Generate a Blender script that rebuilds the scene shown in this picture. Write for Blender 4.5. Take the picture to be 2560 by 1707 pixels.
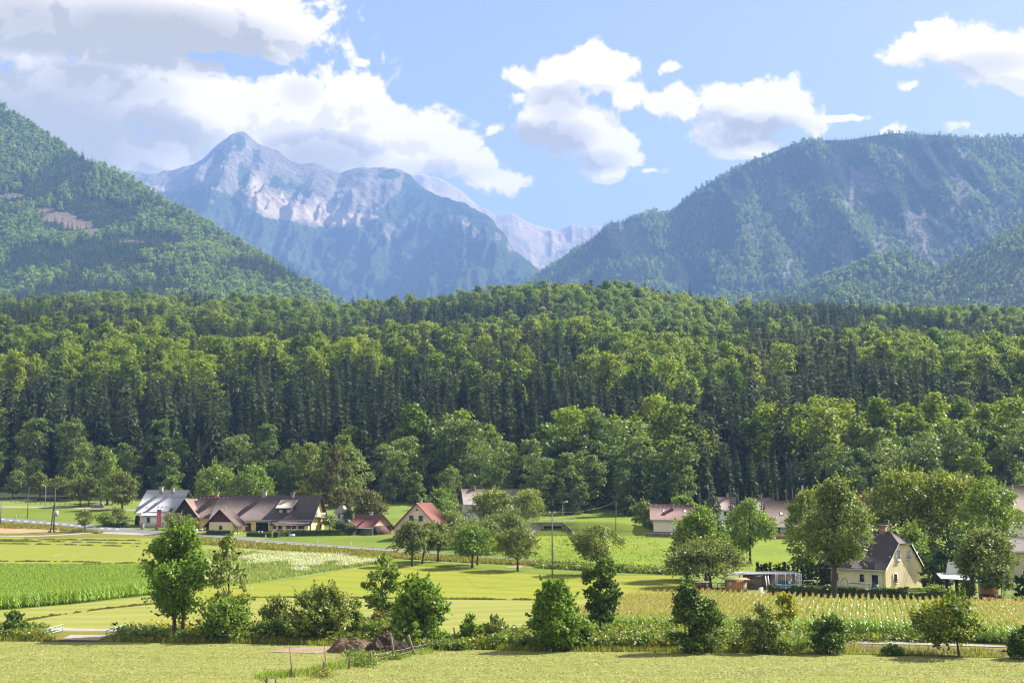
import bpy, math, random
import numpy as np
from mathutils import Vector

for o in list(bpy.data.objects):
    bpy.data.objects.remove(o)
S = bpy.context.scene
COL = S.collection
RNG = np.random.default_rng(7)
random.seed(7)

# ------------------------------------------------------------------ camera
F = 50.0 / 36.0 * 2560.0          # focal length in photo pixels
CX, CY, HZ = 1280.0, 853.5, 1236.0  # picture centre, horizon row
HC = 14.4                          # camera height over the near meadow
TH = math.atan((HZ - CY) / F)
cam_d = bpy.data.cameras.new('camera')
cam = bpy.data.objects.new('camera', cam_d)
COL.objects.link(cam)
cam.location = (0, 0, HC)
cam.rotation_euler = (math.pi / 2 + TH, 0, 0)
cam_d.sensor_width = 36.0
cam_d.lens = 50.0
cam_d.clip_start = 0.5
cam_d.clip_end = 40000
S.camera = cam

# ------------------------------------------------------------------ light, exposure
SUN_AZ, SUN_EL = math.radians(28), math.radians(42)   # azimuth measured from +x towards +y
SUN = Vector((math.cos(SUN_AZ) * math.cos(SUN_EL), math.sin(SUN_AZ) * math.cos(SUN_EL), math.sin(SUN_EL)))
sd = bpy.data.lights.new('sun', 'SUN')
sd.energy = 5.0
sd.angle = math.radians(0.5)
sd.color = (1.0, 0.95, 0.86)
sun = bpy.data.objects.new('sun', sd)
COL.objects.link(sun)
sun.location = (200, 100, 3000)
sun.rotation_euler = (-SUN).to_track_quat('-Z', 'Y').to_euler()
S.view_settings.view_transform = 'Standard'
S.view_settings.look = 'None'
S.view_settings.exposure = 1.85
S.view_settings.gamma = 1.0
S.view_settings.use_curve_mapping = False
SKY_STRENGTH = 0.06
CLOUD_GAIN = 4.15
HAZE_DENSITY = 0.95e-4
HAZE_COLOR = (0.245, 0.44, 0.88, 1)
cy = S.cycles
cy.use_denoising = True
cy.use_adaptive_sampling = False
cy.filter_width = 1.2
cy.max_bounces = 5
cy.diffuse_bounces = 2
cy.glossy_bounces = 2
cy.transmission_bounces = 4
cy.transparent_max_bounces = 8
cy.volume_bounces = 0
cy.caustics_reflective = False
cy.caustics_refractive = False
cy.sample_clamp_indirect = 6


# ------------------------------------------------------------------ node helpers
class NT:
    def __init__(self, tree):
        self.t = tree
        tree.nodes.clear()

    def n(self, kind, **kw):
        nd = self.t.nodes.new(kind)
        ins = kw.pop('ins', {})
        for k, v in kw.items():
            setattr(nd, k, v)
        for k, v in ins.items():
            self.set(nd, k, v)
        return nd

    def set(self, nd, k, v):
        s = nd.inputs[k]
        if hasattr(v, 'is_output') or hasattr(v, 'links'):
            self.t.links.new(v, s)
        else:
            s.default_value = v

    def math(self, op, a, b=None, c=None, clamp=False):
        nd = self.n('ShaderNodeMath', operation=op, use_clamp=clamp)
        self.set(nd, 0, a)
        if b is not None:
            self.set(nd, 1, b)
        if c is not None:
            self.set(nd, 2, c)
        return nd.outputs[0]

    def vmath(self, op, a, b=None):
        nd = self.n('ShaderNodeVectorMath', operation=op)
        self.set(nd, 0, a)
        if b is not None:
            self.set(nd, 1, b)
        return nd.outputs['Value'] if op in ('LENGTH', 'DOT_PRODUCT') else nd.outputs[0]

    def mix(self, f, a, b, blend='MIX'):
        nd = self.n('ShaderNodeMix', data_type='RGBA', blend_type=blend)
        self.set(nd, 0, f)
        self.set(nd, 6, a)
        self.set(nd, 7, b)
        return nd.outputs[2]

    def ramp(self, f, lo, hi, smooth=True):
        nd = self.n('ShaderNodeMapRange', interpolation_type='SMOOTHSTEP' if smooth else 'LINEAR')
        self.set(nd, 0, f)
        self.set(nd, 1, lo)
        self.set(nd, 2, hi)
        return nd.outputs[0]

    def noise(self, vec, scale, detail=4, rough=0.55, color=False, dist=0.0):
        nd = self.n('ShaderNodeTexNoise')
        if vec is not None:
            self.set(nd, 'Vector', vec)
        self.set(nd, 'Scale', scale)
        self.set(nd, 'Detail', detail)
        self.set(nd, 'Roughness', rough)
        self.set(nd, 'Distortion', dist)
        return nd.outputs['Color' if color else 'Fac']

    def scaled(self, vec, s):
        return self.vmath('MULTIPLY', vec, s)


def rgb(h):
    """sRGB hex/255 triple -> linear rgba"""
    out = []
    for c in h:
        c = c / 255.0
        out.append(c / 12.92 if c <= 0.04045 else ((c + 0.055) / 1.055) ** 2.4)
    return (*out, 1.0)


def ray(px, py):
    u, v = (px - CX) / F, (CY - py) / F
    return np.array([u, math.cos(TH) - v * math.sin(TH), math.sin(TH) + v * math.cos(TH)])


def at(px, py, Y):
    """the world point seen at photo pixel (px, py), Y metres away"""
    d = ray(px, py)
    t = Y / d[1]
    return np.array([d[0] * t, Y, HC + d[2] * t])


def proj(X, Y, Z):
    dz = Z - HC
    fwd = Y * math.cos(TH) + dz * math.sin(TH)
    up = -Y * math.sin(TH) + dz * math.cos(TH)
    return CX + F * X / fwd, CY - F * up / fwd


# ------------------------------------------------------------------ world: sky and clouds
def cloud_group():
    g = bpy.data.node_groups.new('cloud density', 'ShaderNodeTree')
    g.interface.new_socket('Vector', in_out='INPUT', socket_type='NodeSocketVector')
    g.interface.new_socket('Density', in_out='OUTPUT', socket_type='NodeSocketFloat')
    t = NT(g)
    gi = t.n('NodeGroupInput')
    go = t.n('NodeGroupOutput')
    d = gi.outputs[0]
    warp = t.vmath('SUBTRACT', t.noise(d, 14, 3, 0.6, color=True), (0.5, 0.5, 0.5))
    dw = t.vmath('ADD', d, t.vmath('MULTIPLY', warp, (0.022, 0.022, 0.022)))
    blobs = [  # x, y, rx, ry in photo pixels
        (150, 60, 640, 150), (600, 50, 200, 95), (715, 70, 90, 75), (770, 80, 45, 25), (700, 122, 62, 34), (640, 145, 40, 14),
        (60, 320, 420, 230), (420, 245, 190, 105), (560, 300, 190, 125), (740, 265, 165, 88), (880, 285, 130, 88), (960, 330, 130, 95),
        (1060, 330, 105, 66), (1130, 365, 82, 80), (1200, 425, 90, 62), (1270, 455, 60, 38), (350, 400, 260, 80), (820, 400, 300, 75), (1010, 410, 220, 70),
        (1385, 190, 62, 44), (1440, 190, 90, 50), (1478, 142, 46, 34), (1520, 190, 70, 50), (1590, 245, 54, 40), (1350, 300, 86, 78), (1440, 330, 110, 62),
        (1520, 372, 82, 62), (1560, 400, 52, 26), (1400, 250, 80, 60), (1530, 430, 50, 22), (1290, 250, 30, 26), (1620, 428, 44, 11), (1235, 320, 28, 22),
        (1712, 262, 64, 50), (1800, 235, 88, 54), (1890, 262, 112, 66), (1970, 262, 74, 58), (2020, 295, 44, 44), (1850, 330, 110, 50), (1880, 372, 78, 28),
        (2085, 300, 62, 10), (1650, 265, 60, 34), (1300, 205, 36, 26), (2290, 125, 62, 36), (2340, 108, 60, 42), (2440, 125, 100, 56), (2540, 150, 130, 72), (2600, 165, 140, 60), (2330, 70, 46, 13),
        (2280, 221, 24, 13), (895, 152, 26, 14), (1682, 182, 34, 17), (2425, 322, 46, 22), (2210, 332, 30, 12),
    ]
    acc = None
    for (x, y, rx, ry) in blobs:
        c = ray(x, y)
        c = c / np.linalg.norm(c)
        k = F / np.linalg.norm(ray(x, y))
        q = 0.62 if rx < 50 else 1.0      # wisps are thinner than banks
        v = t.vmath('MULTIPLY', t.vmath('SUBTRACT', dw, tuple(c)), (F / rx * q, 1.2, F / ry * q))
        b = t.math('SUBTRACT', 1.0 - 1.05 * (1 - q), t.vmath('LENGTH', v))
        if acc is None:
            acc = b
        else:
            nd = t.n('ShaderNodeMath', operation='SMOOTH_MAX')
            t.set(nd, 0, acc)
            t.set(nd, 1, b)
            nd.inputs[2].default_value = 0.25
            acc = nd.outputs[0]
    # the blue gap between the two banks
    for (x, y, rx, ry) in [(570, 152, 100, 22), (480, 146, 60, 14), (655, 165, 80, 18), (620, 182, 46, 14)]:
        c = ray(x, y)
        c = c / np.linalg.norm(c)
        v = t.vmath('MULTIPLY', t.vmath('SUBTRACT', dw, tuple(c)), (F / rx, 1.2, F / ry))
        b = t.math('MULTIPLY', t.math('SUBTRACT', 1.0, t.vmath('LENGTH', v), clamp=True), 0.75)
        acc = t.math('SUBTRACT', acc, b)
    # the rest of the sky: scattered clouds alike, cover raised for brighter fill
    gen = t.math('MULTIPLY', t.math('SUBTRACT', t.noise(d, 3.1, 4, 0.55), 0.50), 4.0)
    c = ray(1280, 500)
    c = c / np.linalg.norm(c)
    away = t.ramp(t.vmath('LENGTH', t.vmath('MULTIPLY', t.vmath('SUBTRACT', d, tuple(c)), (1, 1, 1.5))), 0.42, 0.56)
    gen = t.math('SUBTRACT', gen, t.math('MULTIPLY', t.math('SUBTRACT', 1.0, away), 6.0))
    acc = t.math('MAXIMUM', acc, gen)
    f1 = t.math('SUBTRACT', t.noise(d, 26, 10, 0.62, dist=0.4), 0.5)
    f2 = t.math('SUBTRACT', t.noise(d, 70, 8, 0.65), 0.5)
    t.set(go, 0, t.math('ADD', t.math('ADD', acc, t.math('MULTIPLY', f1, 2.6)), t.math('MULTIPLY', f2, 1.1)))
    return g


def make_world():
    w = bpy.data.worlds.new('World')
    S.world = w
    w.use_nodes = True
    t = NT(w.node_tree)
    out = t.n('ShaderNodeOutputWorld')
    bg = t.n('ShaderNodeBackground')
    t.t.links.new(bg.outputs[0], out.inputs[0])
    sky = t.n('ShaderNodeTexSky', sky_type='NISHITA')
    sky.sun_disc = False
    sky.sun_elevation = SUN_EL
    sky.sun_rotation = math.radians(90) - SUN_AZ
    sky.air_density = 1.0
    sky.dust_density = 2.0
    sky.ozone_density = 3.0
    sky.altitude = 450
    d = t.n('ShaderNodeTexCoord').outputs['Generated']
    grp = cloud_group()

    def dens(vec):
        nd = t.n('ShaderNodeGroup')
        nd.node_tree = grp
        t.set(nd, 0, vec)
        return nd.outputs[0]
    d0 = dens(d)
    off = np.array([0.55, -0.1, 0.85]) * 0.017
    d1 = dens(t.vmath('ADD', d, tuple(off)))
    mask = t.ramp(d0, -0.07, 0.25)
    lit = t.ramp(t.math('SUBTRACT', d0, d1), -0.24, 0.16)
    # grey undersides: where the bank is thick
    acc = None
    for (x, y, rx, ry, k) in [(380, 95, 400, 95, 1.0), (60, 60, 330, 90, .8), (60, 330, 430, 190, 1.0), (330, 340, 230, 90, .8), (800, 395, 190, 70, .85), (230, 215, 230, 70, .8),
                              (640, 110, 110, 50, .45), (470, 400, 120, 40, .5), (1370, 350, 140, 62, .8), (1490, 405, 90, 36, .6), (1390, 265, 70, 60, .5),
                              (1880, 330, 160, 50, .75), (1800, 300, 70, 40, .4), (2450, 165, 120, 36, .45), (1050, 430, 220, 34, .4), (750, 230, 60, 40, .35)]:
        c = ray(x, y)
        c = c / np.linalg.norm(c)
        v = t.vmath('MULTIPLY', t.vmath('SUBTRACT', d, tuple(c)), (F / rx, 1.2, F / ry))
        b = t.math('MULTIPLY', t.math('SUBTRACT', 1.0, t.math('POWER', t.vmath('LENGTH', v), 2.5), clamp=True), k)
        acc = b if acc is None else t.math('MAXIMUM', acc, b)
    thick = t.math('MULTIPLY', acc, t.math('ADD', 0.72, t.math('MULTIPLY', t.noise(d, 16, 7, 0.6), 0.8)))
    dark = t.math('ADD', t.math('MULTIPLY', thick, 0.95), t.math('MULTIPLY', t.math('SUBTRACT', 1.0, lit), 0.34), clamp=True)
    col = t.mix(dark, (2.1, 1.75, 1.3, 1), (0.82, 0.64, 0.27, 1))
    cl = t.mix(1.0, col, (CLOUD_GAIN, CLOUD_GAIN, CLOUD_GAIN, 1), 'MULTIPLY')
    t.set(bg, 0, t.mix(mask, t.mix(1.0, sky.outputs[0], (1.15, 0.91, 0.95, 1), 'MULTIPLY'), cl))
    bg.inputs[1].default_value = SKY_STRENGTH
    w.cycles.sampling_method = 'MANUAL'
    w.cycles.sample_map_resolution = 512


make_world()


# ------------------------------------------------------------------ numpy noise
_TAB = np.random.default_rng(99).random((512, 512))


def vnoise(x, y):
    xi, yi = np.floor(x).astype(int), np.floor(y).astype(int)
    fx, fy = x - xi, y - yi
    fx = fx * fx * (3 - 2 * fx)
    fy = fy * fy * (3 - 2 * fy)
    a = _TAB[xi % 512, yi % 512]
    b = _TAB[(xi + 1) % 512, yi % 512]
    c = _TAB[xi % 512, (yi + 1) % 512]
    e = _TAB[(xi + 1) % 512, (yi + 1) % 512]
    return (a * (1 - fx) + b * fx) * (1 - fy) + (c * (1 - fx) + e * fx) * fy


def fbm(x, y, o=5, g=0.5, ridged=False):
    s, a, n = 0, 1.0, 0
    for i in range(o):
        v = vnoise(x * 2 ** i + 17.3 * i, y * 2 ** i + 5.1 * i)
        s = s + a * ((1 - np.abs(2 * v - 1)) if ridged else v)
        n += a
        a *= g
    return s / n


def sstep(a, b, x):
    t = np.clip((x - a) / (b - a), 0, 1)
    return t * t * (3 - 2 * t)


# ------------------------------------------------------------------ mesh helpers
def mesh_np(name, V, faces, mats=(), mi=None, smooth=False, attrs=None):
    """V (n,3); faces: list of int arrays (k, 3 or 4)"""
    me = bpy.data.meshes.new(name)
    V = np.asarray(V, dtype=np.float32)
    me.vertices.add(len(V))
    me.vertices.foreach_set('co', V.ravel())
    faces = [np.asarray(f, dtype=np.int32) for f in faces if len(f)]
    loops = np.concatenate([f.ravel() for f in faces])
    cnt = np.concatenate([np.full(len(f), f.shape[1], dtype=np.int32) for f in faces])
    me.loops.add(len(loops))
    me.loops.foreach_set('vertex_index', loops)
    me.polygons.add(len(cnt))
    st = np.zeros(len(cnt), dtype=np.int32)
    st[1:] = np.cumsum(cnt)[:-1]
    me.polygons.foreach_set('loop_start', st)
    me.polygons.foreach_set('loop_total', cnt)
    for m in mats:
        me.materials.append(m)
    if mi is not None:
        me.polygons.foreach_set('material_index', np.asarray(mi, dtype=np.int32))
    if smooth:
        me.polygons.foreach_set('use_smooth', np.ones(len(cnt), dtype=bool))
    for k, v in (attrs or {}).items():
        a = me.attributes.new(k, 'FLOAT', 'POINT')
        a.data.foreach_set('value', np.asarray(v, dtype=np.float32))
    me.update(calc_edges=True)
    return me


def link(name, me, parent=None, loc=None, rz=None):
    o = bpy.data.objects.new(name, me)
    COL.objects.link(o)
    if parent is not None:
        o.parent = parent
    if loc is not None:
        o.location = tuple(float(c) for c in loc)
    if rz is not None:
        o.rotation_euler = (0, 0, rz)
    return o


def tag(o, label=None, cat=None, group=None, kind=None):
    if label:
        o['label'] = label
    if cat:
        o['category'] = cat
    if group:
        o['group'] = group
    if kind:
        o['kind'] = kind
    return o


def empty(name, loc, label, cat, group=None, rz=0.0):
    o = link(name, None, None, loc, rz)
    o.empty_display_size = 0.5
    return tag(o, label, cat, group)


def grid_faces(nr, nc):
    i = np.arange(nr - 1)[:, None] * nc + np.arange(nc - 1)[None, :]
    i = i.ravel()
    return np.stack([i, i + 1, i + nc + 1, i + nc], 1)


class MB:
    """collects shapes and links them as one mesh"""

    def __init__(self):
        self.V, self.Fs, self.n = [], [], 0

    def add(self, V, F_):
        V = np.asarray(V, dtype=float)
        self.V.append(V)
        for f in F_:
            f = np.asarray(f)
            if len(f):
                self.Fs.append(f + self.n)
        self.n += len(V)
        return self

    def box(self, x0, x1, y0, y1, z0, z1):
        V = [(x, y, z) for z in (z0, z1) for y in (y0, y1) for x in (x0, x1)]
        return self.add(V, [np.array([(0, 2, 3, 1), (4, 5, 7, 6), (0, 1, 5, 4), (2, 6, 7, 3), (0, 4, 6, 2), (1, 3, 7, 5)])])

    def bar(self, a, b, w, h=None):
        """square bar from a to b"""
        return self.tube([a, b], [w / 2 * 1.414, w / 2 * 1.414], 4)

    def tube(self, pts, rad, sides=6, cap=True):
        pts = [np.asarray(p, dtype=float) for p in pts]
        V = []
        for i, p in enumerate(pts):
            d = pts[min(i + 1, len(pts) - 1)] - pts[max(i - 1, 0)]
            d = d / (np.linalg.norm(d) + 1e-9)
            ref = np.array([0, 0, 1.0]) if abs(d[2]) < 0.9 else np.array([1.0, 0, 0])
            a = np.cross(d, ref)
            a /= np.linalg.norm(a)
            b = np.cross(d, a)
            for k in range(sides):
                an = 2 * math.pi * (k + 0.5) / sides
                V.append(p + rad[i] * (math.cos(an) * a + math.sin(an) * b))
        fs = []
        for i in range(len(pts) - 1):
            for k in range(sides):
                k2 = (k + 1) % sides
                fs.append((i * sides + k, i * sides + k2, (i + 1) * sides + k2, (i + 1) * sides + k))
        out = [np.array(fs)]
        if cap:
            e = (len(pts) - 1) * sides
            out.append(np.array([(0, k + 1, k) for k in range(1, sides - 1)] + [(e, e + k, e + k + 1) for k in range(1, sides - 1)]))
        return self.add(V, out)

    def prism(self, poly, dvec):
        """poly (list of 3-D points, planar) extruded by dvec"""
        n = len(poly)
        P0 = np.asarray(poly, dtype=float)
        V = np.concatenate([P0, P0 + np.asarray(dvec, dtype=float)])
        q = np.array([(i, (i + 1) % n, n + (i + 1) % n, n + i) for i in range(n)])
        tri = [(0, i, i + 1) for i in range(1, n - 1)] + [(n, n + i + 1, n + i) for i in range(1, n - 1)]
        return self.add(V, [q, np.array(tri)])

    def poly(self, pts):
        n = len(pts)
        return self.add(pts, [np.array([(0, i, i + 1) for i in range(1, n - 1)])])

    def ball(self, c, r, seg=8, ring=5, sq=(1, 1, 1)):
        V = []
        for i in range(ring + 1):
            a = math.pi * i / ring
            for k in range(seg):
                b = 2 * math.pi * k / seg
                V.append((c[0] + r * sq[0] * math.sin(a) * math.cos(b), c[1] + r * sq[1] * math.sin(a) * math.sin(b), c[2] + r * sq[2] * math.cos(a)))
        fs = [(i * seg + k, (i + 1) * seg + k, (i + 1) * seg + (k + 1) % seg, i * seg + (k + 1) % seg) for i in range(ring) for k in range(seg)]
        return self.add(V, [np.array(fs)])

    def mesh(self, name, mats=(), smooth=False):
        return mesh_np(name, np.concatenate(self.V), self.Fs, mats, smooth=smooth)

    def build(self, name, m, parent=None, loc=None, rz=None, smooth=False):
        return link(name, self.mesh(name, [m], smooth), parent, loc, rz)


# ------------------------------------------------------------------ materials
def mat_new(name):
    m = bpy.data.materials.new(name)
    m.use_nodes = True
    t = NT(m.node_tree)
    out = t.n('ShaderNodeOutputMaterial')
    return m, t, out


def plain(name, c, rough=0.8, var=0.12, scale=3.0, spec=0.3, metal=0.0, bump=0.0, coord='Object'):
    """flat colour with blotchy procedural variation"""
    m, t, out = mat_new(name)
    v = t.n('ShaderNodeTexCoord').outputs[coord]
    f = t.noise(v, scale, 5, 0.6)
    dk = tuple(x * (1 - var * 1.6) for x in c[:3]) + (1,)
    lt = tuple(min(1, x * (1 + var)) for x in c[:3]) + (1,)
    b = t.n('ShaderNodeBsdfPrincipled')
    t.set(b, 'Base Color', t.mix(t.ramp(f, 0.3, 0.7), dk, lt))
    t.set(b, 'Roughness', rough)
    t.set(b, 'Specular IOR Level', spec)
    t.set(b, 'Metallic', metal)
    if bump:
        bn = t.n('ShaderNodeBump', ins={'Strength': bump, 'Height': t.noise(v, scale * 6, 4)})
        t.set(b, 'Normal', bn.outputs[0])
    t.t.links.new(b.outputs[0], out.inputs[0])
    return m


def leaf_mat(name, c1, c2, trans=0.35, rough=0.5, spec=0.35, var=0.35, hi=None):
    m, t, out = mat_new(name)
    oi = t.n('ShaderNodeObjectInfo').outputs['Random']
    ri = t.n('ShaderNodeNewGeometry').outputs['Random Per Island']
    col = t.mix(oi, c1, c2)
    if hi is not None:  # some leaves of a yellower kind
        v = t.n('ShaderNodeTexCoord').outputs['Object']
        f = t.math('ADD', t.noise(v, 0.75, 3, 0.6), t.math('MULTIPLY', t.math('SUBTRACT', ri, 0.5), 0.12))
        col = t.mix(t.math('MULTIPLY', t.ramp(f, 0.49, 0.63), 0.85), col, hi)
    k = t.math('ADD', 1 - var, t.math('MULTIPLY', t.math('FRACT', t.math('MULTIPLY', ri, 7.31)), 2 * var))
    cb = t.n('ShaderNodeCombineColor')
    for i in range(3):
        t.set(cb, i, k)
    col = t.mix(1.0, col, cb.outputs[0], 'MULTIPLY')
    b = t.n('ShaderNodeBsdfPrincipled', ins={'Base Color': col, 'Roughness': rough, 'Specular IOR Level': spec})
    tr = t.n('ShaderNodeBsdfTranslucent', ins={'Color': t.mix(1.0, col, (1.25, 1.3, 0.55, 1), 'MULTIPLY')})
    mx = t.n('ShaderNodeMixShader', ins={0: trans})
    t.t.links.new(b.outputs[0], mx.inputs[1])
    t.t.links.new(tr.outputs[0], mx.inputs[2])
    t.t.links.new(mx.outputs[0], out.inputs[0])
    return m


def ground_mat(name, c1, c2, c3=None, scale=0.15, streak=(1, 1, 1), fine=6.0, bump=0.3, dots=None, rough=0.95, amt3=0.5, band=None):
    """meadow: two tones in big soft patches, a third in fine flecks along a streak direction"""
    m, t, out = mat_new(name)
    v = t.n('ShaderNodeTexCoord').outputs['Object']
    sv = t.scaled(v, streak)
    big = t.ramp(t.noise(sv, scale, 5, 0.6), 0.36, 0.64)
    col = t.mix(big, c1, c2)
    fl = t.noise(sv, fine, 4, 0.7)
    if c3 is not None:
        col = t.mix(t.math('MULTIPLY', t.ramp(fl, 0.5, 0.68), amt3), col, c3)
    if band is not None:  # mower swaths: period (m), direction, colour, strength
        wv = t.math('DIVIDE', t.vmath('DOT_PRODUCT', v, band[1]), band[0])
        wv = t.math('ADD', wv, t.math('MULTIPLY', t.noise(v, 0.08, 2), 0.9))
        sw = t.math('ABSOLUTE', t.math('SUBTRACT', t.math('FRACT', wv), 0.5))
        col = t.mix(t.math('MULTIPLY', t.ramp(sw, 0.28, 0.46), band[3]), col, band[2])
    if dots is not None:
        dn = t.noise(t.scaled(v, (1, 0.45, 1)), dots[1], 3, 0.8)
        pm = t.ramp(t.noise(v, 0.06, 3), 0.42, 0.6)
        col = t.mix(t.math('MULTIPLY', t.ramp(dn, 0.55, 0.66), t.math('MULTIPLY', pm, dots[2])), col, dots[0])
    hv = t.math('ADD', 0.72, t.math('MULTIPLY', t.noise(v, fine * 2.3, 3, 0.7), 0.56))
    cb = t.n('ShaderNodeCombineColor')
    for i in range(3):
        t.set(cb, i, hv)
    col = t.mix(1.0, col, cb.outputs[0], 'MULTIPLY')
    b = t.n('ShaderNodeBsdfPrincipled', ins={'Base Color': col, 'Roughness': rough, 'Specular IOR Level': 0.1})
    if bump:
        bn = t.n('ShaderNodeBump', ins={'Strength': bump, 'Distance': 0.15, 'Height': t.math('ADD', fl, t.noise(v, fine * 3, 3))})
        t.set(b, 'Normal', bn.outputs[0])
    t.t.links.new(b.outputs[0], out.inputs[0])
    return m


# ------------------------------------------------------------------ terrain
_gy = np.array([-400, -40, 0, 40, 80, 108, 160, 215, 245, 273, 317, 363, 391, 428, 456, 500, 600])
_gz = np.array([12.8, 12.8, 12.6, 8.0, 2.0, 0.0, 0.0, 0.0, 0.75, 1.8, 3.8, 6.3, 8.1, 11.3, 13.9, 19.0, 42.0])
_yy = np.arange(-400, 600, 1.0)
_zz = np.interp(_yy, _gy, _gz)
_k = np.ones(13) / 13
for _ in range(2):
    _zz = np.convolve(np.pad(_zz, 6, mode='edge'), _k, mode='valid')


def g(Y):
    return np.interp(Y, _yy, _zz)


# tops of the wooded hill, read off the photograph (pixels), for its first and second crest
_px = np.array([-600, 0, 130, 300, 520, 760, 860, 1000, 1150, 1300, 1490, 1650, 1750, 1900, 2100, 2300, 2560, 3200])
_e2 = np.array([756, 752, 750, 742, 748, 756, 766, 754, 738, 720, 712, 732, 752, 765, 770, 776, 778, 780])
_qx = np.array([-600, 0, 260, 520, 760, 950, 1100, 1300, 1500, 1700, 1850, 2050, 2250, 2560, 3200])
_e1 = np.array([800, 806, 800, 815, 826, 832, 826, 814, 806, 818, 832, 824, 838, 834, 840])


def hill(X, Y):
    """height of the valley floor and the wooded hill"""
    X, Y = np.asarray(X, dtype=float), np.asarray(Y, dtype=float)
    px = CX + F * X / np.maximum(Y, 200)
    z1 = HC + (HZ - np.interp(px, _qx, _e1)) / F * 900 - 24
    z2 = HC + (HZ - np.interp(px, _px, _e2)) / F * 1280 - 23
    ys = [440, 500, 620, 760, 900, 1000, 1120, 1280, 1420, 1700, 2400]
    zs = [12.5 + 0 * X, 20 + 0 * X, 47 + 0 * X, 0.77 * z1 + 0 * X, z1, z1 + 8, 0.45 * z1 + 0.55 * z2, z2, z2 - 14, z2 - 90, 60 + 0 * X]
    out = np.array(zs[0], dtype=float) * np.ones_like(Y)
    for i in range(len(ys) - 1):
        f = np.clip((Y - ys[i]) / (ys[i + 1] - ys[i]), 0, 1)
        m = (Y >= ys[i]) & (Y < ys[i + 1])
        out = np.where(m, zs[i] * (1 - f) + zs[i + 1] * f, out)
    out = np.where(Y >= ys[-1], 60, out)
    rough = sstep(520, 700, Y) * (1 - sstep(1100, 1280, Y)) * 10 * (fbm(X / 90 + 40, Y / 90, 3) - 0.5)
    out = out + rough
    w = sstep(430, 500, Y)
    return np.where(Y < 430, g(Y), g(Y) * (1 - w) + out * w)


def T(X, Y):
    return float(hill(np.array([X]), np.array([Y]))[0])


def ground(px, py):
    """the valley-floor point seen at a photo pixel"""
    d = ray(px, py)
    lo, hi = 60.0, 520.0
    for _ in range(40):
        mid = (lo + hi) / 2
        z = HC + d[2] * mid / d[1]
        if z > g(mid):
            lo = mid
        else:
            hi = mid
    Y = (lo + hi) / 2
    return np.array([d[0] * Y / d[1], Y, float(g(Y))])


MAT = {}
MAT['meadow'] = ground_mat('meadow', (0.115, 0.165, 0.026, 1), (0.145, 0.185, 0.032, 1), (0.18, 0.2, 0.06, 1), 0.05, fine=1.5)
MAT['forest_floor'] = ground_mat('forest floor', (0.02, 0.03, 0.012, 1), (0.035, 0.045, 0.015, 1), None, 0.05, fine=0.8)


def make_ground():
    ys = np.concatenate([np.arange(-400, 56, 12.0), np.arange(56, 520, 4.0), np.arange(520, 1700, 14.0), [1800, 2200, 3000, 5000, 9000, 17000]])
    xs = np.linspace(-1, 1, 121)
    XX = xs[None, :] * np.interp(ys, [-400, 500, 1700, 16000], [560, 620, 1300, 11000])[:, None]
    YY = np.repeat(ys[:, None], len(xs), 1)
    ZZ = hill(XX, YY)
    V = np.stack([XX, YY, ZZ], 2).reshape(-1, 3)
    fs = grid_faces(len(ys), len(xs))
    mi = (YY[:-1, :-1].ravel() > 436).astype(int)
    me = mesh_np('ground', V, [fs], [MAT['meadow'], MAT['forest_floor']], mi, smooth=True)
    return tag(link('ground', me), kind='structure')


make_ground()


# ---- hills and mountains: each a height field hung from its own crest line
class Ridge:
    def __init__(self, crest, D, zb, back, shape=1.0):
        """crest: (px, py, Y) along the skyline; D depth of the near slope, zb height of its foot"""
        P = np.array([at(*c) for c in crest])
        i = np.argsort(P[:, 0])
        self.P = P[i]
        self.D, self.zb, self.back, self.shape = D, zb, back, shape

    def __call__(self, X, Y):
        yc = np.interp(X, self.P[:, 0], self.P[:, 1])
        zc = np.interp(X, self.P[:, 0], self.P[:, 2])
        t = (yc - Y) / self.D
        f = np.where(t >= 0, (1 - np.clip(t, 0, 1)) ** self.shape, 1 - np.clip(-t * self.D / self.back, 0, 1))
        zb = np.minimum(self.zb, zc)
        return zb + (zc - zb) * f, t


left_hill = Ridge([(-900, -60, 3960), (-400, 40, 3840), (0, 268, 3600), (163, 372, 3480), (327, 458, 3300), (490, 552, 3060), (653, 650, 2820), (762, 708, 2640),
                   (840, 765, 2520), (900, 800, 2400), (1100, 840, 2340)], 1380, 90, 1800, 1.0)
right_mtn = Ridge([(1150, 800, 5560), (1240, 745, 5560), (1306, 712, 5560), (1415, 647, 5560), (1513, 580, 5560), (1560, 556, 5560), (1633, 530, 5560), (1671, 536, 5560), (1741, 476, 5560),
                   (1850, 417, 5560), (1959, 370, 5560), (2014, 352, 5560), (2122, 350, 5460), (2231, 333, 5460), (2286, 337, 5460), (2340, 338, 5460),
                   (2449, 347, 5460), (2560, 342, 5460), (2900, 330, 5460), (3600, 420, 5460)], 2275, 150, 2600, 1.25)
foot_hill = Ridge([(1700, 800, 3000), (1850, 766, 3000), (2000, 742, 3000), (2100, 728, 3024), (2200, 722, 3060), (2320, 700, 3120), (2420, 640, 3240), (2500, 600, 3360), (2560, 572, 3420), (2900, 420, 3600), (3500, 380, 3600)], 1080, 90, 1560, 1.0)
knoll = Ridge([(1880, 752, 3625), (1990, 728, 3625), (2090, 690, 3625), (2180, 648, 3625), (2260, 636, 3625), (2330, 668, 3625), (2400, 715, 3625), (2470, 760, 3625)], 625, 200, 625, 0.8)
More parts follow.
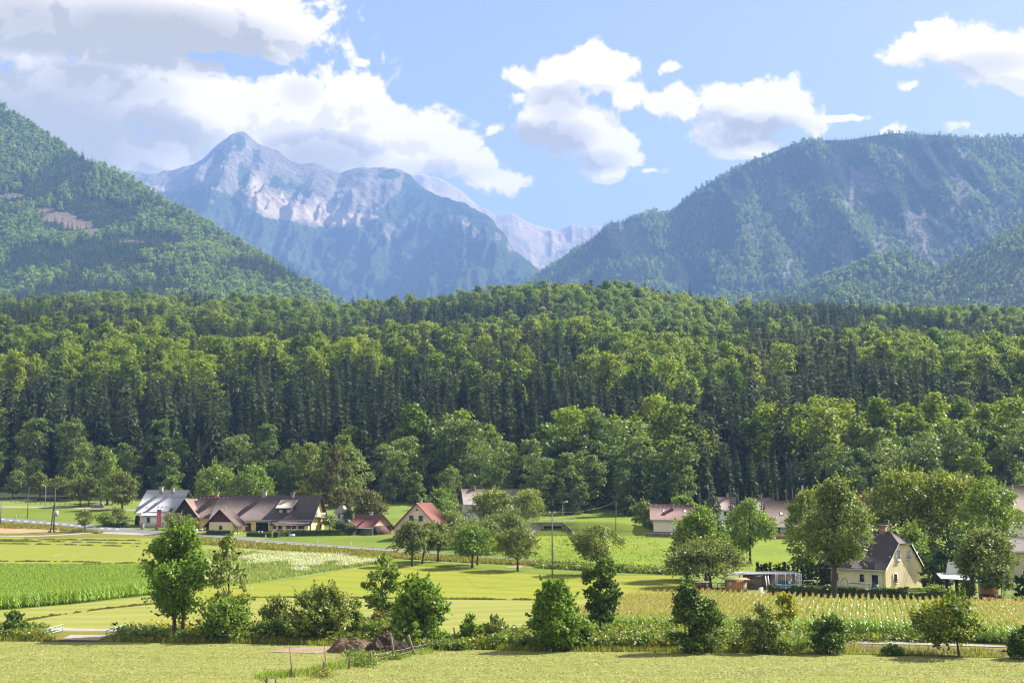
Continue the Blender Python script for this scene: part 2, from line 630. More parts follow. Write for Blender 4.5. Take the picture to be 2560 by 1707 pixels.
rock_mtn = Ridge([(-200, 470, 9545), (150, 450, 9200), (302, 432, 9200), (332, 427, 9200), (370, 434, 9200), (424, 428, 9200), (490, 409, 9200), (522, 384, 9200), (544, 362, 9200),
                  (577, 338, 9200), (599, 327, 9200), (612, 331, 9200), (620, 336, 9200), (648, 364, 9200), (669, 364, 9200), (697, 379, 9200), (724, 401, 9200), (751, 410, 9200),
                  (795, 410, 9200), (816, 420, 9200), (849, 433, 9200), (882, 422, 9200), (920, 417, 9200), (990, 420, 9200), (1023, 436, 9200), (1067, 477, 8971),
                  (1094, 490, 8830), (1154, 504, 8518), (1224, 542, 8154), (1257, 580, 7983), (1285, 625, 7837), (1340, 668, 7551), (1420, 740, 7450), (1700, 830, 7450)], 2989, 320, 2875, 1.12)
far_mtn = Ridge([(900, 460, 11760), (1023, 438, 11760), (1061, 437, 11760), (1100, 446, 11760), (1150, 476, 11760), (1200, 516, 11760), (1240, 536, 11760), (1280, 534, 11760),
                 (1330, 561, 11760), (1390, 576, 11760), (1440, 571, 11760), (1490, 571, 11760), (1540, 574, 11760), (1700, 560, 11760)], 2464, 700, 2800, 0.9)


def rock_material(name, rock_a, rock_b, wood_a, wood_b, bump=1.0, sc=1.0, scree=(0.44, 0.35, 0.245, 1)):
    """bare rock, scree and distant woods, told apart by the mesh attributes veg and scree"""
    m, t, out = mat_new(name)
    v = t.n('ShaderNodeTexCoord').outputs['Object']
    veg = t.n('ShaderNodeAttribute', attribute_name='veg').outputs['Fac']
    scr = t.n('ShaderNodeAttribute', attribute_name='scree').outputs['Fac']
    n1 = t.noise(t.scaled(v, (1, 1, 0.5)), 0.006 * sc, 8, 0.65)
    n2 = t.noise(v, 0.03 * sc, 6, 0.7)
    rock = t.mix(t.ramp(n1, 0.35, 0.65), rock_a, rock_b)
    rock = t.mix(t.math('MULTIPLY', t.ramp(n2, 0.5, 0.62), 0.5), rock, tuple(0.55 * c for c in rock_a[:3]) + (1,))
    rock = t.mix(scr, rock, scree)
    wood = t.mix(t.ramp(t.noise(v, 0.004 * sc, 6, 0.65), 0.35, 0.65), wood_a, wood_b)
    wood = t.mix(t.ramp(t.noise(v, 0.06 * sc, 4, 0.7), 0.35, 0.65), tuple(0.45 * c for c in wood_a[:3]) + (1,), wood)
    edge = t.math('ADD', veg, t.math('MULTIPLY', t.math('SUBTRACT', n2, 0.5), 1.3))
    edge = t.math('ADD', edge, t.math('MULTIPLY', t.math('SUBTRACT', n1, 0.5), 0.9))
    col = t.mix(t.ramp(edge, 0.42, 0.58), rock, wood)
    b = t.n('ShaderNodeBsdfPrincipled', ins={'Base Color': col, 'Roughness': 0.95, 'Specular IOR Level': 0.05})
    hgt = t.math('ADD', t.math('MULTIPLY', n1, 60.0), t.math('MULTIPLY', n2, 26.0))
    bn = t.n('ShaderNodeBump', ins={'Strength': bump, 'Distance': 1.0, 'Height': hgt})
    t.set(b, 'Normal', bn.outputs[0])
    t.t.links.new(b.outputs[0], out.inputs[0])
    return m


def blob(px, py, items):
    s = 0 * px
    for (x, y, rx, ry) in items:
        s = np.maximum(s, np.clip(1.25 - np.hypot((px - x) / rx, (py - y) / ry), 0, 1))
    return s


def ridge_xyz(R, X, Y, kind):
    z, t = R(X, Y)
    mid = sstep(0, 0.06 if kind != 'rock' else 0.22, t) * (1 - sstep(0.85, 1.0, t))
    if kind == 'rock':
        rr = fbm(X / 520 + 3, Y / 1500 + 9, 5, 0.5, True)
        r2 = fbm(X / 170 + 13, Y / 420 + 2, 4, 0.55, True)
        z = z + mid * (330 * (rr - 0.62) + 210 * (r2 - 0.6) + 70 * (fbm(X / 60, Y / 130, 3, 0.5, True) - 0.6)) + (1 - mid) * 26 * (fbm(X / 45, Y / 45, 3) - 0.5)
    elif kind == 'far':
        rr = fbm(X / 700 + 33, Y / 2200 + 9, 5, 0.5, True)
        z = z + mid * 330 * (rr - 0.62) + (1 - mid) * 20 * (fbm(X / 50, Y / 50, 3) - 0.5)
    elif kind == 'cliff':
        rr = fbm(X / 330 + 7, Y / 1300 + 1, 4, 0.5, True)
        r2 = fbm(X / 90 + 7, Y / 260 + 1, 3, 0.5, True)
        z = z + mid * (200 * (rr - 0.62) + 46 * (r2 - 0.6))
    else:
        z = z + mid * 70 * (fbm(X / 260 + 5, Y / 330 + 3, 4) - 0.5)
    return z, t


def ridge_mesh(name, R, kind, m, nx, ny, x0=None, x1=None, over=1.02, masks=None):
    xs = np.linspace(R.P[0, 0] if x0 is None else x0, R.P[-1, 0] if x1 is None else x1, nx)
    tt = np.concatenate([np.linspace(over, 0, ny), -np.linspace(0.02, 1, 14) * R.back / R.D])
    yc = np.interp(xs, R.P[:, 0], R.P[:, 1])
    YY = yc[None, :] - tt[:, None] * R.D
    XX = np.repeat(xs[None, :], len(tt), 0)
    Z, t = ridge_xyz(R, XX, YY, kind)
    at_ = {}
    if masks is not None:
        px, py = proj(XX, YY, Z)
        veg, scr = masks(px, py, XX, YY, t)
        at_ = {'veg': veg.ravel(), 'scree': scr.ravel()}
    V = np.stack([XX, YY, Z], 2).reshape(-1, 3)
    me = mesh_np(name, V, [grid_faces(len(tt), nx)], [m], smooth=True, attrs=at_)
    return tag(link(name, me), kind='structure')


def rock_masks(px, py, X, Y, t):
    line = np.interp(px, [250, 330, 420, 500, 560, 600, 640, 700, 760, 830, 900, 940, 960, 1000, 1030, 1400],
                     [455, 470, 478, 474, 482, 505, 530, 545, 556, 568, 558, 535, 512, 478, 380, 380])
    n = fbm(X / 130, Y / 400, 4) - 0.5
    veg = np.clip(0.5 + (py - line) / 26 + n * 1.5, 0, 1)
    patches = np.clip((fbm(X / 110 + 50, Y / 240, 4) - 0.5) * 3.0 + 0.12, 0, 1) * 0.62
    veg = np.maximum(veg, patches * sstep(340, 380, py) * (1 - blob(px, py, [(690, 515, 90, 40), (800, 540, 120, 34)])))
    veg = np.maximum(veg, 0.85 * blob(px, py, [(600, 355, 20, 30), (545, 392, 24, 26), (610, 440, 22, 50), (690, 455, 26, 24), (640, 395, 16, 24), (975, 436, 46, 16)]))
    cl = blob(px, py, [(975, 580, 26, 34), (1010, 555, 26, 16), (1165, 560, 22, 30), (1190, 590, 20, 28), (1130, 548, 10, 18), (1245, 592, 12, 22), (1275, 618, 14, 20), (520, 505, 22, 10), (470, 505, 12, 10)])
    veg = np.where(veg > 0.5, veg - 0.75 * cl, veg)
    scr = blob(px, py, [(640, 478, 16, 36), (652, 505, 26, 26), (690, 522, 46, 22), (745, 530, 60, 22), (800, 538, 62, 26), (860, 546, 60, 20), (805, 510, 22, 18), (700, 490, 16, 20), (915, 542, 26, 10), (405, 470, 40, 9)])
    scr = np.clip(scr * 1.5 + n * 1.2, 0, 1) * (scr > 0)
    veg = np.where(scr > 0.3, veg * 0.35, veg)
    return veg, scr


def cliff_masks(px, py, X, Y, t):
    n = fbm(X / 70, Y / 200 + 4, 4) - 0.5
    n2 = fbm(X / 35 + 9, Y / 300 + 4, 3) - 0.5
    rocky = blob(px, py, [(1950, 560, 60, 90), (2010, 600, 46, 60), (1975, 600, 20, 70), (2120, 520, 26, 90), (2250, 410, 40, 26), (2160, 460, 60, 60), (2320, 560, 70, 70), (2400, 500, 46, 70), (2210, 600, 60, 60),
                          (2470, 560, 50, 60), (2300, 640, 50, 60), (2110, 640, 24, 50), (1870, 580, 40, 50), (2090, 450, 30, 40), (2520, 480, 40, 80), (1965, 450, 30, 40)])
    rib = fbm(X / 55 + 9, Y / 420 + 4, 4, 0.55, True) - 0.62
    veg = np.clip(0.98 - 0.75 * sstep(0.2, 0.75, 0.62 * rocky + n * 1.3 + rib * 1.5) , 0, 1)
    gully = blob(px, py, [(2000, 583, 7, 20), (1985, 640, 8, 20), (1972, 668, 7, 22), (1962, 695, 6, 16), (2310, 560, 6, 40), (2312, 600, 5, 30), (2405, 500, 14, 18), (2380, 520, 6, 10), (2435, 560, 6, 30), (2130, 480, 5, 60)])
    veg = np.where(gully > 0.25, 0.0, veg)
    return veg, np.clip(gully * 1.6, 0, 1) * (gully > 0.2)


MAT['alp'] = rock_material('alpine rock', (0.155, 0.132, 0.095, 1), (0.25, 0.212, 0.155, 1), (0.045, 0.075, 0.03, 1), (0.075, 0.105, 0.035, 1))
MAT['cliff'] = rock_material('wooded cliff', (0.10, 0.10, 0.09, 1), (0.17, 0.16, 0.14, 1), (0.03, 0.055, 0.02, 1), (0.05, 0.08, 0.025, 1), sc=2.0, bump=0.7, scree=(0.17, 0.155, 0.135, 1))
MAT['slope'] = ground_mat('wooded slope floor', (0.05, 0.075, 0.02, 1), (0.09, 0.12, 0.03, 1), (0.02, 0.03, 0.012, 1), 0.01, fine=0.05)

ridge_mesh('rocky_mountain', rock_mtn, 'rock', MAT['alp'], 520, 260, x0=-3800, x1=1050, masks=rock_masks)
ridge_mesh('far_mountain', far_mtn, 'far', MAT['alp'], 220, 120, masks=lambda px, py, X, Y, t: (0.10 + 0 * px, np.clip(0.6 + 1.6 * (fbm(X / 300, Y / 900, 4) - 0.45), 0, 0.9)))
ridge_mesh('right_mountain', right_mtn, 'cliff', MAT['cliff'], 460, 220, masks=cliff_masks)


def hill_masks(px, py, X, Y, t):
    scr = blob(px, py, [(150, 545, 40, 12), (195, 562, 36, 12), (235, 580, 24, 9), (110, 528, 30, 8), (330, 605, 30, 5), (400, 640, 30, 5), (30, 490, 30, 6), (70, 508, 30, 6)])
    return np.where(scr > 0.2, 0.0, 1.0), np.clip(scr * 1.4, 0, 0.8)


MAT['hillside'] = rock_material('hillside', (0.13, 0.105, 0.075, 1), (0.19, 0.15, 0.11, 1), (0.035, 0.055, 0.015, 1), (0.07, 0.1, 0.025, 1), sc=3.0, bump=0.3, scree=(0.16, 0.125, 0.095, 1))
ridge_mesh('left_hill', left_hill, 'soft', MAT['hillside'], 300, 160, masks=hill_masks)
ridge_mesh('foothill', foot_hill, 'soft', MAT['slope'], 160, 90)
ridge_mesh('knoll', knoll, 'soft', MAT['slope'], 60, 50)

# ---- the air between
hz, t_, out_ = mat_new('haze')
pv = t_.n('ShaderNodeVolumePrincipled', ins={'Color': HAZE_COLOR, 'Density': HAZE_DENSITY, 'Anisotropy': 0.0})
t_.t.links.new(pv.outputs[0], out_.inputs['Volume'])
b_ = MB()
b_.box(-12500, 12500, -900, 17500, -1.2, 2600)
tag(b_.build('haze', hz), kind='stuff')


# ------------------------------------------------------------------ plants
def unit(v):
    return v / (np.linalg.norm(v, axis=-1, keepdims=True) + 1e-9)


def leaves(rng, P, N, size, aspect=0.62):
    """one rhombic leaf spray per point"""
    n = len(P)
    R = unit(rng.normal(size=(n, 3)))
    a = unit(np.cross(N, R))
    b = np.cross(N, a)
    s = size * rng.uniform(0.6, 1.35, (n, 1))
    V = np.empty((n, 4, 3))
    V[:, 0] = P - a * s
    V[:, 1] = P - b * s * aspect
    V[:, 2] = P + a * s
    V[:, 3] = P + b * s * aspect
    return V.reshape(-1, 3), np.arange(n * 4).reshape(-1, 4)


def profile(kind, t):
    if kind == 'round':
        return np.sqrt(np.clip(1 - (2 * t - 1) ** 2, 0, 1))
    if kind == 'egg':
        return np.clip(np.sin(np.pi * np.clip(t, 0, 1) ** 0.75), 0, 1) ** 0.7
    if kind == 'top':       # broad above, narrow below
        return np.clip(np.sin(np.pi * np.clip(t, 0, 1) ** 1.35), 0, 1) ** 0.65
    if kind == 'col':
        return np.clip(np.sin(np.pi * np.clip(0.06 + 0.94 * t, 0, 1)), 0, 1) ** 0.4
    if kind == 'cone':
        return np.clip(1.0 - t, 0.03, 1) ** 0.8 * sstep(-0.02, 0.1, t)
    if kind == 'bush':
        return np.sqrt(np.clip(1 - t ** 1.8, 0, 1))
    if kind == 'dome':
        return np.sqrt(np.clip(1 - (t * 1.15 - 0.15) ** 2, 0, 1)) * sstep(-0.05, 0.16, t)


def crown(rng, W, H, z0, kind='round', n=4000, clumps=40, size=0.25, rad=0.2, off=(0, 0), depth=None, up=0.45, shell=0.35, droop=0.0, shoots=0, gap=0.40):
    """clumps of leaf sprays through a crown of width W between z0 and H"""
    D = depth or W
    tc = rng.beta(1.25, 1.15, clumps)
    an = rng.uniform(0, 2 * np.pi, clumps)
    rr = profile(kind, tc) * np.sqrt(rng.uniform(shell, 1, clumps))
    ph = rng.uniform(0, 6.28, 4)     # an uneven outline
    rr = rr * (0.86 + 0.16 * np.sin(2 * an + ph[0] + 2.0 * tc) + 0.13 * np.sin(3 * an + ph[1] - 5 * tc) + 0.10 * np.sin(7 * tc + ph[2]))
    cr = rad * W * rng.uniform(0.6, 1.25, clumps)
    cr = np.minimum(cr, 0.32 * (H - z0))
    lim = np.maximum(0.5 * W - cr * 0.75, 0.06 * W)
    cx = rr * np.cos(an) * lim + off[0]
    cyy = rr * np.sin(an) * lim * D / W + off[1]
    cz = z0 + cr * 0.5 + tc * np.maximum(H - z0 - cr * 1.25, 0.1)
    w = cr ** 2
    idx = rng.choice(clumps, n, p=w / w.sum())
    d = unit(rng.normal(size=(n, 3)))
    d[:, 2] = np.where((d[:, 2] < -0.25) & (rng.random(n) < 0.6), -d[:, 2], d[:, 2])
    r = rng.uniform(0.3, 1.0, n) ** 0.6 * np.where(rng.random(n) < 0.2, rng.uniform(1.0, 1.45, n), 1.0)
    C = np.stack([cx, cyy, cz], 1)[idx]
    P = C + d * (cr[idx] * r)[:, None] * np.array([1, 1, 0.8])
    if droop:
        P[:, 2] -= droop * rng.random(n) ** 2 * (H - z0)
    P[:, 2] = np.maximum(P[:, 2], z0 * 0.5 + 0.03)
    P += 0.10 * W * rad * rng.normal(size=(n, 3))
    k = 2.2 / (rad * W)               # gaps where the sky shows through
    hole = fbm(P[:, 0] * k + P[:, 2] * 0.7 * k + 31, P[:, 1] * k - P[:, 2] * 0.6 * k + 57, 2)
    keep = hole > gap
    P, d, n = P[keep], d[keep], int(keep.sum())
    C = np.stack([cx, cyy, cz], 1)
    lo, hi = np.percentile(P, 0.4, axis=0), np.percentile(P, 99.6, axis=0)
    want_lo = np.array([off[0] - W / 2, off[1] - D / 2, max(z0, 0.03 * H)])
    want_hi = np.array([off[0] + W / 2, off[1] + D / 2, 0.985 * H])
    if droop:
        want_lo[2] = lo[2]
    k = (want_hi - want_lo) / np.maximum(hi - lo, 1e-3)
    P = want_lo + (P - lo) * k        # fill the crown's real extent
    C = want_lo + (C - lo) * k
    N = unit(d * 0.5 + np.array([0, 0, up]) + 0.7 * rng.normal(size=(n, 3)))
    if shoots:                        # twigs that stick out of the outline
        m = 12
        b = rng.choice(len(P), shoots)
        ctr = np.array([off[0], off[1], (z0 + H) * 0.45])
        dr = unit(unit(P[b] - ctr) + np.array([0, 0, 0.55]) + 0.35 * rng.normal(size=(shoots, 3)))
        ln = W * rad * rng.uniform(0.5, 1.15, (shoots, 1))
        f = np.linspace(0.1, 1, m)
        Q = (P[b][:, None, :] + dr[:, None, :] * (ln * f)[:, :, None]).reshape(-1, 3)
        Q = Q + rng.normal(scale=size * 0.55, size=Q.shape) * np.tile(1.15 - f, shoots)[:, None]
        P = np.concatenate([P, Q])
        N = np.concatenate([N, unit(rng.normal(size=Q.shape) + np.array([0, 0, 0.5]))])
    V, fq = leaves(rng, P, N, size)
    return V, fq, C


def limbs(rng, mb, H, z0, C, r0, n=7, lean=(0, 0), sides=6, stems=1, fork=0.75):
    """tapered trunk(s) with limbs up into the crown clumps C"""
    for s in range(stems):
        ox = (s - (stems - 1) / 2) * r0 * 3.2
        top = np.array([lean[0] + ox * 1.5, lean[1], z0 + (H - z0) * fork])
        pts, rad = [], []
        for i in range(6):
            f = i / 5
            w = r0 * 0.5 * math.sin(f * 5 + s) * f
            pts.append(np.array([ox * (1 + f), 0, 0]) * (1 - 0) + np.array([lean[0] * f + w, lean[1] * f - w * 0.5, top[2] * f - (0.15 if i == 0 else 0)]))
            rad.append(r0 * (1.25 if i == 0 else 1.0) * (1 - 0.78 * f))
        mb.tube(pts, rad, sides)
        if len(C) and n:
            for k in rng.choice(len(C), min(n, len(C)), replace=False):
                f = rng.uniform(0.35, 0.85)
                i = int(f * 5)
                p0 = pts[i] * (1 - (f * 5 - i)) + pts[min(i + 1, 5)] * (f * 5 - i)
                p1 = C[k]
                if p1[2] < p0[2] + 0.2:
                    f = 0.3
                    p0 = pts[1] * 0.5 + pts[2] * 0.5
                m = (p0 + p1) / 2 + np.array([0, 0, 0.12 * np.linalg.norm(p1 - p0)])
                rr = r0 * (1 - 0.75 * f) * 0.55
                mb.tube([p0, m, p1], [rr, rr * 0.65, rr * 0.25], 5)


def spruce(rng, H, W, z0=0.06, levels=30, per=9, size=1.0, ragged=0.25, droop=0.35, power=0.9):
    """whorls of drooping boughs round a stem"""
    Ps, Vs, fs, n = [], [], [], 0
    for i in range(levels):
        f = (i + rng.uniform(-0.3, 0.3)) / levels
        z = H * (z0 + (1 - z0) * f)
        R = 0.5 * W * max(0.02, (1 - f)) ** power * rng.uniform(1 - ragged, 1 + ragged * 0.5)
        k = max(4, int(per * (0.45 + 0.55 * (1 - f))))
        a0 = rng.uniform(0, 6.28)
        for j in range(k):
            an = a0 + 6.283 * j / k + rng.uniform(-0.25, 0.25)
            L = R * rng.uniform(0.65, 1.12)
            dr = droop * L * rng.uniform(0.6, 1.4)
            u = np.array([math.cos(an), math.sin(an), 0])
            s = np.array([-math.sin(an), math.cos(an), 0])
            w = max(0.18, 0.3 * L) * size
            base = np.array([0, 0, z])
            tw = rng.uniform(-0.3, 0.3)
            up = np.array([0, 0, 1.0])
            mid = base + u * L * 0.55 - up * dr * 0.35
            tip = base + u * L - up * dr
            Vs += [base + up * 0.25 * L * 0.3, mid + s * w + up * w * tw, tip, mid - s * w - up * w * tw]
            fs.append((n, n + 1, n + 2, n + 3))
            n += 4
            # hanging secondary sprays
            Vs += [mid + up * 0.05 * L, mid + s * w * 0.4 - up * w * 1.0, tip - up * w * 0.9, tip + up * 0.02]
            fs.append((n, n + 1, n + 2, n + 3))
            n += 4
    Vs += [np.array([0, 0, H * 1.0]), np.array([0.1 * size, 0, H * 0.96]), np.array([0, 0.05, H * 0.9]), np.array([-0.1 * size, 0, H * 0.96])]
    fs.append((n, n + 1, n + 2, n + 3))
    return np.array(Vs), np.array(fs)


def bark_mat(name, a, b):
    m, t, out = mat_new(name)
    v = t.n('ShaderNodeTexCoord').outputs['Object']
    f = t.noise(t.scaled(v, (6, 6, 1.2)), 2.0, 5, 0.65)
    p = t.n('ShaderNodeBsdfPrincipled', ins={'Base Color': t.mix(t.ramp(f, 0.35, 0.65), a, b), 'Roughness': 0.9})
    bn = t.n('ShaderNodeBump', ins={'Strength': 0.6, 'Distance': 0.05, 'Height': f})
    t.set(p, 'Normal', bn.outputs[0])
    t.t.links.new(p.outputs[0], out.inputs[0])
    return m


MAT['bark'] = bark_mat('bark', (0.045, 0.034, 0.024, 1), (0.10, 0.08, 0.06, 1))
MAT['bark_red'] = bark_mat('reddish bark', (0.09, 0.05, 0.03, 1), (0.16, 0.09, 0.055, 1))
LEAF = {
    'ash': leaf_mat('ash leaf', (0.132, 0.234, 0.022, 1), (0.166, 0.259, 0.026, 1), spec=0.28, rough=0.5),
    'dark': leaf_mat('dark leaf', (0.082, 0.142, 0.022, 1), (0.106, 0.166, 0.026, 1), trans=0.32, spec=0.25, rough=0.5),
    'mid': leaf_mat('mid green leaf', (0.139, 0.227, 0.022, 1), (0.185, 0.266, 0.028, 1), spec=0.4),
    'light': leaf_mat('light green leaf', (0.175, 0.256, 0.033, 1), (0.219, 0.288, 0.039, 1)),
    'yellow': leaf_mat('yellow green leaf', (0.263, 0.296, 0.020, 1), (0.298, 0.320, 0.024, 1), hi=(0.455, 0.384, 0.022, 1)),
    'grey': leaf_mat('grey green leaf', (0.171, 0.215, 0.050, 1), (0.201, 0.242, 0.055, 1), spec=0.45),
    'olive': leaf_mat('olive leaf', (0.166, 0.216, 0.035, 1), (0.198, 0.234, 0.040, 1)),
    'orchard': leaf_mat('orchard leaf', (0.149, 0.185, 0.040, 1), (0.184, 0.207, 0.045, 1), spec=0.3),
    'copper': leaf_mat('bronze leaf', (0.121, 0.129, 0.030, 1), (0.144, 0.140, 0.032, 1)),
    'lime': leaf_mat('lime leaf', (0.109, 0.174, 0.020, 1), (0.138, 0.196, 0.024, 1), hi=(0.391, 0.370, 0.030, 1)),
    'willow': leaf_mat('willow leaf', (0.228, 0.272, 0.061, 1), (0.245, 0.288, 0.066, 1)),
    'beech': leaf_mat('beech leaf', (0.09, 0.15, 0.014, 1), (0.235, 0.285, 0.026, 1), trans=0.45, spec=0.15, var=0.22),
    'edge': leaf_mat('woodland edge leaf', (0.092, 0.146, 0.032, 1), (0.190, 0.241, 0.060, 1), trans=0.4, spec=0.3, var=0.3),
    'spruce': leaf_mat('spruce needles', (0.034, 0.054, 0.02, 1), (0.078, 0.10, 0.036, 1), trans=0.18, spec=0.12, var=0.45),
    'larch': leaf_mat('larch needles', (0.085, 0.11, 0.042, 1), (0.13, 0.15, 0.055, 1), trans=0.3, spec=0.15),
    'bluespruce': leaf_mat('blue spruce needles', (0.123, 0.160, 0.094, 1), (0.140, 0.176, 0.105, 1), trans=0.1),
    'far_beech': leaf_mat('far beech leaf', (0.10, 0.16, 0.015, 1), (0.22, 0.29, 0.03, 1), trans=0.42),
    'far_spruce': leaf_mat('far spruce needles', (0.038, 0.067, 0.020, 1), (0.079, 0.106, 0.026, 1), trans=0.12, spec=0.1),
    'thuja': leaf_mat('thuja sprays', (0.044, 0.077, 0.013, 1), (0.061, 0.096, 0.015, 1), trans=0.1),
    'box': leaf_mat('hedge leaf', (0.061, 0.099, 0.013, 1), (0.074, 0.112, 0.015, 1), trans=0.25),
}


# ---- templates for the woods
PARTS = {}


def wood_tree(seed, kind):
    rng = np.random.default_rng(seed)
    mb = MB()
    if kind == 'beech':
        H, W = rng.uniform(23, 29), rng.uniform(12, 17)
        V, fq, C = crown(rng, W, H, H * 0.12, 'dome', 3600, 46, 0.58, 0.15, up=0.75)
        limbs(rng, mb, H, H * 0.15, C, 0.35, 4)
        lm = LEAF['beech']
    elif kind == 'edge':
        H, W = rng.uniform(21, 28), rng.uniform(9, 14)
        V, fq, C = crown(rng, W, H, H * 0.04, 'col', 4200, 60, 0.48, 0.14, up=0.5)
        limbs(rng, mb, H, H * 0.15, C, 0.32, 4)
        lm = LEAF['edge']
    elif kind == 'spruce':
        H, W = rng.uniform(27, 35), rng.uniform(9.5, 13)
        V, fq = spruce(rng, H, W, 0.05, 36, 12, 0.8, 0.38, 0.5, 0.8)
        mb.tube([(0, 0, 0), (0, 0, H * 0.8)], [0.32, 0.08], 5)
        lm = LEAF['spruce']
    elif kind == 'larch':
        H, W = rng.uniform(24, 29), rng.uniform(6, 8)
        V, fq, C = crown(rng, W, H, H * 0.3, 'cone', 1700, 60, 0.42, 0.13, shell=0.15, droop=0.03)
        mb.tube([(0, 0, 0), (0.1, 0, H * 0.5), (0, 0, H * 0.97)], [0.3, 0.2, 0.04], 5)
        lm = LEAF['larch']
    elif kind == 'pine':
        H, W = rng.uniform(23, 27), rng.uniform(6.5, 8.5)
        V, fq, C = crown(rng, W, H, H * 0.5, 'top', 1500, 26, 0.4, 0.2)
        limbs(rng, mb, H, H * 0.4, C, 0.3, 8)
        lm = LEAF['spruce']
    Vt, Ft = np.concatenate(mb.V), mb.Fs
    nb = sum(len(f) for f in Ft)
    me = mesh_np(kind + ' tree', np.concatenate([V, Vt]), [fq] + [f + len(V) for f in Ft], [lm, MAT['bark']], [0] * len(fq) + [1] * nb)
    PARTS[me.name] = (mesh_np('crown', V, [fq], [lm]), mesh_np('trunk', Vt, Ft, [MAT['bark']]))
    return me


def far_tree(seed, kind):
    rng = np.random.default_rng(seed)
    if kind == 'beech':
        H, W = rng.uniform(20, 25), rng.uniform(11, 15)
        V, fq, C = crown(rng, W, H, H * 0.1, 'dome', 260, 14, 1.7, 0.24, up=0.6)
        lm = LEAF['far_beech']
    else:
        H, W = rng.uniform(24, 30), rng.uniform(7, 9)
        V, fq = spruce(rng, H, W, 0.05, 12, 7, 1.3, 0.3, 0.5)
        lm = LEAF['far_spruce']
    return mesh_np('far ' + kind, V, [fq], [lm])


WOOD = {k: [wood_tree(100 * i + s, k) for s in range(n)] for i, (k, n) in enumerate([('beech', 6), ('edge', 6), ('spruce', 7), ('larch', 3), ('pine', 2)])}
FAR = {k: [far_tree(900 + 50 * i + s, k) for s in range(4)] for i, k in enumerate(['beech', 'spruce'])}


def instancer(name, pts, rotz, scale, idx, meshes, tilt=None):
    """many copies of a few meshes on points: one object"""
    src = bpy.data.collections.new(name + ' kinds')
    for i, me in enumerate(meshes):
        src.objects.link(bpy.data.objects.new('%s kind %02d' % (name, i), me))
    pts = np.asarray(pts, dtype=np.float32)
    me = bpy.data.meshes.new(name)
    me.vertices.add(len(pts))
    me.vertices.foreach_set('co', pts.ravel())
    a = me.attributes.new('turn', 'FLOAT_VECTOR', 'POINT')
    rv = np.zeros((len(pts), 3), dtype=np.float32)
    rv[:, 2] = rotz
    if tilt is not None:
        rv[:, :2] = tilt
    a.data.foreach_set('vector', rv.ravel())
    a = me.attributes.new('size', 'FLOAT_VECTOR', 'POINT')
    sc = np.asarray(scale, dtype=np.float32)
    if sc.ndim == 1:
        sc = np.repeat(sc[:, None], 3, 1)
    a.data.foreach_set('vector', sc.ravel())
    a = me.attributes.new('pick', 'INT', 'POINT')
    a.data.foreach_set('value', np.asarray(idx, dtype=np.int32))
    o = link(name, me)
    ng = bpy.data.node_groups.new(name, 'GeometryNodeTree')
    ng.interface.new_socket('Geometry', in_out='INPUT', socket_type='NodeSocketGeometry')
    ng.interface.new_socket('Geometry', in_out='OUTPUT', socket_type='NodeSocketGeometry')
    t = NT(ng)
    gi, go = t.n('NodeGroupInput'), t.n('NodeGroupOutput')
    ci = t.n('GeometryNodeCollectionInfo')
    ci.inputs['Collection'].default_value = src
    ci.inputs['Separate Children'].default_value = True
    ci.inputs['Reset Children'].default_value = True
    ip = t.n('GeometryNodeInstanceOnPoints')

    def attr(n_, dt):
        nd = t.n('GeometryNodeInputNamedAttribute', data_type=dt)
        nd.inputs['Name'].default_value = n_
        return nd.outputs['Attribute']
    L = t.t.links.new
    L(gi.outputs[0], ip.inputs['Points'])
    L(ci.outputs[0], ip.inputs['Instance'])
    ip.inputs['Pick Instance'].default_value = True
    L(attr('pick', 'INT'), ip.inputs['Instance Index'])
    L(attr('turn', 'FLOAT_VECTOR'), ip.inputs['Rotation'])
    L(attr('size', 'FLOAT_VECTOR'), ip.inputs['Scale'])
    L(ip.outputs[0], go.inputs[0])
    md = o.modifiers.new('copies', 'NODES')
    md.node_group = ng
    return tag(o, kind='stuff')


def jitter_grid(x0, x1, y0, y1, s, rng):
    xs, ys = np.arange(x0, x1, s), np.arange(y0, y1, s * 0.9)
    X, Y = np.meshgrid(xs, ys)
    X = X + (np.arange(len(ys)) % 2)[:, None] * s * 0.5
    X = X + rng.uniform(-0.42, 0.42, X.shape) * s
    Y = Y + rng.uniform(-0.42, 0.42, X.shape) * s
    return X.ravel(), Y.ravel()


# ---- the wooded hill
def wood_edge(px):
    """photo row of the forest's foot"""
    return np.interp(px, [-400, 0, 130, 250, 330, 560, 800, 900, 1000, 1150, 1350, 1480, 1600, 1900, 2560, 3000],
                     [1222, 1222, 1226, 1230, 1240, 1246, 1246, 1258, 1262, 1266, 1286, 1288, 1290, 1290, 1290, 1290])


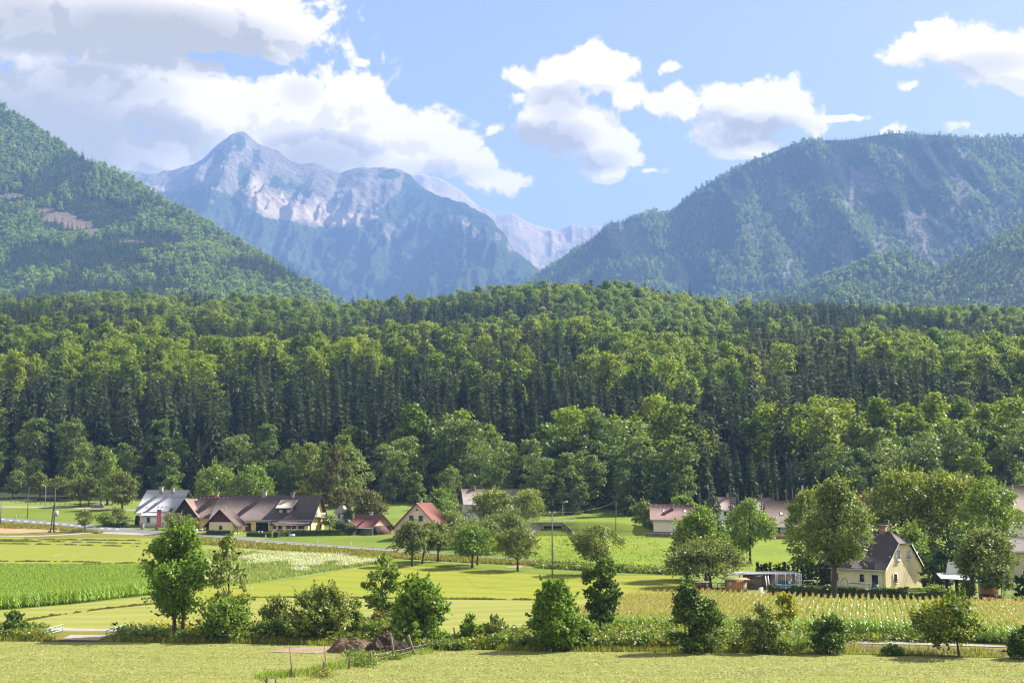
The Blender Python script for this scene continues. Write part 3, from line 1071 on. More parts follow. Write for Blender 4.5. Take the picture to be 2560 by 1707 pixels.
def make_woods():
    rng = np.random.default_rng(21)
    X, Y = jitter_grid(-600, 600, 385, 1340, 8.4, rng)
    Z = hill(X, Y)
    px, py = proj(X, Y, Z)
    keep = (py < wood_edge(px)) & (np.abs(X) < 0.42 * Y + 14)
    X, Y, Z, px, py = X[keep], Y[keep], Z[keep], px[keep], py[keep]
    n = len(X)
    # depth behind the forest's foot, in metres along the ground
    foot = np.interp(px, np.arange(-500, 3100, 40), [ground(q, float(wood_edge(q)))[1] for q in np.arange(-500, 3100, 40)])
    deep = Y - foot
    nz = fbm(X / 75 + 3, Y / 75 + 8, 2)
    n2 = fbm(X / 35 + 31, Y / 45 + 18, 3)
    r = rng.random(n)
    kind = np.full(n, 'spruce', dtype=object)
    beech_p = np.interp(Y, [480, 560, 640, 760, 840, 960, 1040, 1200, 1340], [0.12, 0.3, 0.5, 0.6, 0.92, 0.7, 0.5, 0.85, 0.95])
    beech_p = beech_p + (nz - 0.5) * 4.2 + 0.25 * sstep(900, 300, px) * sstep(700, 850, Y) + 0.25 * sstep(1750, 1950, px) * sstep(2500, 2250, px) * sstep(560, 640, Y) * sstep(900, 820, Y)
    beech_p = beech_p - 0.5 * sstep(1750, 1850, px) * sstep(1000, 1100, Y)
    kind[r < beech_p] = 'beech'
    lar = (n2 > 0.56) & (r > 0.35) & (deep > 40)
    kind[lar & (kind == 'spruce')] = 'larch'
    kind[(rng.random(n) < 0.06) & (kind == 'spruce') & (deep > 25)] = 'pine'
    ed = deep < np.interp(px, [0, 330, 420, 560, 700, 830, 980, 1100, 1560, 1640, 1800, 1900, 2200, 2560], [34, 30, 14, 22, 26, 10, 20, 30, 34, 26, 6, 6, 22, 22]) * (0.6 + 0.8 * nz)
    kind[ed & (rng.random(n) < 0.93)] = 'edge'
    sc = np.where(rng.random(n) < 0.3, rng.uniform(0.5, 0.85, n), rng.uniform(0.85, 1.18, n))
    sc[ed] *= 0.92 * np.interp(deep[ed], [0, 10, 25], [0.62, 0.85, 1.05])
    young = (px > 1820) & (px < 2080) & (deep < 32)      # the young spruce stand on the right
    kind[young] = 'spruce'
    sc[young] = rng.uniform(0.42, 0.62, young.sum())
    thin = rng.random(n) < np.where(kind == 'beech', 0.72, np.where(kind == 'edge', 0.85, np.where(young, 1.0, 0.74)))
    X, Y, Z, px, kind, sc, deep = X[thin], Y[thin], Z[thin], px[thin], kind[thin], sc[thin], deep[thin]
    rot = rng.uniform(0, 6.28, len(X))
    inview = (px > -10) & (px < 2570)
    names = {'beech': ('beech_tree', 'beech'), 'edge': ('broadleaf_tree', 'broadleaf tree'), 'spruce': ('spruce_tree', 'spruce'), 'larch': ('larch_tree', 'larch'), 'pine': ('pine_tree', 'pine')}
    look = {'beech': 'round yellow green beech', 'edge': 'soft green broadleaf tree', 'spruce': 'dark pointed spruce', 'larch': 'pale feathery larch', 'pine': 'dark bare trunked pine'}
    zones = [(120, 'over the left orchard'), (335, 'left of the white metal roof'), (430, 'behind the white metal roof'), (560, 'behind the farm wing'), (690, 'behind the farmhouse dormer'),
             (830, 'behind the farmhouse gable'), (970, 'behind the maroon shed'), (1110, 'behind the pink house'), (1290, 'behind the distant white house'), (1420, 'above the culvert'),
             (1560, 'behind the thin dark pole'), (1680, 'behind the cream house'), (1830, 'behind the blue grey spruce'), (1970, 'behind the garden spruces'), (2160, 'behind the ivy clad tree'), (2350, 'behind the great lime tree'),
             (2470, 'behind the dark maple'), (2700, 'at the right edge')]
    rest = []
    for k in names:
        ids = np.where(kind == k)[0]
        vis = ids[inview[ids]]
        vis = vis[np.argsort(Y[vis] / sc[vis])]
        own = set(vis[:280].tolist())
        for i in ids:
            if i in own:
                me = WOOD[k][int(rng.integers(len(WOOD[k])))]
                near = deep[i] < 30
                o = link(names[k][0], None if near else me, None, (X[i], Y[i], Z[i] - 0.3), rot[i])
                if near:              # the first rows are large enough to show trunk and crown
                    link('crown', PARTS[me.name][0], o)
                    link('trunk', PARTS[me.name][1], o)
                s = sc[i]
                o.scale = (s * rng.uniform(0.9, 1.1), s * rng.uniform(0.9, 1.1), s)
                zone = next(z for e, z in zones if px[i] < e)
                row = 'in the first rows' if near else ('low on the hill' if Y[i] < 640 else 'high on the hill')
                lab = ('tall ' if s > 1.04 else 'small ' if s < 0.8 else '') + look[k] + ' ' + row + ' ' + zone
                tag(o, lab, names[k][1], lab)
            else:
                rest.append(i)
    rest = np.array(rest)
    order = ['beech', 'edge', 'spruce', 'larch', 'pine']
    meshes = [m for k in order for m in WOOD[k]]
    first = np.cumsum([0] + [len(WOOD[k]) for k in order])
    pick = np.array([first[order.index(kind[i])] + rng.integers(len(WOOD[kind[i]])) for i in rest])
    instancer('forest', np.stack([X, Y, Z - 0.3], 1)[rest], rot[rest], sc[rest], pick, meshes)


make_woods()


def wood_on(name, R, kind, spacing, x0, x1, y0, y1, beech, masks=None, rng=None, pxlim=(-60, 2620)):
    rng = rng or np.random.default_rng(5)
    X, Y = jitter_grid(x0, x1, y0, y1, spacing, rng)
    Z, t = ridge_xyz(R, X, Y, kind)
    px, py = proj(X, Y, Z)
    keep = (t > -0.03) & (t < 0.97) & (px > pxlim[0]) & (px < pxlim[1]) & (py < 800) & (Z > R.zb + 5)
    X, Y, Z, px, py, t = X[keep], Y[keep], Z[keep], px[keep], py[keep], t[keep]
    if masks is not None:
        veg, scr = masks(px, py, X, Y, t)
        k2 = (veg > 0.45) | (rng.random(len(X)) < 0.35)
        k2 &= scr < 0.3
        X, Y, Z, px, py, t = X[k2], Y[k2], Z[k2], px[k2], py[k2], t[k2]
    bp = beech(px, py, X, Y)
    isb = rng.random(len(X)) < bp
    pick = np.where(isb, rng.integers(0, 4, len(X)), 4 + rng.integers(0, 4, len(X)))
    sc = rng.uniform(0.6, 1.1, len(X))
    instancer(name, np.stack([X, Y, Z - 1], 1), rng.uniform(0, 6.28, len(X)), sc, pick, FAR['beech'] + FAR['spruce'])
    return len(X)


nt = wood_on('left_hill_forest', left_hill, 'soft', 12.0, -1600, -250, 1800, 3900, lambda px, py, X, Y: 0.55 + 5.0 * (fbm(X / 150, Y / 190, 4) - 0.5), masks=hill_masks)
nt += wood_on('mountain_forest', right_mtn, 'cliff', 15.5, -260, 2500, 3100, 5800, lambda px, py, X, Y: 0.45 + 5.0 * (fbm(X / 200 + 9, Y / 320, 4) - 0.5) + 0.5 * sstep(600, 720, py), masks=cliff_masks)
nt += wood_on('foothill_forest', foot_hill, 'soft', 11.5, 200, 1500, 2100, 3650, lambda px, py, X, Y: 0.12 + 2.2 * (fbm(X / 120 + 2, Y / 120, 4) - 0.5))
nt += wood_on('knoll_forest', knoll, 'soft', 11.0, 450, 1300, 3000, 3700, lambda px, py, X, Y: 0.6 + 1.5 * (fbm(X / 90 + 2, Y / 90, 4) - 0.5))
print('far trees', nt)


# ------------------------------------------------------------------ fields, roads and paths
def resample(line, n):
    P = np.array(line, dtype=float)
    s = np.concatenate([[0], np.cumsum(np.hypot(*(P[1:] - P[:-1]).T))])
    q = np.linspace(0, s[-1], n)
    return np.stack([np.interp(q, s, P[:, 0]), np.interp(q, s, P[:, 1])], 1)


def strip(name, m, lines, off=0.03, nx=None, kind='structure'):
    """a sheet draped on the ground between rows of photo points, far row first"""
    L = max(np.ptp([p[0] for p in ln]) for ln in lines)
    nx = nx or int(max(12, L / 10))
    rows = [np.array([ground(*p)[:2] for p in resample(ln, nx)]) for ln in lines]
    full = [rows[0]]
    for a, b in zip(rows[:-1], rows[1:]):
        k = max(1, int(np.ceil(np.abs(a - b).max() / 4.0)))
        for i in range(1, k + 1):
            full.append(a + (b - a) * i / k)
    V = np.array([[(x, y, g(y) + off) for x, y in r] for r in full]).reshape(-1, 3)
    fc = grid_faces(len(full), nx)[:, ::-1]
    me = mesh_np(name, V, [fc], [m], smooth=True)
    return tag(link(name, me), kind=kind)


MAT['hay'] = ground_mat('mown hay meadow', (0.159, 0.179, 0.036, 1), (0.193, 0.201, 0.050, 1), (0.265, 0.276, 0.113, 1), 0.22, (0.45, 1, 1), 2.6, 0.5, dots=((0.066, 0.071, 0.021, 1), 1.7, 0.75), amt3=0.7, band=(3.6, (0.10, 0.99, 0), (0.150, 0.165, 0.040, 1), 0.45))
MAT['bright'] = ground_mat('freshly mown field', (0.172, 0.194, 0.014, 1), (0.193, 0.204, 0.018, 1), (0.211, 0.218, 0.046, 1), 0.05, (0.4, 1, 1), 1.6, 0.2, band=(9.0, (0.45, 0.89, 0), (0.149, 0.175, 0.021, 1), 0.85))
MAT['pale'] = ground_mat('pale mown meadow', (0.168, 0.187, 0.027, 1), (0.193, 0.204, 0.036, 1), (0.224, 0.228, 0.086, 1), 0.08, (0.4, 1, 1), 1.8, 0.3, band=(7.0, (-0.34, 0.94, 0), (0.218, 0.224, 0.079, 1), 0.85))
MAT['strips'] = ground_mat('striped meadow', (0.162, 0.187, 0.021, 1), (0.183, 0.197, 0.026, 1), (0.198, 0.211, 0.059, 1), 0.05, (0.25, 1, 1), 1.2, 0.3, dots=((0.264, 0.264, 0.158, 1), 0.55, 0.6))
MAT['flowers'] = ground_mat('white flower meadow', (0.116, 0.172, 0.029, 1), (0.153, 0.198, 0.042, 1), (0.224, 0.244, 0.106, 1), 0.05, (0.5, 1, 1), 1.2, 0.4, dots=((0.330, 0.330, 0.224, 1), 0.8, 0.9))
MAT['yellowflowers'] = ground_mat('flowering meadow', (0.101, 0.157, 0.013, 1), (0.149, 0.191, 0.014, 1), (0.158, 0.198, 0.040, 1), 0.03, (0.4, 1, 1), 0.9, 0.4, dots=((0.277, 0.251, 0.020, 1), 0.5, 0.75))
MAT['lush'] = ground_mat('lush grass', (0.091, 0.136, 0.013, 1), (0.122, 0.160, 0.017, 1), (0.145, 0.172, 0.040, 1), 0.08, fine=1.2)
MAT['verge'] = ground_mat('dry verge', (0.112, 0.106, 0.020, 1), (0.145, 0.145, 0.023, 1), (0.165, 0.112, 0.040, 1), 0.12, (0.4, 1, 1), 0.9, 0.6)
MAT['stubble'] = ground_mat('stubble', (0.277, 0.198, 0.106, 1), (0.304, 0.224, 0.125, 1), (0.251, 0.165, 0.086, 1), 0.2, fine=2.0)
MAT['asphalt'] = ground_mat('asphalt', (0.132, 0.132, 0.139, 1), (0.158, 0.158, 0.165, 1), (0.185, 0.185, 0.185, 1), 0.3, fine=3.0, bump=0.1, rough=0.8)
MAT['gravel'] = ground_mat('pale gravel', (0.264, 0.238, 0.205, 1), (0.310, 0.284, 0.244, 1), (0.343, 0.317, 0.277, 1), 0.4, fine=4.0, bump=0.4)
MAT['soil'] = ground_mat('bare soil', (0.12, 0.08, 0.05, 1), (0.18, 0.125, 0.08, 1), (0.24, 0.19, 0.11, 1), 0.5, fine=2.5, bump=0.9)
MAT['dust'] = ground_mat('dusty soil', (0.224, 0.165, 0.112, 1), (0.264, 0.205, 0.145, 1), (0.132, 0.132, 0.040, 1), 0.5, fine=2.0)
MAT['white'] = plain('white paint', (0.78, 0.78, 0.76), 0.6, 0.04)

# fields, far to near
strip('far_meadow', MAT['yellowflowers'], [[(1330, 1287), (1620, 1291)], [(1330, 1312), (1640, 1318)]], 0.02)
strip('meadow', MAT['yellowflowers'], [[(1180, 1322), (1400, 1328), (1640, 1334), (1960, 1340)], [(1100, 1360), (1500, 1370), (1980, 1390)], [(1080, 1385), (1330, 1399), (1680, 1421), (2000, 1440)]], 0.025)
strip('farm_meadow', MAT['lush'], [[(820, 1290), (1100, 1296)], [(730, 1330), (1110, 1350)], [(660, 1348), (1000, 1372)]], 0.022)
strip('upper_meadow', MAT['lush'], [[(-120, 1268), (340, 1278)], [(-120, 1292), (330, 1318)]], 0.02)
strip('striped_meadow', MAT['strips'], [[(-120, 1344), (250, 1338), (520, 1352), (900, 1388)], [(-120, 1425), (300, 1425), (560, 1425), (900, 1412)]], 0.024)
strip('flower_meadow', MAT['flowers'], [[(500, 1374), (760, 1384), (985, 1396)], [(440, 1420), (750, 1412), (960, 1404)], [(440, 1475), (620, 1458), (750, 1446), (960, 1406)]], 0.034)
strip('mown_field', MAT['bright'], [[(440, 1476), (620, 1459), (750, 1447), (962, 1405), (1150, 1416), (1400, 1428), (1690, 1436)], [(440, 1492), (1000, 1470), (1700, 1470)], [(400, 1510), (700, 1494), (1000, 1496), (1360, 1500), (1560, 1492), (1720, 1482)]], 0.044)
strip('pale_meadow', MAT['pale'], [[(-120, 1535), (100, 1518), (400, 1490), (700, 1494), (1000, 1497), (1360, 1501), (1640, 1490)], [(-120, 1550), (640, 1530), (1560, 1525)], [(-120, 1576), (640, 1584), (1300, 1596), (1500, 1600)]], 0.03)
strip('orchard_grass', MAT['lush'], [[(960, 1398), (1180, 1412), (1330, 1420), (1480, 1428), (1690, 1432)], [(960, 1408), (1180, 1424), (1330, 1434), (1480, 1440), (1690, 1438)]], 0.056)
strip('roadside_verge', MAT['verge'], [[(500, 1345), (640, 1356), (990, 1381), (1300, 1404), (1500, 1415), (1690, 1427)], [(500, 1360), (640, 1372), (990, 1396), (1300, 1412), (1500, 1426), (1690, 1436)]], 0.066)
strip('verge', MAT['verge'], [[(-120, 1304), (130, 1315), (250, 1330)], [(-120, 1338), (130, 1336), (250, 1333)]], 0.03)
strip('stubble_field', MAT['stubble'], [[(-120, 1315), (60, 1319), (150, 1325)], [(-120, 1334), (60, 1333), (150, 1329)]], 0.05)
strip('junction_verge', MAT['verge'], [[(60, 1340), (250, 1334), (400, 1336)], [(60, 1346), (250, 1343), (400, 1344)]], 0.04)
# roads
strip('gravel_junction', MAT['gravel'], [[(236, 1329), (330, 1331), (420, 1336)], [(246, 1333), (330, 1337), (420, 1340)]], 0.06)
strip('main_road', MAT['asphalt'], [[(-160, 1278), (0, 1293), (185, 1308), (330, 1321), (420, 1328), (520, 1334), (640, 1347.5), (820, 1362), (985, 1373), (1320, 1399.5), (1500, 1410), (1680, 1421.5), (1800, 1430)],
                                    [(-160, 1290), (0, 1303), (150, 1313), (260, 1328), (400, 1336), (520, 1342), (640, 1354), (820, 1367), (985, 1377.5), (1320, 1402.8), (1500, 1413), (1680, 1424), (1800, 1432)]], 0.075, nx=240)
for i in range(16):
    x = 4 + i * 19
    yy = float(np.interp(x, [0, 200, 330], [1298.5, 1315, 1328])) - 0.4
    strip('road_marking', MAT['white'], [[(x, yy - 0.45), (x + 8, yy + 0.1)], [(x, yy + 0.35), (x + 8, yy + 0.95)]], 0.085, nx=3)
strip('edge_line', MAT['white'], [[(640, 1353.2), (820, 1366.2), (985, 1376.9)], [(640, 1353.8), (820, 1366.8), (985, 1377.3)]], 0.085, nx=40)
strip('path', MAT['gravel'], [[(-120, 1264.5), (120, 1266.5), (215, 1269.5), (350, 1274)], [(-120, 1267), (120, 1269), (215, 1272), (350, 1276.5)]], 0.05)
strip('field_path', MAT['gravel'], [[(-120, 1342), (90, 1339.5), (200, 1333), (252, 1328)], [(-120, 1344), (90, 1341.5), (200, 1335.5), (252, 1331.5)]], 0.062)
strip('side_path', MAT['dust'], [[(1318, 1401), (1354, 1403)], [(1298, 1410), (1330, 1411)], [(1262, 1420), (1302, 1420)]], 0.09)
strip('field_entrance', MAT['dust'], [[(984, 1378), (1006, 1379)], [(968, 1394), (996, 1394)]], 0.09)
strip('gravel_track', MAT['gravel'], [[(-120, 1564), (180, 1571), (640, 1578), (1280, 1592), (2000, 1601), (2300, 1606), (2700, 1617)],
                                      [(-120, 1568), (180, 1577), (640, 1583), (1280, 1596), (2000, 1606), (2300, 1612), (2700, 1624)]], 0.06, nx=160)
strip('ditch_bank', MAT['verge'], [[(-120, 1570), (180, 1579), (640, 1585), (1280, 1598), (2000, 1608), (2300, 1614), (2700, 1626)],
                                   [(-120, 1602), (200, 1603), (640, 1608), (1000, 1618), (1350, 1627), (2000, 1632), (2560, 1645), (2700, 1650)]], 0.045, nx=160)
strip('soil_bank', MAT['soil'], [[(1990, 1611), (2300, 1617), (2700, 1630)], [(1990, 1622), (2300, 1630), (2700, 1643)]], 0.07)
strip('bridge_deck', MAT['gravel'], [[(176, 1589), (268, 1590)], [(148, 1602), (246, 1603)]], 0.12)
strip('hay_meadow', MAT['hay'], [[(-120, 1603), (200, 1604), (640, 1610), (1000, 1620), (1350, 1628), (2000, 1633), (2560, 1646), (2700, 1651)], [(-160, 1660), (2720, 1680)], [(-220, 1730), (2780, 1730)]], 0.035, nx=120)
strip('dusty_patch', MAT['dust'], [[(720, 1620), (890, 1616)], [(660, 1630), (800, 1634)]], 0.07)

# ---- grass and weeds that nobody could count
LEAF['grass'] = leaf_mat('grass blade', (0.189, 0.270, 0.035, 1), (0.216, 0.297, 0.040, 1), var=0.45, spec=0.2)
LEAF['drygrass'] = leaf_mat('dry grass blade', (0.21, 0.22, 0.05, 1), (0.25, 0.235, 0.06, 1), var=0.5, spec=0.15)
LEAF['palegrass'] = leaf_mat('pale seeding grass', (0.24, 0.29, 0.09, 1), (0.26, 0.31, 0.10, 1), var=0.4, spec=0.2)
LEAF['hayblade'] = leaf_mat('hay blade', (0.36, 0.34, 0.17, 1), (0.36, 0.34, 0.17, 1), var=0.7, spec=0.2)
LEAF['hayrow'] = leaf_mat('raked hay', (0.15, 0.15, 0.055, 1), (0.15, 0.15, 0.055, 1), var=0.5, spec=0.15)
LEAF['whiteflower'] = leaf_mat('white umbel', (0.52, 0.53, 0.40, 1), (0.52, 0.53, 0.40, 1), var=0.25)
LEAF['yellowflower'] = leaf_mat('yellow flower', (0.42, 0.34, 0.03, 1), (0.42, 0.34, 0.03, 1), var=0.3)
LEAF['weed'] = leaf_mat('weed leaf', (0.115, 0.176, 0.025, 1), (0.115, 0.176, 0.025, 1), var=0.5, hi=(0.270, 0.257, 0.040, 1))


def sample_region(rng, lines, n):
    """n random ground points between photo rows"""
    a, b = resample(lines[0], 80), resample(lines[1], 80)
    s, f = rng.random(n) * 78.99, rng.random(n)
    i = s.astype(int)
    w = (s - i)[:, None]
    P = (a[i] * (1 - w) + a[i + 1] * w) * (1 - f[:, None]) + (b[i] * (1 - w) + b[i + 1] * w) * f[:, None]
    return np.array([ground(*p) for p in P])


def blades(name, m, P, h, w, rng, per=4, spread=0.2, lean=0.35):
    """upright grass blades (triangles) round each point"""
    P = np.repeat(P, per, 0)
    n = len(P)
    P = P + np.concatenate([rng.normal(scale=spread, size=(n, 2)), np.zeros((n, 1))], 1)
    hh = h * rng.uniform(0.5, 1.3, (n, 1))
    an = rng.uniform(0, 6.28, n)
    s = np.stack([np.cos(an), np.sin(an), 0 * an], 1) * w * rng.uniform(0.6, 1.4, (n, 1))
    ln = np.concatenate([rng.normal(scale=lean, size=(n, 2)), np.ones((n, 1))], 1)
    V = np.stack([P - s, P + s, P + ln * hh], 1).reshape(-1, 3)
    me = mesh_np(name, V, [np.arange(3 * n).reshape(-1, 3)], [m])
    return tag(link(name, me), kind='stuff')


def sprays(name, m, P, h, size, rng, per=6, spread=0.3):
    """loose leafy weeds: small leaves between the ground and height h"""
    P = np.repeat(P, per, 0)
    n = len(P)
    P = P + np.concatenate([rng.normal(scale=spread, size=(n, 2)), (rng.random((n, 1)) ** 0.8) * h * rng.uniform(0.6, 1.3, (n, 1))], 1)
    N = unit(rng.normal(size=(n, 3)) * 0.8 + np.array([0, 0, 0.7]))
    V, fq = leaves(rng, P, N, size)
    return tag(link(name, mesh_np(name, V, [fq], [m])), kind='stuff')


def make_grass():
    rng = np.random.default_rng(77)
    top = [(-60, 1580), (180, 1584), (640, 1588), (1280, 1600), (2000, 1612), (2600, 1630)]
    bot = [(-60, 1603), (200, 1603), (640, 1608), (1000, 1619), (1350, 1628), (2000, 1633), (2600, 1648)]
    P = sample_region(rng, [top, bot], 7500)
    px, _ = proj(P[:, 0], P[:, 1], P[:, 2])
    P = P[(px < 130) | ((px > 285) & ((px < 1985) | (rng.random(len(px)) < 0.18)))]
    blades('long_grass', LEAF['drygrass'], P, 0.55, 0.05, rng, 4)
    blades('bank_grass', LEAF['grass'], P[::2], 0.5, 0.06, rng, 4)
    # weeds along the ditch, thick between the shrubs
    for nm, (x0, x1, y0, y1), n, h in [('weeds', (300, 640, 1580, 1602), 500, 0.8), ('weeds', (620, 1000, 1580, 1606), 700, 0.9), ('weeds', (1190, 1330, 1592, 1622), 420, 1.1),
                                       ('weeds', (1430, 1700, 1580, 1624), 1700, 1.2), ('weeds', (1780, 2010, 1590, 1628), 900, 1.2), ('weeds', (2010, 2560, 1596, 1606), 260, 0.7), ('weeds', (-40, 110, 1576, 1600), 320, 0.9), ('weeds', (1010, 1180, 1600, 1624), 420, 0.8)]:
        P = sample_region(rng, [[(x0, y0), (x1, y0 + 4)], [(x0, y1), (x1, y1 + 2)]], n)
        P[:, 2] += 0
        clump = 0.35 + 1.3 * fbm(P[:, 0] / 1.7, P[:, 1] / 1.7, 3)
        Q = P[clump > 0.8]
        sprays(nm, LEAF['weed'], Q, h, 0.16, rng, 22, 0.35)
    P = sample_region(rng, [[(320, 1574), (640, 1580)], [(320, 1594), (640, 1600)]], 90)
    P[:, 2] += 0.9
    sprays('yellow_flowers', LEAF['yellowflower'], P, 0.5, 0.12, rng, 6, 0.25)
    P = sample_region(rng, [[(1440, 1585), (1700, 1590)], [(1440, 1615), (1980, 1620)]], 120)
    P[:, 2] += 0.9
    sprays('ditch_flowers', LEAF['yellowflower'], P, 0.5, 0.1, rng, 5, 0.2)
    # roadside verge
    P = sample_region(rng, [[(500, 1347), (640, 1358), (990, 1384), (1300, 1406), (1690, 1428)], [(500, 1360), (640, 1372), (990, 1396), (1300, 1413), (1690, 1437)]], 5000)
    blades('verge_grass', LEAF['drygrass'], P, 0.7, 0.12, rng, 4, 0.3)
    P = sample_region(rng, [[(1340, 1410), (1690, 1429)], [(1340, 1420), (1690, 1438)]], 900)
    sprays('verge_weeds', LEAF['weed'], P, 0.8, 0.25, rng, 8, 0.5)
    P = sample_region(rng, [[(-60, 1305), (130, 1316), (250, 1331)], [(-60, 1318), (130, 1324), (250, 1333)]], 1500)
    blades('stubble_edge_grass', LEAF['drygrass'], P, 0.6, 0.15, rng, 4, 0.4)
    # flowers standing in the white meadow
    P = sample_region(rng, [[(520, 1380), (960, 1396)], [(480, 1462), (640, 1450), (950, 1408)]], 5200)
    k = fbm(P[:, 0] / 9, P[:, 1] / 14, 3)
    P = P[k > 0.46]
    P[:, 2] += 0.5
    sprays('white_flowers', LEAF['whiteflower'], P, 0.35, 0.13, rng, 5, 0.5)
    P = sample_region(rng, [[(460, 1376), (980, 1397)], [(440, 1474), (640, 1456), (960, 1406)]], 6000)
    blades('tall_grass', LEAF['palegrass'], P, 0.6, 0.10, rng, 4, 0.4)
    P = sample_region(rng, [[(1120, 1330), (1640, 1336)], [(1120, 1384), (1680, 1420)]], 1600)
    blades('meadow_grass', LEAF['grass'], P, 0.3, 0.12, rng, 3, 0.5)
    P = P[fbm(P[:, 0] / 12, P[:, 1] / 12, 3) > 0.54][::3]
    P[:, 2] += 0.35
    sprays('meadow_flowers', LEAF['yellowflower'], P, 0.2, 0.1, rng, 4, 0.6)
    # cut hay lying on the near meadow
    P = sample_region(rng, [[(-100, 1606), (640, 1612), (1350, 1631), (2660, 1652)], [(-140, 1722), (2700, 1722)]], 26000)
    k = fbm(P[:, 0] / 1.6 + 5, P[:, 1] / 0.9, 3)
    P = P[k > 0.42]
    n = len(P) * 3
    Q = np.repeat(P, 3, 0) + np.concatenate([rng.normal(scale=(0.22, 0.1), size=(n, 2)), 0.03 + 0.05 * rng.random((n, 1))], 1)
    V, fq = leaves(rng, Q, unit(rng.normal(size=(n, 3)) * 0.45 + np.array([0, 0, 1])), 0.12, 0.22)
    tag(link('cut_hay', mesh_np('cut_hay', V, [fq], [LEAF['hayblade']])), kind='stuff')
    # low regrowth that stands up through it
    P = sample_region(rng, [[(-100, 1606), (640, 1612), (1350, 1631), (2660, 1652)], [(-140, 1722), (2700, 1722)]], 22000)
    blades('meadow_regrowth', LEAF['grass'], P, 0.09, 0.03, rng, 3, 0.15)
    # raked rows of hay
    for k, ln in enumerate([[(-60, 1351), (110, 1349), (350, 1351)], [(-60, 1353.5), (150, 1354), (350, 1359)], [(-60, 1358), (150, 1361), (345, 1366)], [(-60, 1403), (170, 1403.5), (250, 1406)],
                            [(-60, 1411), (140, 1413), (350, 1407)], [(530, 1493), (700, 1494), (1000, 1496), (1380, 1500)], [(560, 1375), (620, 1378), (700, 1384)],
                            [(60, 1553), (130, 1540), (260, 1522), (400, 1508)], [(280, 1572), (640, 1580)], [(-60, 1561), (40, 1563)]]):
        L = resample(ln, 400)
        P = np.array([ground(*p) for p in L])
        wob = np.clip(fbm(np.arange(400) / 14.0 + 50 * k, np.arange(400) * 0, 3) * 2 - 0.55, 0.0, 1)
        Q = np.repeat(P, 12, 0)
        w = np.repeat(wob, 12)
        seg = np.linalg.norm(P[1] - P[0])
        Q = Q + np.stack([rng.uniform(-seg, seg, len(Q)), rng.normal(scale=0.3, size=len(Q)), 0.02 + rng.random(len(Q)) * 0.24 * w], 1)
        Q = Q[w > 0.12]
        V, fq = leaves(rng, Q, unit(rng.normal(size=(len(Q), 3))), 0.16, 0.4)
        tag(link('hay_row', mesh_np('hay_row', V, [fq], [LEAF['hayrow']])), kind='stuff')


make_grass()


# ---- maize
LEAF['maize'] = leaf_mat('maize leaf', (0.25, 0.365, 0.05, 1), (0.28, 0.39, 0.06, 1), trans=0.45, rough=0.4, spec=0.5, var=0.3)
LEAF['tassel'] = leaf_mat('maize tassel', (0.42, 0.30, 0.16, 1), (0.44, 0.32, 0.18, 1), trans=0.4, var=0.25, spec=0.1)


def maize(seed, tassel):
    rng = np.random.default_rng(seed)
    V, fs, mi, n = [], [], [], 0
    H = 2.0
    a0 = rng.uniform(0, 3.14)
    for i in range(9):
        z = 0.25 + 1.5 * i / 9
        an = a0 + (i % 2) * math.pi + rng.uniform(-0.5, 0.5)
        u, s = np.array([math.cos(an), math.sin(an), 0]), np.array([-math.sin(an), math.cos(an), 0])
        L = rng.uniform(0.55, 0.8) * (1 - 0.25 * i / 9)
        w = 0.055
        pts = [np.array([0, 0, z]), u * L * 0.4 + np.array([0, 0, z + 0.28]), u * L * 0.8 + np.array([0, 0, z + 0.22]), u * L * 1.1 + np.array([0, 0, z - 0.12])]
        ws = [w * 0.5, w, w * 0.8, 0.01]
        for p, q in zip(pts, ws):
            V += [p - s * q, p + s * q]
        for k in range(3):
            fs.append((n + 2 * k, n + 2 * k + 1, n + 2 * k + 3, n + 2 * k + 2))
            mi.append(0)
        n += 8
    for an in (0, 1.57):
        s = np.array([math.cos(an), math.sin(an), 0]) * 0.022
        V += [-s, s, s * 0.7 + np.array([0, 0, H]), -s * 0.7 + np.array([0, 0, H])]
        fs.append((n, n + 1, n + 2, n + 3))
        mi.append(0)
        n += 4
    if tassel:
        for k in range(3):
            an = k * 2.1 + rng.uniform(-0.2, 0.2)
            u = np.array([math.cos(an), math.sin(an), 0]) * rng.uniform(0.08, 0.2)
            s = np.array([-math.sin(an), math.cos(an), 0]) * 0.013
            b = np.array([0, 0, H - 0.12])
            t_ = b + u + np.array([0, 0, rng.uniform(0.3, 0.42)])
            V += [b - s, b + s, t_ + s, t_ - s]
            fs.append((n, n + 1, n + 2, n + 3))
            mi.append(1)
            n += 4
    return mesh_np('maize plant', np.array(V), [np.array(fs)], [LEAF['maize'], LEAF['tassel']], mi)


def inside(px, py, poly):
    r = np.zeros(len(px), dtype=bool)
    n = len(poly)
    for i in range(n):
        x1, y1 = poly[i]
        x2, y2 = poly[(i + 1) % n]
        c = ((y1 > py) != (y2 > py)) & (px < (x2 - x1) * (py - y1) / (y2 - y1 + 1e-9) + x1)
        r ^= c
    return r


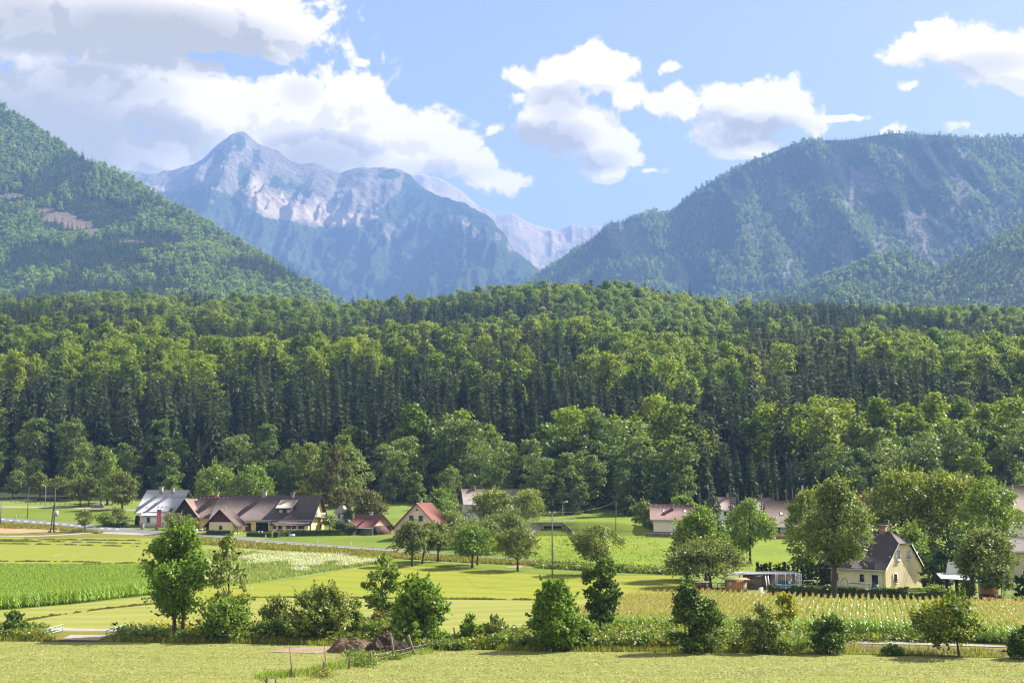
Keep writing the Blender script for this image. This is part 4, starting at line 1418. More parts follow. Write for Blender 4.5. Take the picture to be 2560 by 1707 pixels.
def maize_field(name, poly, d, spacing, step, meshes, rng, scale):
    """rows along direction d inside a photo polygon of ground points"""
    d = np.array(d) / np.hypot(*d)
    nrm = np.array([d[1], -d[0]])
    C = np.array([ground(*p)[:2] for p in poly])
    a, b = C @ nrm, C @ d
    A, B = np.meshgrid(np.arange(a.min(), a.max(), spacing), np.arange(b.min(), b.max(), step))
    A, B = A.ravel(), B.ravel()
    A = A + rng.normal(scale=0.05, size=len(A))
    B = B + rng.uniform(-0.5, 0.5, len(B)) * step
    X, Y = A * nrm[0] + B * d[0], A * nrm[1] + B * d[1]
    Z = g(Y)
    px, py = proj(X, Y, Z)
    k = inside(px, py, poly) & (rng.random(len(X)) < 0.96)
    X, Y, Z = X[k], Y[k], Z[k]
    sc = scale * rng.uniform(0.85, 1.12, len(X)) * (0.88 + 0.24 * fbm(X / 9, Y / 9, 3))
    instancer(name, np.stack([X, Y, Z], 1), rng.uniform(0, 6.28, len(X)), sc, rng.integers(0, len(meshes), len(X)), meshes)
    return len(X)


mz_t = [maize(i, True) for i in range(4)]
mz_n = [maize(20 + i, False) for i in range(4)]
rg = np.random.default_rng(3)
RIGHT_FIELD = [(1570, 1520), (1760, 1512), (2000, 1524), (2400, 1534), (2700, 1542), (2700, 1622), (2300, 1600), (2000, 1596), (1690, 1590), (1500, 1590), (1370, 1588), (1440, 1556)]
LEFT_FIELD = [(-120, 1438), (200, 1437), (400, 1434), (520, 1430), (505, 1452), (400, 1484), (200, 1508), (100, 1516), (-120, 1534)]
nm_ = maize_field('maize_field', RIGHT_FIELD, (0.2475, 1.0), 0.75, 0.20, mz_t, rg, 0.93)
nm_ += maize_field('young_maize_field', LEFT_FIELD, (0.96, -0.1), 0.72, 0.24, mz_n, rg, 1.05)
print('maize', nm_)
strip('maize_soil', MAT['lush'], [[(1570, 1492), (2000, 1497), (2700, 1514)], [(1370, 1588), (2000, 1597), (2700, 1622)]], 0.04)
strip('young_maize_soil', MAT['lush'], [[(-120, 1438), (200, 1437), (500, 1431)], [(-120, 1534), (100, 1516), (505, 1452)]], 0.04)


# ------------------------------------------------------------------ trees of the valley
_seed = [1000]


def tree(name, label, px, base, top, x0, x1, kind='round', leaf='mid', n=3500, clumps=40, size=0.26, z0=0.25, rad=0.18, stems=1, r0=None, cat='tree', group=None, nl=8, bark='bark', up=0.45, shell=0.35,
         droop=0.0, depth=None, spr=None, Y=None):
    _seed[0] += 1
    rng = np.random.default_rng(_seed[0])
    G_ = ground(px, base) if Y is None else np.array([at(px, base, Y)[0], Y, g(Y)])
    ppm = F / (G_[1] * math.cos(TH) + (G_[2] - HC) * math.sin(TH))
    H = (base - top) / ppm
    W = (x1 - x0) / ppm
    off = (((x0 + x1) / 2 - px) / ppm, 0)
    root = empty(name, G_, label, cat, group)
    r0 = r0 or max(0.05, 0.018 * H + 0.03)
    mb = MB()
    if spr:
        V, fq = spruce(rng, H, W, z0, spr[0], spr[1], spr[2], 0.28, spr[3])
        mb.tube([(0, 0, -0.2), (0, 0, H * 0.8)], [r0, r0 * 0.2], 6)
    else:
        V, fq, C = crown(rng, W, H, z0 * H, kind, int(n * 2.5), clumps, size * 0.68, rad, off, depth and depth / ppm, up, shell, droop, gap=0.46 if base > 1560 else 0.42, shoots=int(clumps * 2.2) if (n > 600 and droop == 0 and leaf != 'box') else 0)
        limbs(rng, mb, H, z0 * H, C, r0, nl, (off[0] * 0.6, 0), 7, stems)
    link('crown', mesh_np('crown', V, [fq], [LEAF[leaf]]), root)
    mb.build('trunk', MAT[bark], root, smooth=True)
    return root


# foreground row along the ditch
tree('ash_tree', 'tall dense ash with two pale trunks beside the green bridge railings', 446, 1594, 1314, 350, 530, 'egg', 'ash', 6800, 75, 0.27, 0.2, 0.14, stems=2, r0=0.24, bark='bark_red', nl=16, shell=0.15)
tree('birch_tree', 'slender thin crowned tree standing close beside the tall dense ash', 566, 1596, 1336, 522, 628, 'egg', 'olive', 1500, 56, 0.22, 0.2, 0.12, r0=0.13, nl=18, shell=0.1)
tree('shrub', 'bushy shrub round the foot of the slender thin crowned tree', 555, 1602, 1492, 500, 622, 'bush', 'mid', 3200, 36, 0.22, 0.02, 0.2, r0=0.07, cat='shrub', nl=6)
tree('shrub', 'dark shrub left of the green bridge railing', 38, 1594, 1528, 8, 70, 'bush', 'dark', 2600, 26, 0.17, 0.03, 0.2, r0=0.05, cat='shrub')
tree('shrub', 'thin dark stemmed shrub with reddish tips next to the round willow bush', 688, 1594, 1490, 645, 735, 'egg', 'olive', 1700, 34, 0.2, 0.05, 0.17, stems=3, r0=0.06, cat='shrub', nl=10, shell=0.1)
tree('shrub', 'low dark green shrub under the thin stemmed shrub', 672, 1600, 1548, 640, 720, 'bush', 'dark', 1500, 20, 0.2, 0.03, 0.2, r0=0.05, cat='shrub')
tree('willow_bush', 'large round grey green willow bush left of the soil heap', 805, 1602, 1466, 728, 882, 'round', 'olive', 6500, 70, 0.22, 0.03, 0.15, stems=3, r0=0.09, cat='shrub', nl=14, shell=0.15)
tree('sapling', 'small bright sapling between the willow bush and the young ash', 890, 1594, 1500, 868, 916, 'egg', 'mid', 1100, 22, 0.2, 0.15, 0.18, r0=0.05)
tree('ash_tree', 'slim young ash with loose light crown behind the soil heap', 958, 1584, 1390, 905, 1000, 'round', 'light', 2600, 50, 0.23, 0.22, 0.13, r0=0.11, nl=14, shell=0.1)
tree('shrub', 'brownish shrub at the foot of the slim young ash', 945, 1592, 1530, 915, 985, 'bush', 'copper', 1000, 18, 0.2, 0.05, 0.2, r0=0.05, cat='shrub')
tree('maple_tree', 'round glossy dark green tree growing on the soil heap', 1050, 1612, 1446, 982, 1118, 'dome', 'ash', 6200, 60, 0.26, 0.06, 0.15, stems=2, r0=0.14, nl=10)
tree('sapling', 'narrow bright green sapling beside the leaning fence post', 1032, 1626, 1556, 1018, 1052, 'egg', 'light', 500, 12, 0.2, 0.05, 0.22, r0=0.03)
tree('shrub', 'small dark shrub by the last fence post', 1175, 1612, 1534, 1148, 1204, 'egg', 'mid', 1300, 24, 0.19, 0.03, 0.18, stems=2, r0=0.05, cat='shrub')
tree('shrub', 'airy pale shrub right of the last fence post', 1238, 1612, 1542, 1200, 1272, 'bush', 'grey', 900, 30, 0.17, 0.05, 0.14, stems=3, r0=0.03, cat='shrub', shell=0.1)
tree('maple_tree', 'broad dark green tree with low crown in front of the tall bare pole', 1385, 1626, 1452, 1326, 1446, 'egg', 'ash', 6800, 62, 0.25, 0.06, 0.15, stems=2, r0=0.14)
tree('young_tree', 'slim dark leaved tree standing before the spreading pear tree', 1500, 1608, 1396, 1458, 1550, 'col', 'dark', 3200, 44, 0.26, 0.26, 0.15, r0=0.11, nl=8)
tree('shrub', 'loose green shrub between the broad dark tree and the slim dark tree', 1445, 1622, 1542, 1412, 1490, 'bush', 'mid', 1800, 26, 0.2, 0.03, 0.2, r0=0.05, cat='shrub')
tree('shrub', 'tall dark cone shaped shrub in front of the big apple tree', 1718, 1632, 1460, 1676, 1766, 'egg', 'dark', 5200, 54, 0.22, 0.03, 0.16, stems=2, r0=0.09, cat='shrub')
tree('shrub', 'dark greyish shrub leaning on the tall cone shaped shrub', 1764, 1632, 1500, 1730, 1812, 'egg', 'dark', 3000, 40, 0.2, 0.03, 0.17, stems=2, r0=0.06, cat='shrub')
tree('shrub', 'grey green upright shrub left of the yellow sapling', 1897, 1632, 1514, 1855, 1948, 'egg', 'grey', 3600, 44, 0.19, 0.03, 0.16, stems=2, r0=0.07, cat='shrub')
tree('sapling', 'yellow green sapling at the edge of the maize rows', 1957, 1604, 1486, 1928, 1992, 'egg', 'yellow', 950, 30, 0.2, 0.28, 0.15, r0=0.05, nl=10, shell=0.1)
tree('shrub', 'dark shrub with two tops in front of the gravel track', 2072, 1634, 1540, 2030, 2118, 'bush', 'dark', 2600, 30, 0.2, 0.03, 0.18, stems=2, r0=0.06, cat='shrub')
tree('walnut_tree', 'round yellow green tree with thin bent trunk beside the brown bank', 2398, 1640, 1488, 2292, 2456, 'round', 'lime', 3600, 60, 0.24, 0.2, 0.13, r0=0.11, nl=14, shell=0.15)
tree('shrub', 'very dark shrub cut by the edge beside the round yellow green tree', 2556, 1648, 1572, 2524, 2600, 'bush', 'dark', 2600, 30, 0.2, 0.02, 0.2, r0=0.06, cat='shrub')
tree('shrub', 'tiny dark bush on the brown bank below the gravel track', 2232, 1638, 1612, 2205, 2260, 'bush', 'dark', 700, 14, 0.13, 0.02, 0.2, r0=0.03, cat='shrub')
tree('shrub', 'pale low bush on the bank left of the shrub with two tops', 1975, 1634, 1592, 1935, 2020, 'bush', 'light', 900, 18, 0.15, 0.02, 0.2, r0=0.03, cat='shrub')

# orchard by the road
tree('apple_tree', 'old apple tree nearest the pink house with a straight trunk', 1030, 1416, 1305, 984, 1072, 'dome', 'orchard', 3600, 44, 0.28, 0.30, 0.15, r0=0.24, nl=10)
tree('apple_tree', 'apple tree with a leaning trunk between two straight apple trees', 1055, 1410, 1308, 1040, 1106, 'dome', 'orchard', 2600, 36, 0.28, 0.34, 0.16, r0=0.2)
tree('apple_tree', 'small apple tree with forked trunk behind the orchard row', 1094, 1403, 1306, 1062, 1136, 'dome', 'orchard', 2600, 36, 0.28, 0.32, 0.16, r0=0.22, stems=1, nl=10)
tree('apple_tree', 'broad green apple tree with two bowed limbs in the middle of the orchard', 1180, 1420, 1314, 1130, 1238, 'dome', 'mid', 4400, 50, 0.27, 0.3, 0.15, r0=0.2, nl=12)
tree('apple_tree', 'apple tree half hidden behind the broad green apple tree', 1193, 1412, 1316, 1160, 1232, 'dome', 'orchard', 1600, 26, 0.28, 0.36, 0.16, r0=0.2)
tree('apple_tree', 'round brownish apple tree at the right end of the orchard', 1294, 1427, 1320, 1238, 1346, 'dome', 'orchard', 3800, 56, 0.25, 0.3, 0.13, r0=0.2, nl=14)
tree('pear_tree', 'wide spreading pear tree with drooping limbs by the road', 1493, 1438, 1312, 1424, 1564, 'top', 'orchard', 4200, 54, 0.27, 0.28, 0.13, r0=0.26, nl=14, droop=0.1)
tree('fruit_tree', 'grey green tree behind the orchard below the weeping willow', 1268, 1372, 1268, 1222, 1324, 'egg', 'grey', 3600, 40, 0.3, 0.12, 0.17)
tree('fruit_tree', 'low grey green tree behind the middle of the orchard', 1160, 1370, 1296, 1112, 1215, 'bush', 'grey', 2800, 34, 0.3, 0.08, 0.18)
tree('fruit_tree', 'soft green tree between the pink house and the yellow topped maple', 1215, 1385, 1300, 1180, 1262, 'dome', 'orchard', 2200, 30, 0.3, 0.15, 0.18)
tree('maple_tree', 'bright yellow topped maple in front of the white house', 1222, 1318, 1226, 1172, 1282, 'dome', 'lime', 4200, 46, 0.36, 0.1, 0.16)
tree('willow_tree', 'weeping willow with pale hanging twigs right of the white house', 1316, 1326, 1222, 1276, 1360, 'dome', 'willow', 4200, 46, 0.3, 0.3, 0.15, droop=0.32)
tree('tree', 'round bright green tree rising behind the pink house', 1100, 1318, 1222, 1060, 1138, 'egg', 'light', 3200, 40, 0.36, 0.1, 0.17)
tree('bush', 'low pale bush right of the pink house', 1142, 1330, 1280, 1112, 1168, 'bush', 'grey', 1500, 22, 0.3, 0.05, 0.2, cat='bush')
tree('copper_tree', 'dark bronze tree behind the small red roofed shed', 928, 1306, 1226, 882, 966, 'egg', 'copper', 4200, 44, 0.36, 0.06, 0.16)
tree('tree', 'light grey green tree standing above the chapel and the bronze tree', 868, 1268, 1116, 822, 928, 'egg', 'edge', 3400, 40, 0.5, 0.1, 0.17)

# right hand gardens
tree('apple_tree', 'big spreading apple tree left of the wooden garden sheds', 1776, 1468, 1350, 1668, 1862, 'dome', 'orchard', 6800, 74, 0.27, 0.24, 0.12, r0=0.28, nl=16)
tree('pear_tree', 'tall rounded tree in front of the cream house with red brown roof', 1766, 1452, 1268, 1690, 1826, 'egg', 'mid', 6200, 60, 0.32, 0.12, 0.15, r0=0.25)
tree('fruit_tree', 'bushy tree between the cream house and the big apple tree', 1716, 1450, 1330, 1678, 1790, 'egg', 'orchard', 2800, 34, 0.3, 0.1, 0.17)
tree('pear_tree', 'upright pear tree with a dark bare trunk behind the garden', 1875, 1408, 1250, 1818, 1938, 'egg', 'mid', 5200, 56, 0.3, 0.2, 0.14, r0=0.26)
tree('pear_tree', 'tall ivy clad pear tree in front of the yellow house', 2086, 1498, 1194, 2004, 2178, 'egg', 'grey', 10500, 92, 0.28, 0.3, 0.13, r0=0.42, nl=18, shell=0.2)
tree('tree', 'yellow green tree left of the ivy clad pear tree', 2022, 1452, 1226, 1964, 2076, 'egg', 'light', 4600, 52, 0.32, 0.12, 0.15)
tree('lime_tree', 'great yellow green tree rising behind the yellow house', 2258, 1420, 1178, 2160, 2352, 'col', 'lime', 8200, 80, 0.36, 0.06, 0.14, r0=0.4)
tree('lime_tree', 'broad yellow tinted tree right of the great yellow green tree', 2372, 1420, 1180, 2290, 2450, 'col', 'lime', 6500, 66, 0.36, 0.06, 0.15, r0=0.35)
tree('maple_tree', 'dark green maple below the brown roof at the far right', 2482, 1440, 1205, 2405, 2564, 'col', 'mid', 7200, 72, 0.34, 0.06, 0.14, r0=0.35)
tree('walnut_tree', 'dark round tree with leaning trunk beside the white roofed carport', 2425, 1494, 1322, 2384, 2534, 'round', 'grey', 7200, 74, 0.27, 0.2, 0.13, r0=0.3, nl=12)
tree('tree', 'small pale tree in front of the right hand garden shed', 2508, 1498, 1420, 2488, 2536, 'egg', 'grey', 700, 18, 0.2, 0.3, 0.18, r0=0.05)
tree('shrub', 'bright green reedy bush left of the leaning trunk', 2422 - 10, 1492, 1454, 2396, 2442, 'bush', 'light', 1200, 20, 0.2, 0.02, 0.22, cat='shrub')
tree('thuja_tree', 'broad cone shaped thuja right of the yellow house', 2352, 1474, 1372, 2328, 2388, 'egg', 'thuja', 3200, 40, 0.24, 0.02, 0.16)
tree('bush', 'dark bush between the yellow house and the cone shaped thuja', 2322, 1470, 1398, 2304, 2346, 'egg', 'dark', 1500, 22, 0.24, 0.02, 0.2, cat='bush')
tree('bush', 'bright green bush at the corner of the yellow house porch', 2338, 1482, 1462, 2312, 2372, 'bush', 'light', 900, 16, 0.18, 0.02, 0.2, cat='bush')
tree('bush', 'round dark bush at the left end of the cream house', 1622, 1335, 1304, 1610, 1640, 'bush', 'dark', 900, 14, 0.28, 0.02, 0.24, cat='bush')
tree('fruit_tree', 'dark fruit tree at the left end of the cream house', 1608, 1322, 1254, 1580, 1650, 'dome', 'orchard', 2600, 34, 0.32, 0.15, 0.17)
tree('bush', 'round yellow green bush behind the roof of the cream house', 1702, 1300, 1238, 1672, 1738, 'bush', 'light', 1600, 22, 0.4, 0.05, 0.2, cat='bush')
tree('blue_spruce', 'blue grey spruce rising right of the red brown roof', 1783, 1338, 1188, 1748, 1820, 'cone', 'bluespruce', z0=0.04, spr=(26, 11, 0.9, 0.3), cat='spruce')
tree('spruce_tree', 'dark spruce close beside the blue grey spruce', 1750, 1330, 1200, 1728, 1772, 'cone', 'spruce', z0=0.04, spr=(22, 9, 0.9, 0.4), cat='spruce')
for i, (x, tp) in enumerate([(1828, 1196), (1847, 1203), (1864, 1222), (1881, 1209), (1905, 1210), (1934, 1206), (1945, 1198), (1968, 1205), (1983, 1194), (1998, 1212), (2012, 1214), (2035, 1196)]):
    tree('spruce_tree', 'narrow garden spruce in the row behind the brown roofed houses, %s from the blue spruce' % ['first', 'second', 'third', 'fourth', 'fifth', 'sixth', 'seventh', 'eighth', 'ninth', 'tenth', 'eleventh', 'last'][i],
         x, 1322 + (i % 3) * 4, tp, x - 13, x + 13, 'cone', 'spruce', z0=0.04, spr=(20, 8, 0.9, 0.3), cat='spruce', group='narrow spruces behind the brown roofed houses')

for lb, px, b, tp, x0, x1, lf in [('dark undergrowth left of the yellow house roof, under the great yellow green tree', 2196, 1446, 1330, 2150, 2250, 'mid'), ('dark undergrowth above the clipped gable, between the two yellow trees', 2300, 1446, 1310, 2236, 2352, 'mid'), ('dark undergrowth right of the cone shaped thuja, below the dark maple', 2408, 1450, 1330, 2360, 2470, 'dark')]:
    tree('shrub', lb, px, b, tp, x0, x1, 'bush', lf, 2600, 30, 0.34, 0.02, 0.2, cat='shrub')

# by the farm
tree('walnut_tree', 'wide light green tree behind the left wing of the farmhouse', 540, 1288, 1166, 480, 602, 'dome', 'light', 4600, 48, 0.42, 0.15, 0.16)
tree('walnut_tree', 'wide green tree behind the middle of the long brown roof', 640, 1288, 1166, 580, 688, 'dome', 'mid', 4200, 48, 0.42, 0.15, 0.16)
tree('bush', 'pale yellow bush showing above the long brown roof', 626, 1290, 1204, 600, 654, 'bush', 'yellow', 1600, 24, 0.34, 0.3, 0.18, cat='bush')
tree('bush', 'low yellow green bush showing above the right end of the long roof', 748, 1290, 1226, 722, 778, 'bush', 'yellow', 1300, 20, 0.34, 0.3, 0.18, cat='bush')
tree('birch_tree', 'drooping pale green birch right behind the farmhouse ridge', 770, 1292, 1106, 738, 806, 'egg', 'olive', 3800, 44, 0.4, 0.12, 0.16, droop=0.06)
tree('tree', 'dark brownish round tree behind the right gable of the farmhouse', 842, 1292, 1112, 798, 884, 'egg', 'copper', 4600, 46, 0.42, 0.08, 0.16)
tree('spruce_tree', 'black green spruce between the birch and the wide green tree', 722, 1292, 1122, 690, 752, 'cone', 'spruce', z0=0.04, spr=(28, 10, 1.0, 0.4), cat='spruce')
tree('fruit_tree', 'rounded tree showing above the white metal roof', 420, 1298, 1190, 398, 450, 'dome', 'mid', 1800, 26, 0.38, 0.2, 0.18)
tree('bush', 'greyish bush beside the right end of the farmhouse', 824, 1325, 1290, 800, 842, 'dome', 'grey', 900, 16, 0.26, 0.25, 0.2, cat='bush')
tree('thuja_tree', 'tall pointed thuja next to the white chapel', 870, 1314, 1266, 857, 884, 'col', 'thuja', 1500, 24, 0.22, 0.02, 0.2)
tree('bush', 'clipped round bush right of the long garden hedge', 838, 1322, 1310, 828, 846, 'bush', 'box', 700, 10, 0.14, 0.02, 0.24, cat='bush')
tree('pine_bush', 'flat topped pine bush in front of the wooden barn', 452, 1334, 1284, 414, 490, 'top', 'orchard', 2200, 32, 0.26, 0.1, 0.17, cat='bush', nl=8)
tree('thuja_tree', 'thin dark thuja at the left corner of the wooden barn', 424, 1322, 1272, 420, 430, 'col', 'thuja', 420, 12, 0.2, 0.02, 0.3)
tree('thuja_tree', 'thicker dark thuja at the left corner of the wooden barn', 433, 1322, 1270, 427, 440, 'col', 'thuja', 520, 12, 0.2, 0.02, 0.3)

# left meadow
tree('apple_tree', 'small gnarled tree with bare low limbs beside the road junction', 212, 1329, 1276, 184, 238, 'top', 'orchard', 900, 16, 0.26, 0.3, 0.15, r0=0.22, nl=9)
LF = 'orchard trees on the meadow above the path'
tree('pear_tree', 'big dark pear tree left of the white metal roofed house', 305, 1273, 1180, 268, 340, 'egg', 'orchard', 4600, 50, 0.36, 0.15, 0.16, r0=0.3)
tree('tree', 'grey leaved tree at the far left edge of the upper meadow', 30, 1245, 1176, 14, 64, 'egg', 'grey', 2400, 30, 0.42, 0.18, 0.17)
for x, b, tp, a, c, lf, lb in [(147, 1250, 1192, 112, 176, 'orchard', 'widest orchard tree, behind the transformer pole'), (182, 1251, 1200, 164, 206, 'mid', 'orchard tree between the widest one and the street side pair'),
                               (200, 1267, 1198, 172, 224, 'orchard', 'near orchard tree left of its twin by the fence'), (221, 1266, 1196, 204, 250, 'orchard', 'near orchard tree right of its twin by the fence'),
                               (252, 1257, 1196, 238, 274, 'mid', 'slim orchard tree next to the big dark pear tree'), (100, 1243, 1182, 74, 124, 'orchard', 'orchard tree right behind the street lamp')]:
    tree('fruit_tree', lb, x, b, tp, a, c, 'dome', lf, 2000, 28, 0.36, 0.25, 0.17, r0=0.22, group=LF)
for x, b, tp, a, c, lb in [(268, 1262, 1130, 236, 302, 'light green lobed tree at the wood edge above the big dark pear tree'), (208, 1244, 1150, 184, 226, 'slim light tree at the wood edge above the orchard twins'), (178, 1242, 1158, 160, 198, 'narrow light tree at the wood edge behind the orchard')]:
    tree('poplar_tree', lb, x, b, tp, a, c, 'egg', 'light', 2400, 32, 0.42, 0.08, 0.17)
tree('shrub', 'leafy shrub behind the gnarled tree by the road', 262, 1316, 1280, 240, 292, 'bush', 'mid', 1300, 20, 0.26, 0.03, 0.2, cat='shrub')
tree('shrub', 'loose shrub in front of the big dark pear tree', 292, 1312, 1270, 270, 318, 'bush', 'orchard', 1300, 20, 0.26, 0.03, 0.2, cat='shrub')
tree('bush', 'dark round bush at the left wall of the white house', 344, 1314, 1288, 336, 352, 'bush', 'box', 900, 12, 0.2, 0.02, 0.24, cat='bush')
tree('bush', 'bluish bush at the end of the roadside hedge', 316, 1318, 1300, 304, 326, 'bush', 'grey', 900, 14, 0.2, 0.02, 0.22, cat='bush')


def hedge(label, line, w, h, leaf='box', n=1600, size=0.13, name='hedge', wild=0.0, group=None):
    """a clipped hedge along photo points: a dense body of leaves over a branch core"""
    _seed[0] += 1
    rng = np.random.default_rng(_seed[0])
    P = np.array([ground(*p) for p in line])
    root = empty(name, P[0], label, 'hedge', group)
    Q = P - P[0]
    s = np.concatenate([[0], np.cumsum(np.linalg.norm(Q[1:, :2] - Q[:-1, :2], axis=1))])
    u = rng.random(n) * s[-1]
    c = np.stack([np.interp(u, s, Q[:, k]) for k in range(3)], 1)
    i = np.clip(np.searchsorted(s, u) - 1, 0, len(s) - 2)
    d = unit((Q[i + 1] - Q[i]) * np.array([1, 1, 0]))
    nr = np.stack([-d[:, 1], d[:, 0], 0 * d[:, 0]], 1)
    side = rng.random(n)
    v = np.where(side < 0.35, -0.5, np.where(side < 0.55, 0.5, rng.uniform(-0.5, 0.5, n)))
    z = np.where(side < 0.55, rng.uniform(0.04, 1, n), 1.0)
    bump = 1 + wild * (fbm(u * 0.9 + _seed[0], u * 0, 3) - 0.5) * 2
    pos = c + nr * (v * w)[:, None] + np.stack([0 * z, 0 * z, z * h * bump], 1) + rng.normal(scale=0.05 + 0.1 * wild, size=(n, 3))
    nn = np.where((side < 0.55)[:, None], nr * np.sign(v)[:, None], np.array([0, 0, 1.0]))
    V, fq = leaves(rng, pos, unit(nn + rng.normal(scale=0.5, size=(n, 3))), size)
    link('foliage', mesh_np('foliage', V, [fq], [LEAF[leaf]]), root)
    mb = MB()
    for k in range(len(Q) - 1):
        dd = unit((Q[k + 1] - Q[k]) * np.array([1, 1, 0]))
        nn_ = np.array([-dd[1], dd[0], 0]) * w * 0.42
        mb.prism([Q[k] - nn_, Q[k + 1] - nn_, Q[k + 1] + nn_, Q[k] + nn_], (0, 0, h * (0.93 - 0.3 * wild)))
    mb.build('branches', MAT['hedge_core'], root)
    return root


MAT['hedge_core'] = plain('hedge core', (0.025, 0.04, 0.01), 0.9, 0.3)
hedge('long clipped hedge in front of the right half of the farmhouse', [(727, 1340), (852, 1338)], 1.2, 1.25, n=5200)
hedge('clipped hedge running back beside the driveway', [(688, 1343), (724, 1338)], 1.3, 1.15, n=2000)
hedge('low clipped hedge in front of the garage doors', [(619, 1340), (678, 1342)], 1.0, 0.85, n=2200)
hedge('dark hedge in front of the small yellow annex', [(518, 1337), (584, 1338)], 0.9, 1.05, n=2400)
hedge('rounded tall hedge left of the small red roofed shed', [(846, 1326), (868, 1328), (880, 1338)], 1.8, 2.0, n=3600, wild=0.25)
hedge('low roadside hedge left of the white house', [(262, 1316), (306, 1319)], 1.1, 1.1, n=1600, wild=0.2)
hedge('long dark ivy hedge in front of the yellow house', [(1925, 1487), (2000, 1491), (2120, 1495), (2210, 1497), (2270, 1499)], 1.0, 1.35, 'box', n=9000, size=0.14, wild=0.32)
hedge('short ivy hedge right of the yellow house', [(2276, 1500), (2340, 1502), (2398, 1503)], 1.0, 1.1, 'box', n=3600, size=0.14, wild=0.3)
# row of little columns behind the garden
for i in range(24):
    x = 1895 + i * 7.6 + (i % 3) * 1.2
    tree('cypress_shrub', 'narrow dark clipped conifer in the row behind the garden sheds', x, 1453 + i * 0.45, 1404 + (i * 7) % 9, x - 5.5, x + 5.5, 'bush', 'thuja', 520, 18, 0.17, 0.02, 0.3, r0=0.05, cat='conifer',
         group='clipped conifers behind the garden sheds', nl=0)


# ------------------------------------------------------------------ houses
def tile_mat(name, a, b, row=0.34, along=0.28, moss=None):
    """roof covering: courses of tiles, weathered in patches"""
    m, t, out = mat_new(name)
    tc = t.n('ShaderNodeTexCoord').outputs['Object']
    sx = t.n('ShaderNodeSeparateXYZ', ins={0: tc})
    z = t.math('FRACT', t.math('DIVIDE', sx.outputs[2], row * 0.7))
    course = t.ramp(z, 0.0, 0.35)
    x = t.math('FRACT', t.math('DIVIDE', t.math('ADD', sx.outputs[0], sx.outputs[1]), along))
    n1 = t.noise(tc, 0.55, 6, 0.65)
    n2 = t.noise(t.scaled(tc, (3, 3, 4)), 1.6, 3, 0.7)
    col = t.mix(t.ramp(n1, 0.3, 0.7), a, b)
    col = t.mix(t.math('MULTIPLY', t.math('SUBTRACT', 1.0, course), 0.38), col, tuple(c * 0.35 for c in a[:3]) + (1,))
    col = t.mix(t.math('MULTIPLY', t.ramp(n2, 0.45, 0.7), 0.45), col, moss or tuple(min(1, c * 1.6) for c in b[:3]) + (1,))
    p = t.n('ShaderNodeBsdfPrincipled', ins={'Base Color': col, 'Roughness': 0.75, 'Specular IOR Level': 0.25})
    bn = t.n('ShaderNodeBump', ins={'Strength': 0.5, 'Distance': 0.05, 'Height': t.math('ADD', course, t.math('MULTIPLY', x, 0.3))})
    t.set(p, 'Normal', bn.outputs[0])
    t.t.links.new(p.outputs[0], out.inputs[0])
    return m


def wood_mat(name, a, b, gap=0.18):
    m, t, out = mat_new(name)
    tc = t.n('ShaderNodeTexCoord').outputs['Object']
    sx = t.n('ShaderNodeSeparateXYZ', ins={0: tc})
    x = t.math('FRACT', t.math('DIVIDE', t.math('ADD', sx.outputs[0], sx.outputs[1]), gap))
    grain = t.noise(t.scaled(tc, (6, 6, 0.6)), 1.5, 5, 0.65)
    col = t.mix(t.ramp(grain, 0.3, 0.7), a, b)
    col = t.mix(t.math('MULTIPLY', t.math('LESS_THAN', x, 0.12), 0.7), col, tuple(c * 0.25 for c in a[:3]) + (1,))
    p = t.n('ShaderNodeBsdfPrincipled', ins={'Base Color': col, 'Roughness': 0.85})
    t.t.links.new(p.outputs[0], out.inputs[0])
    return m


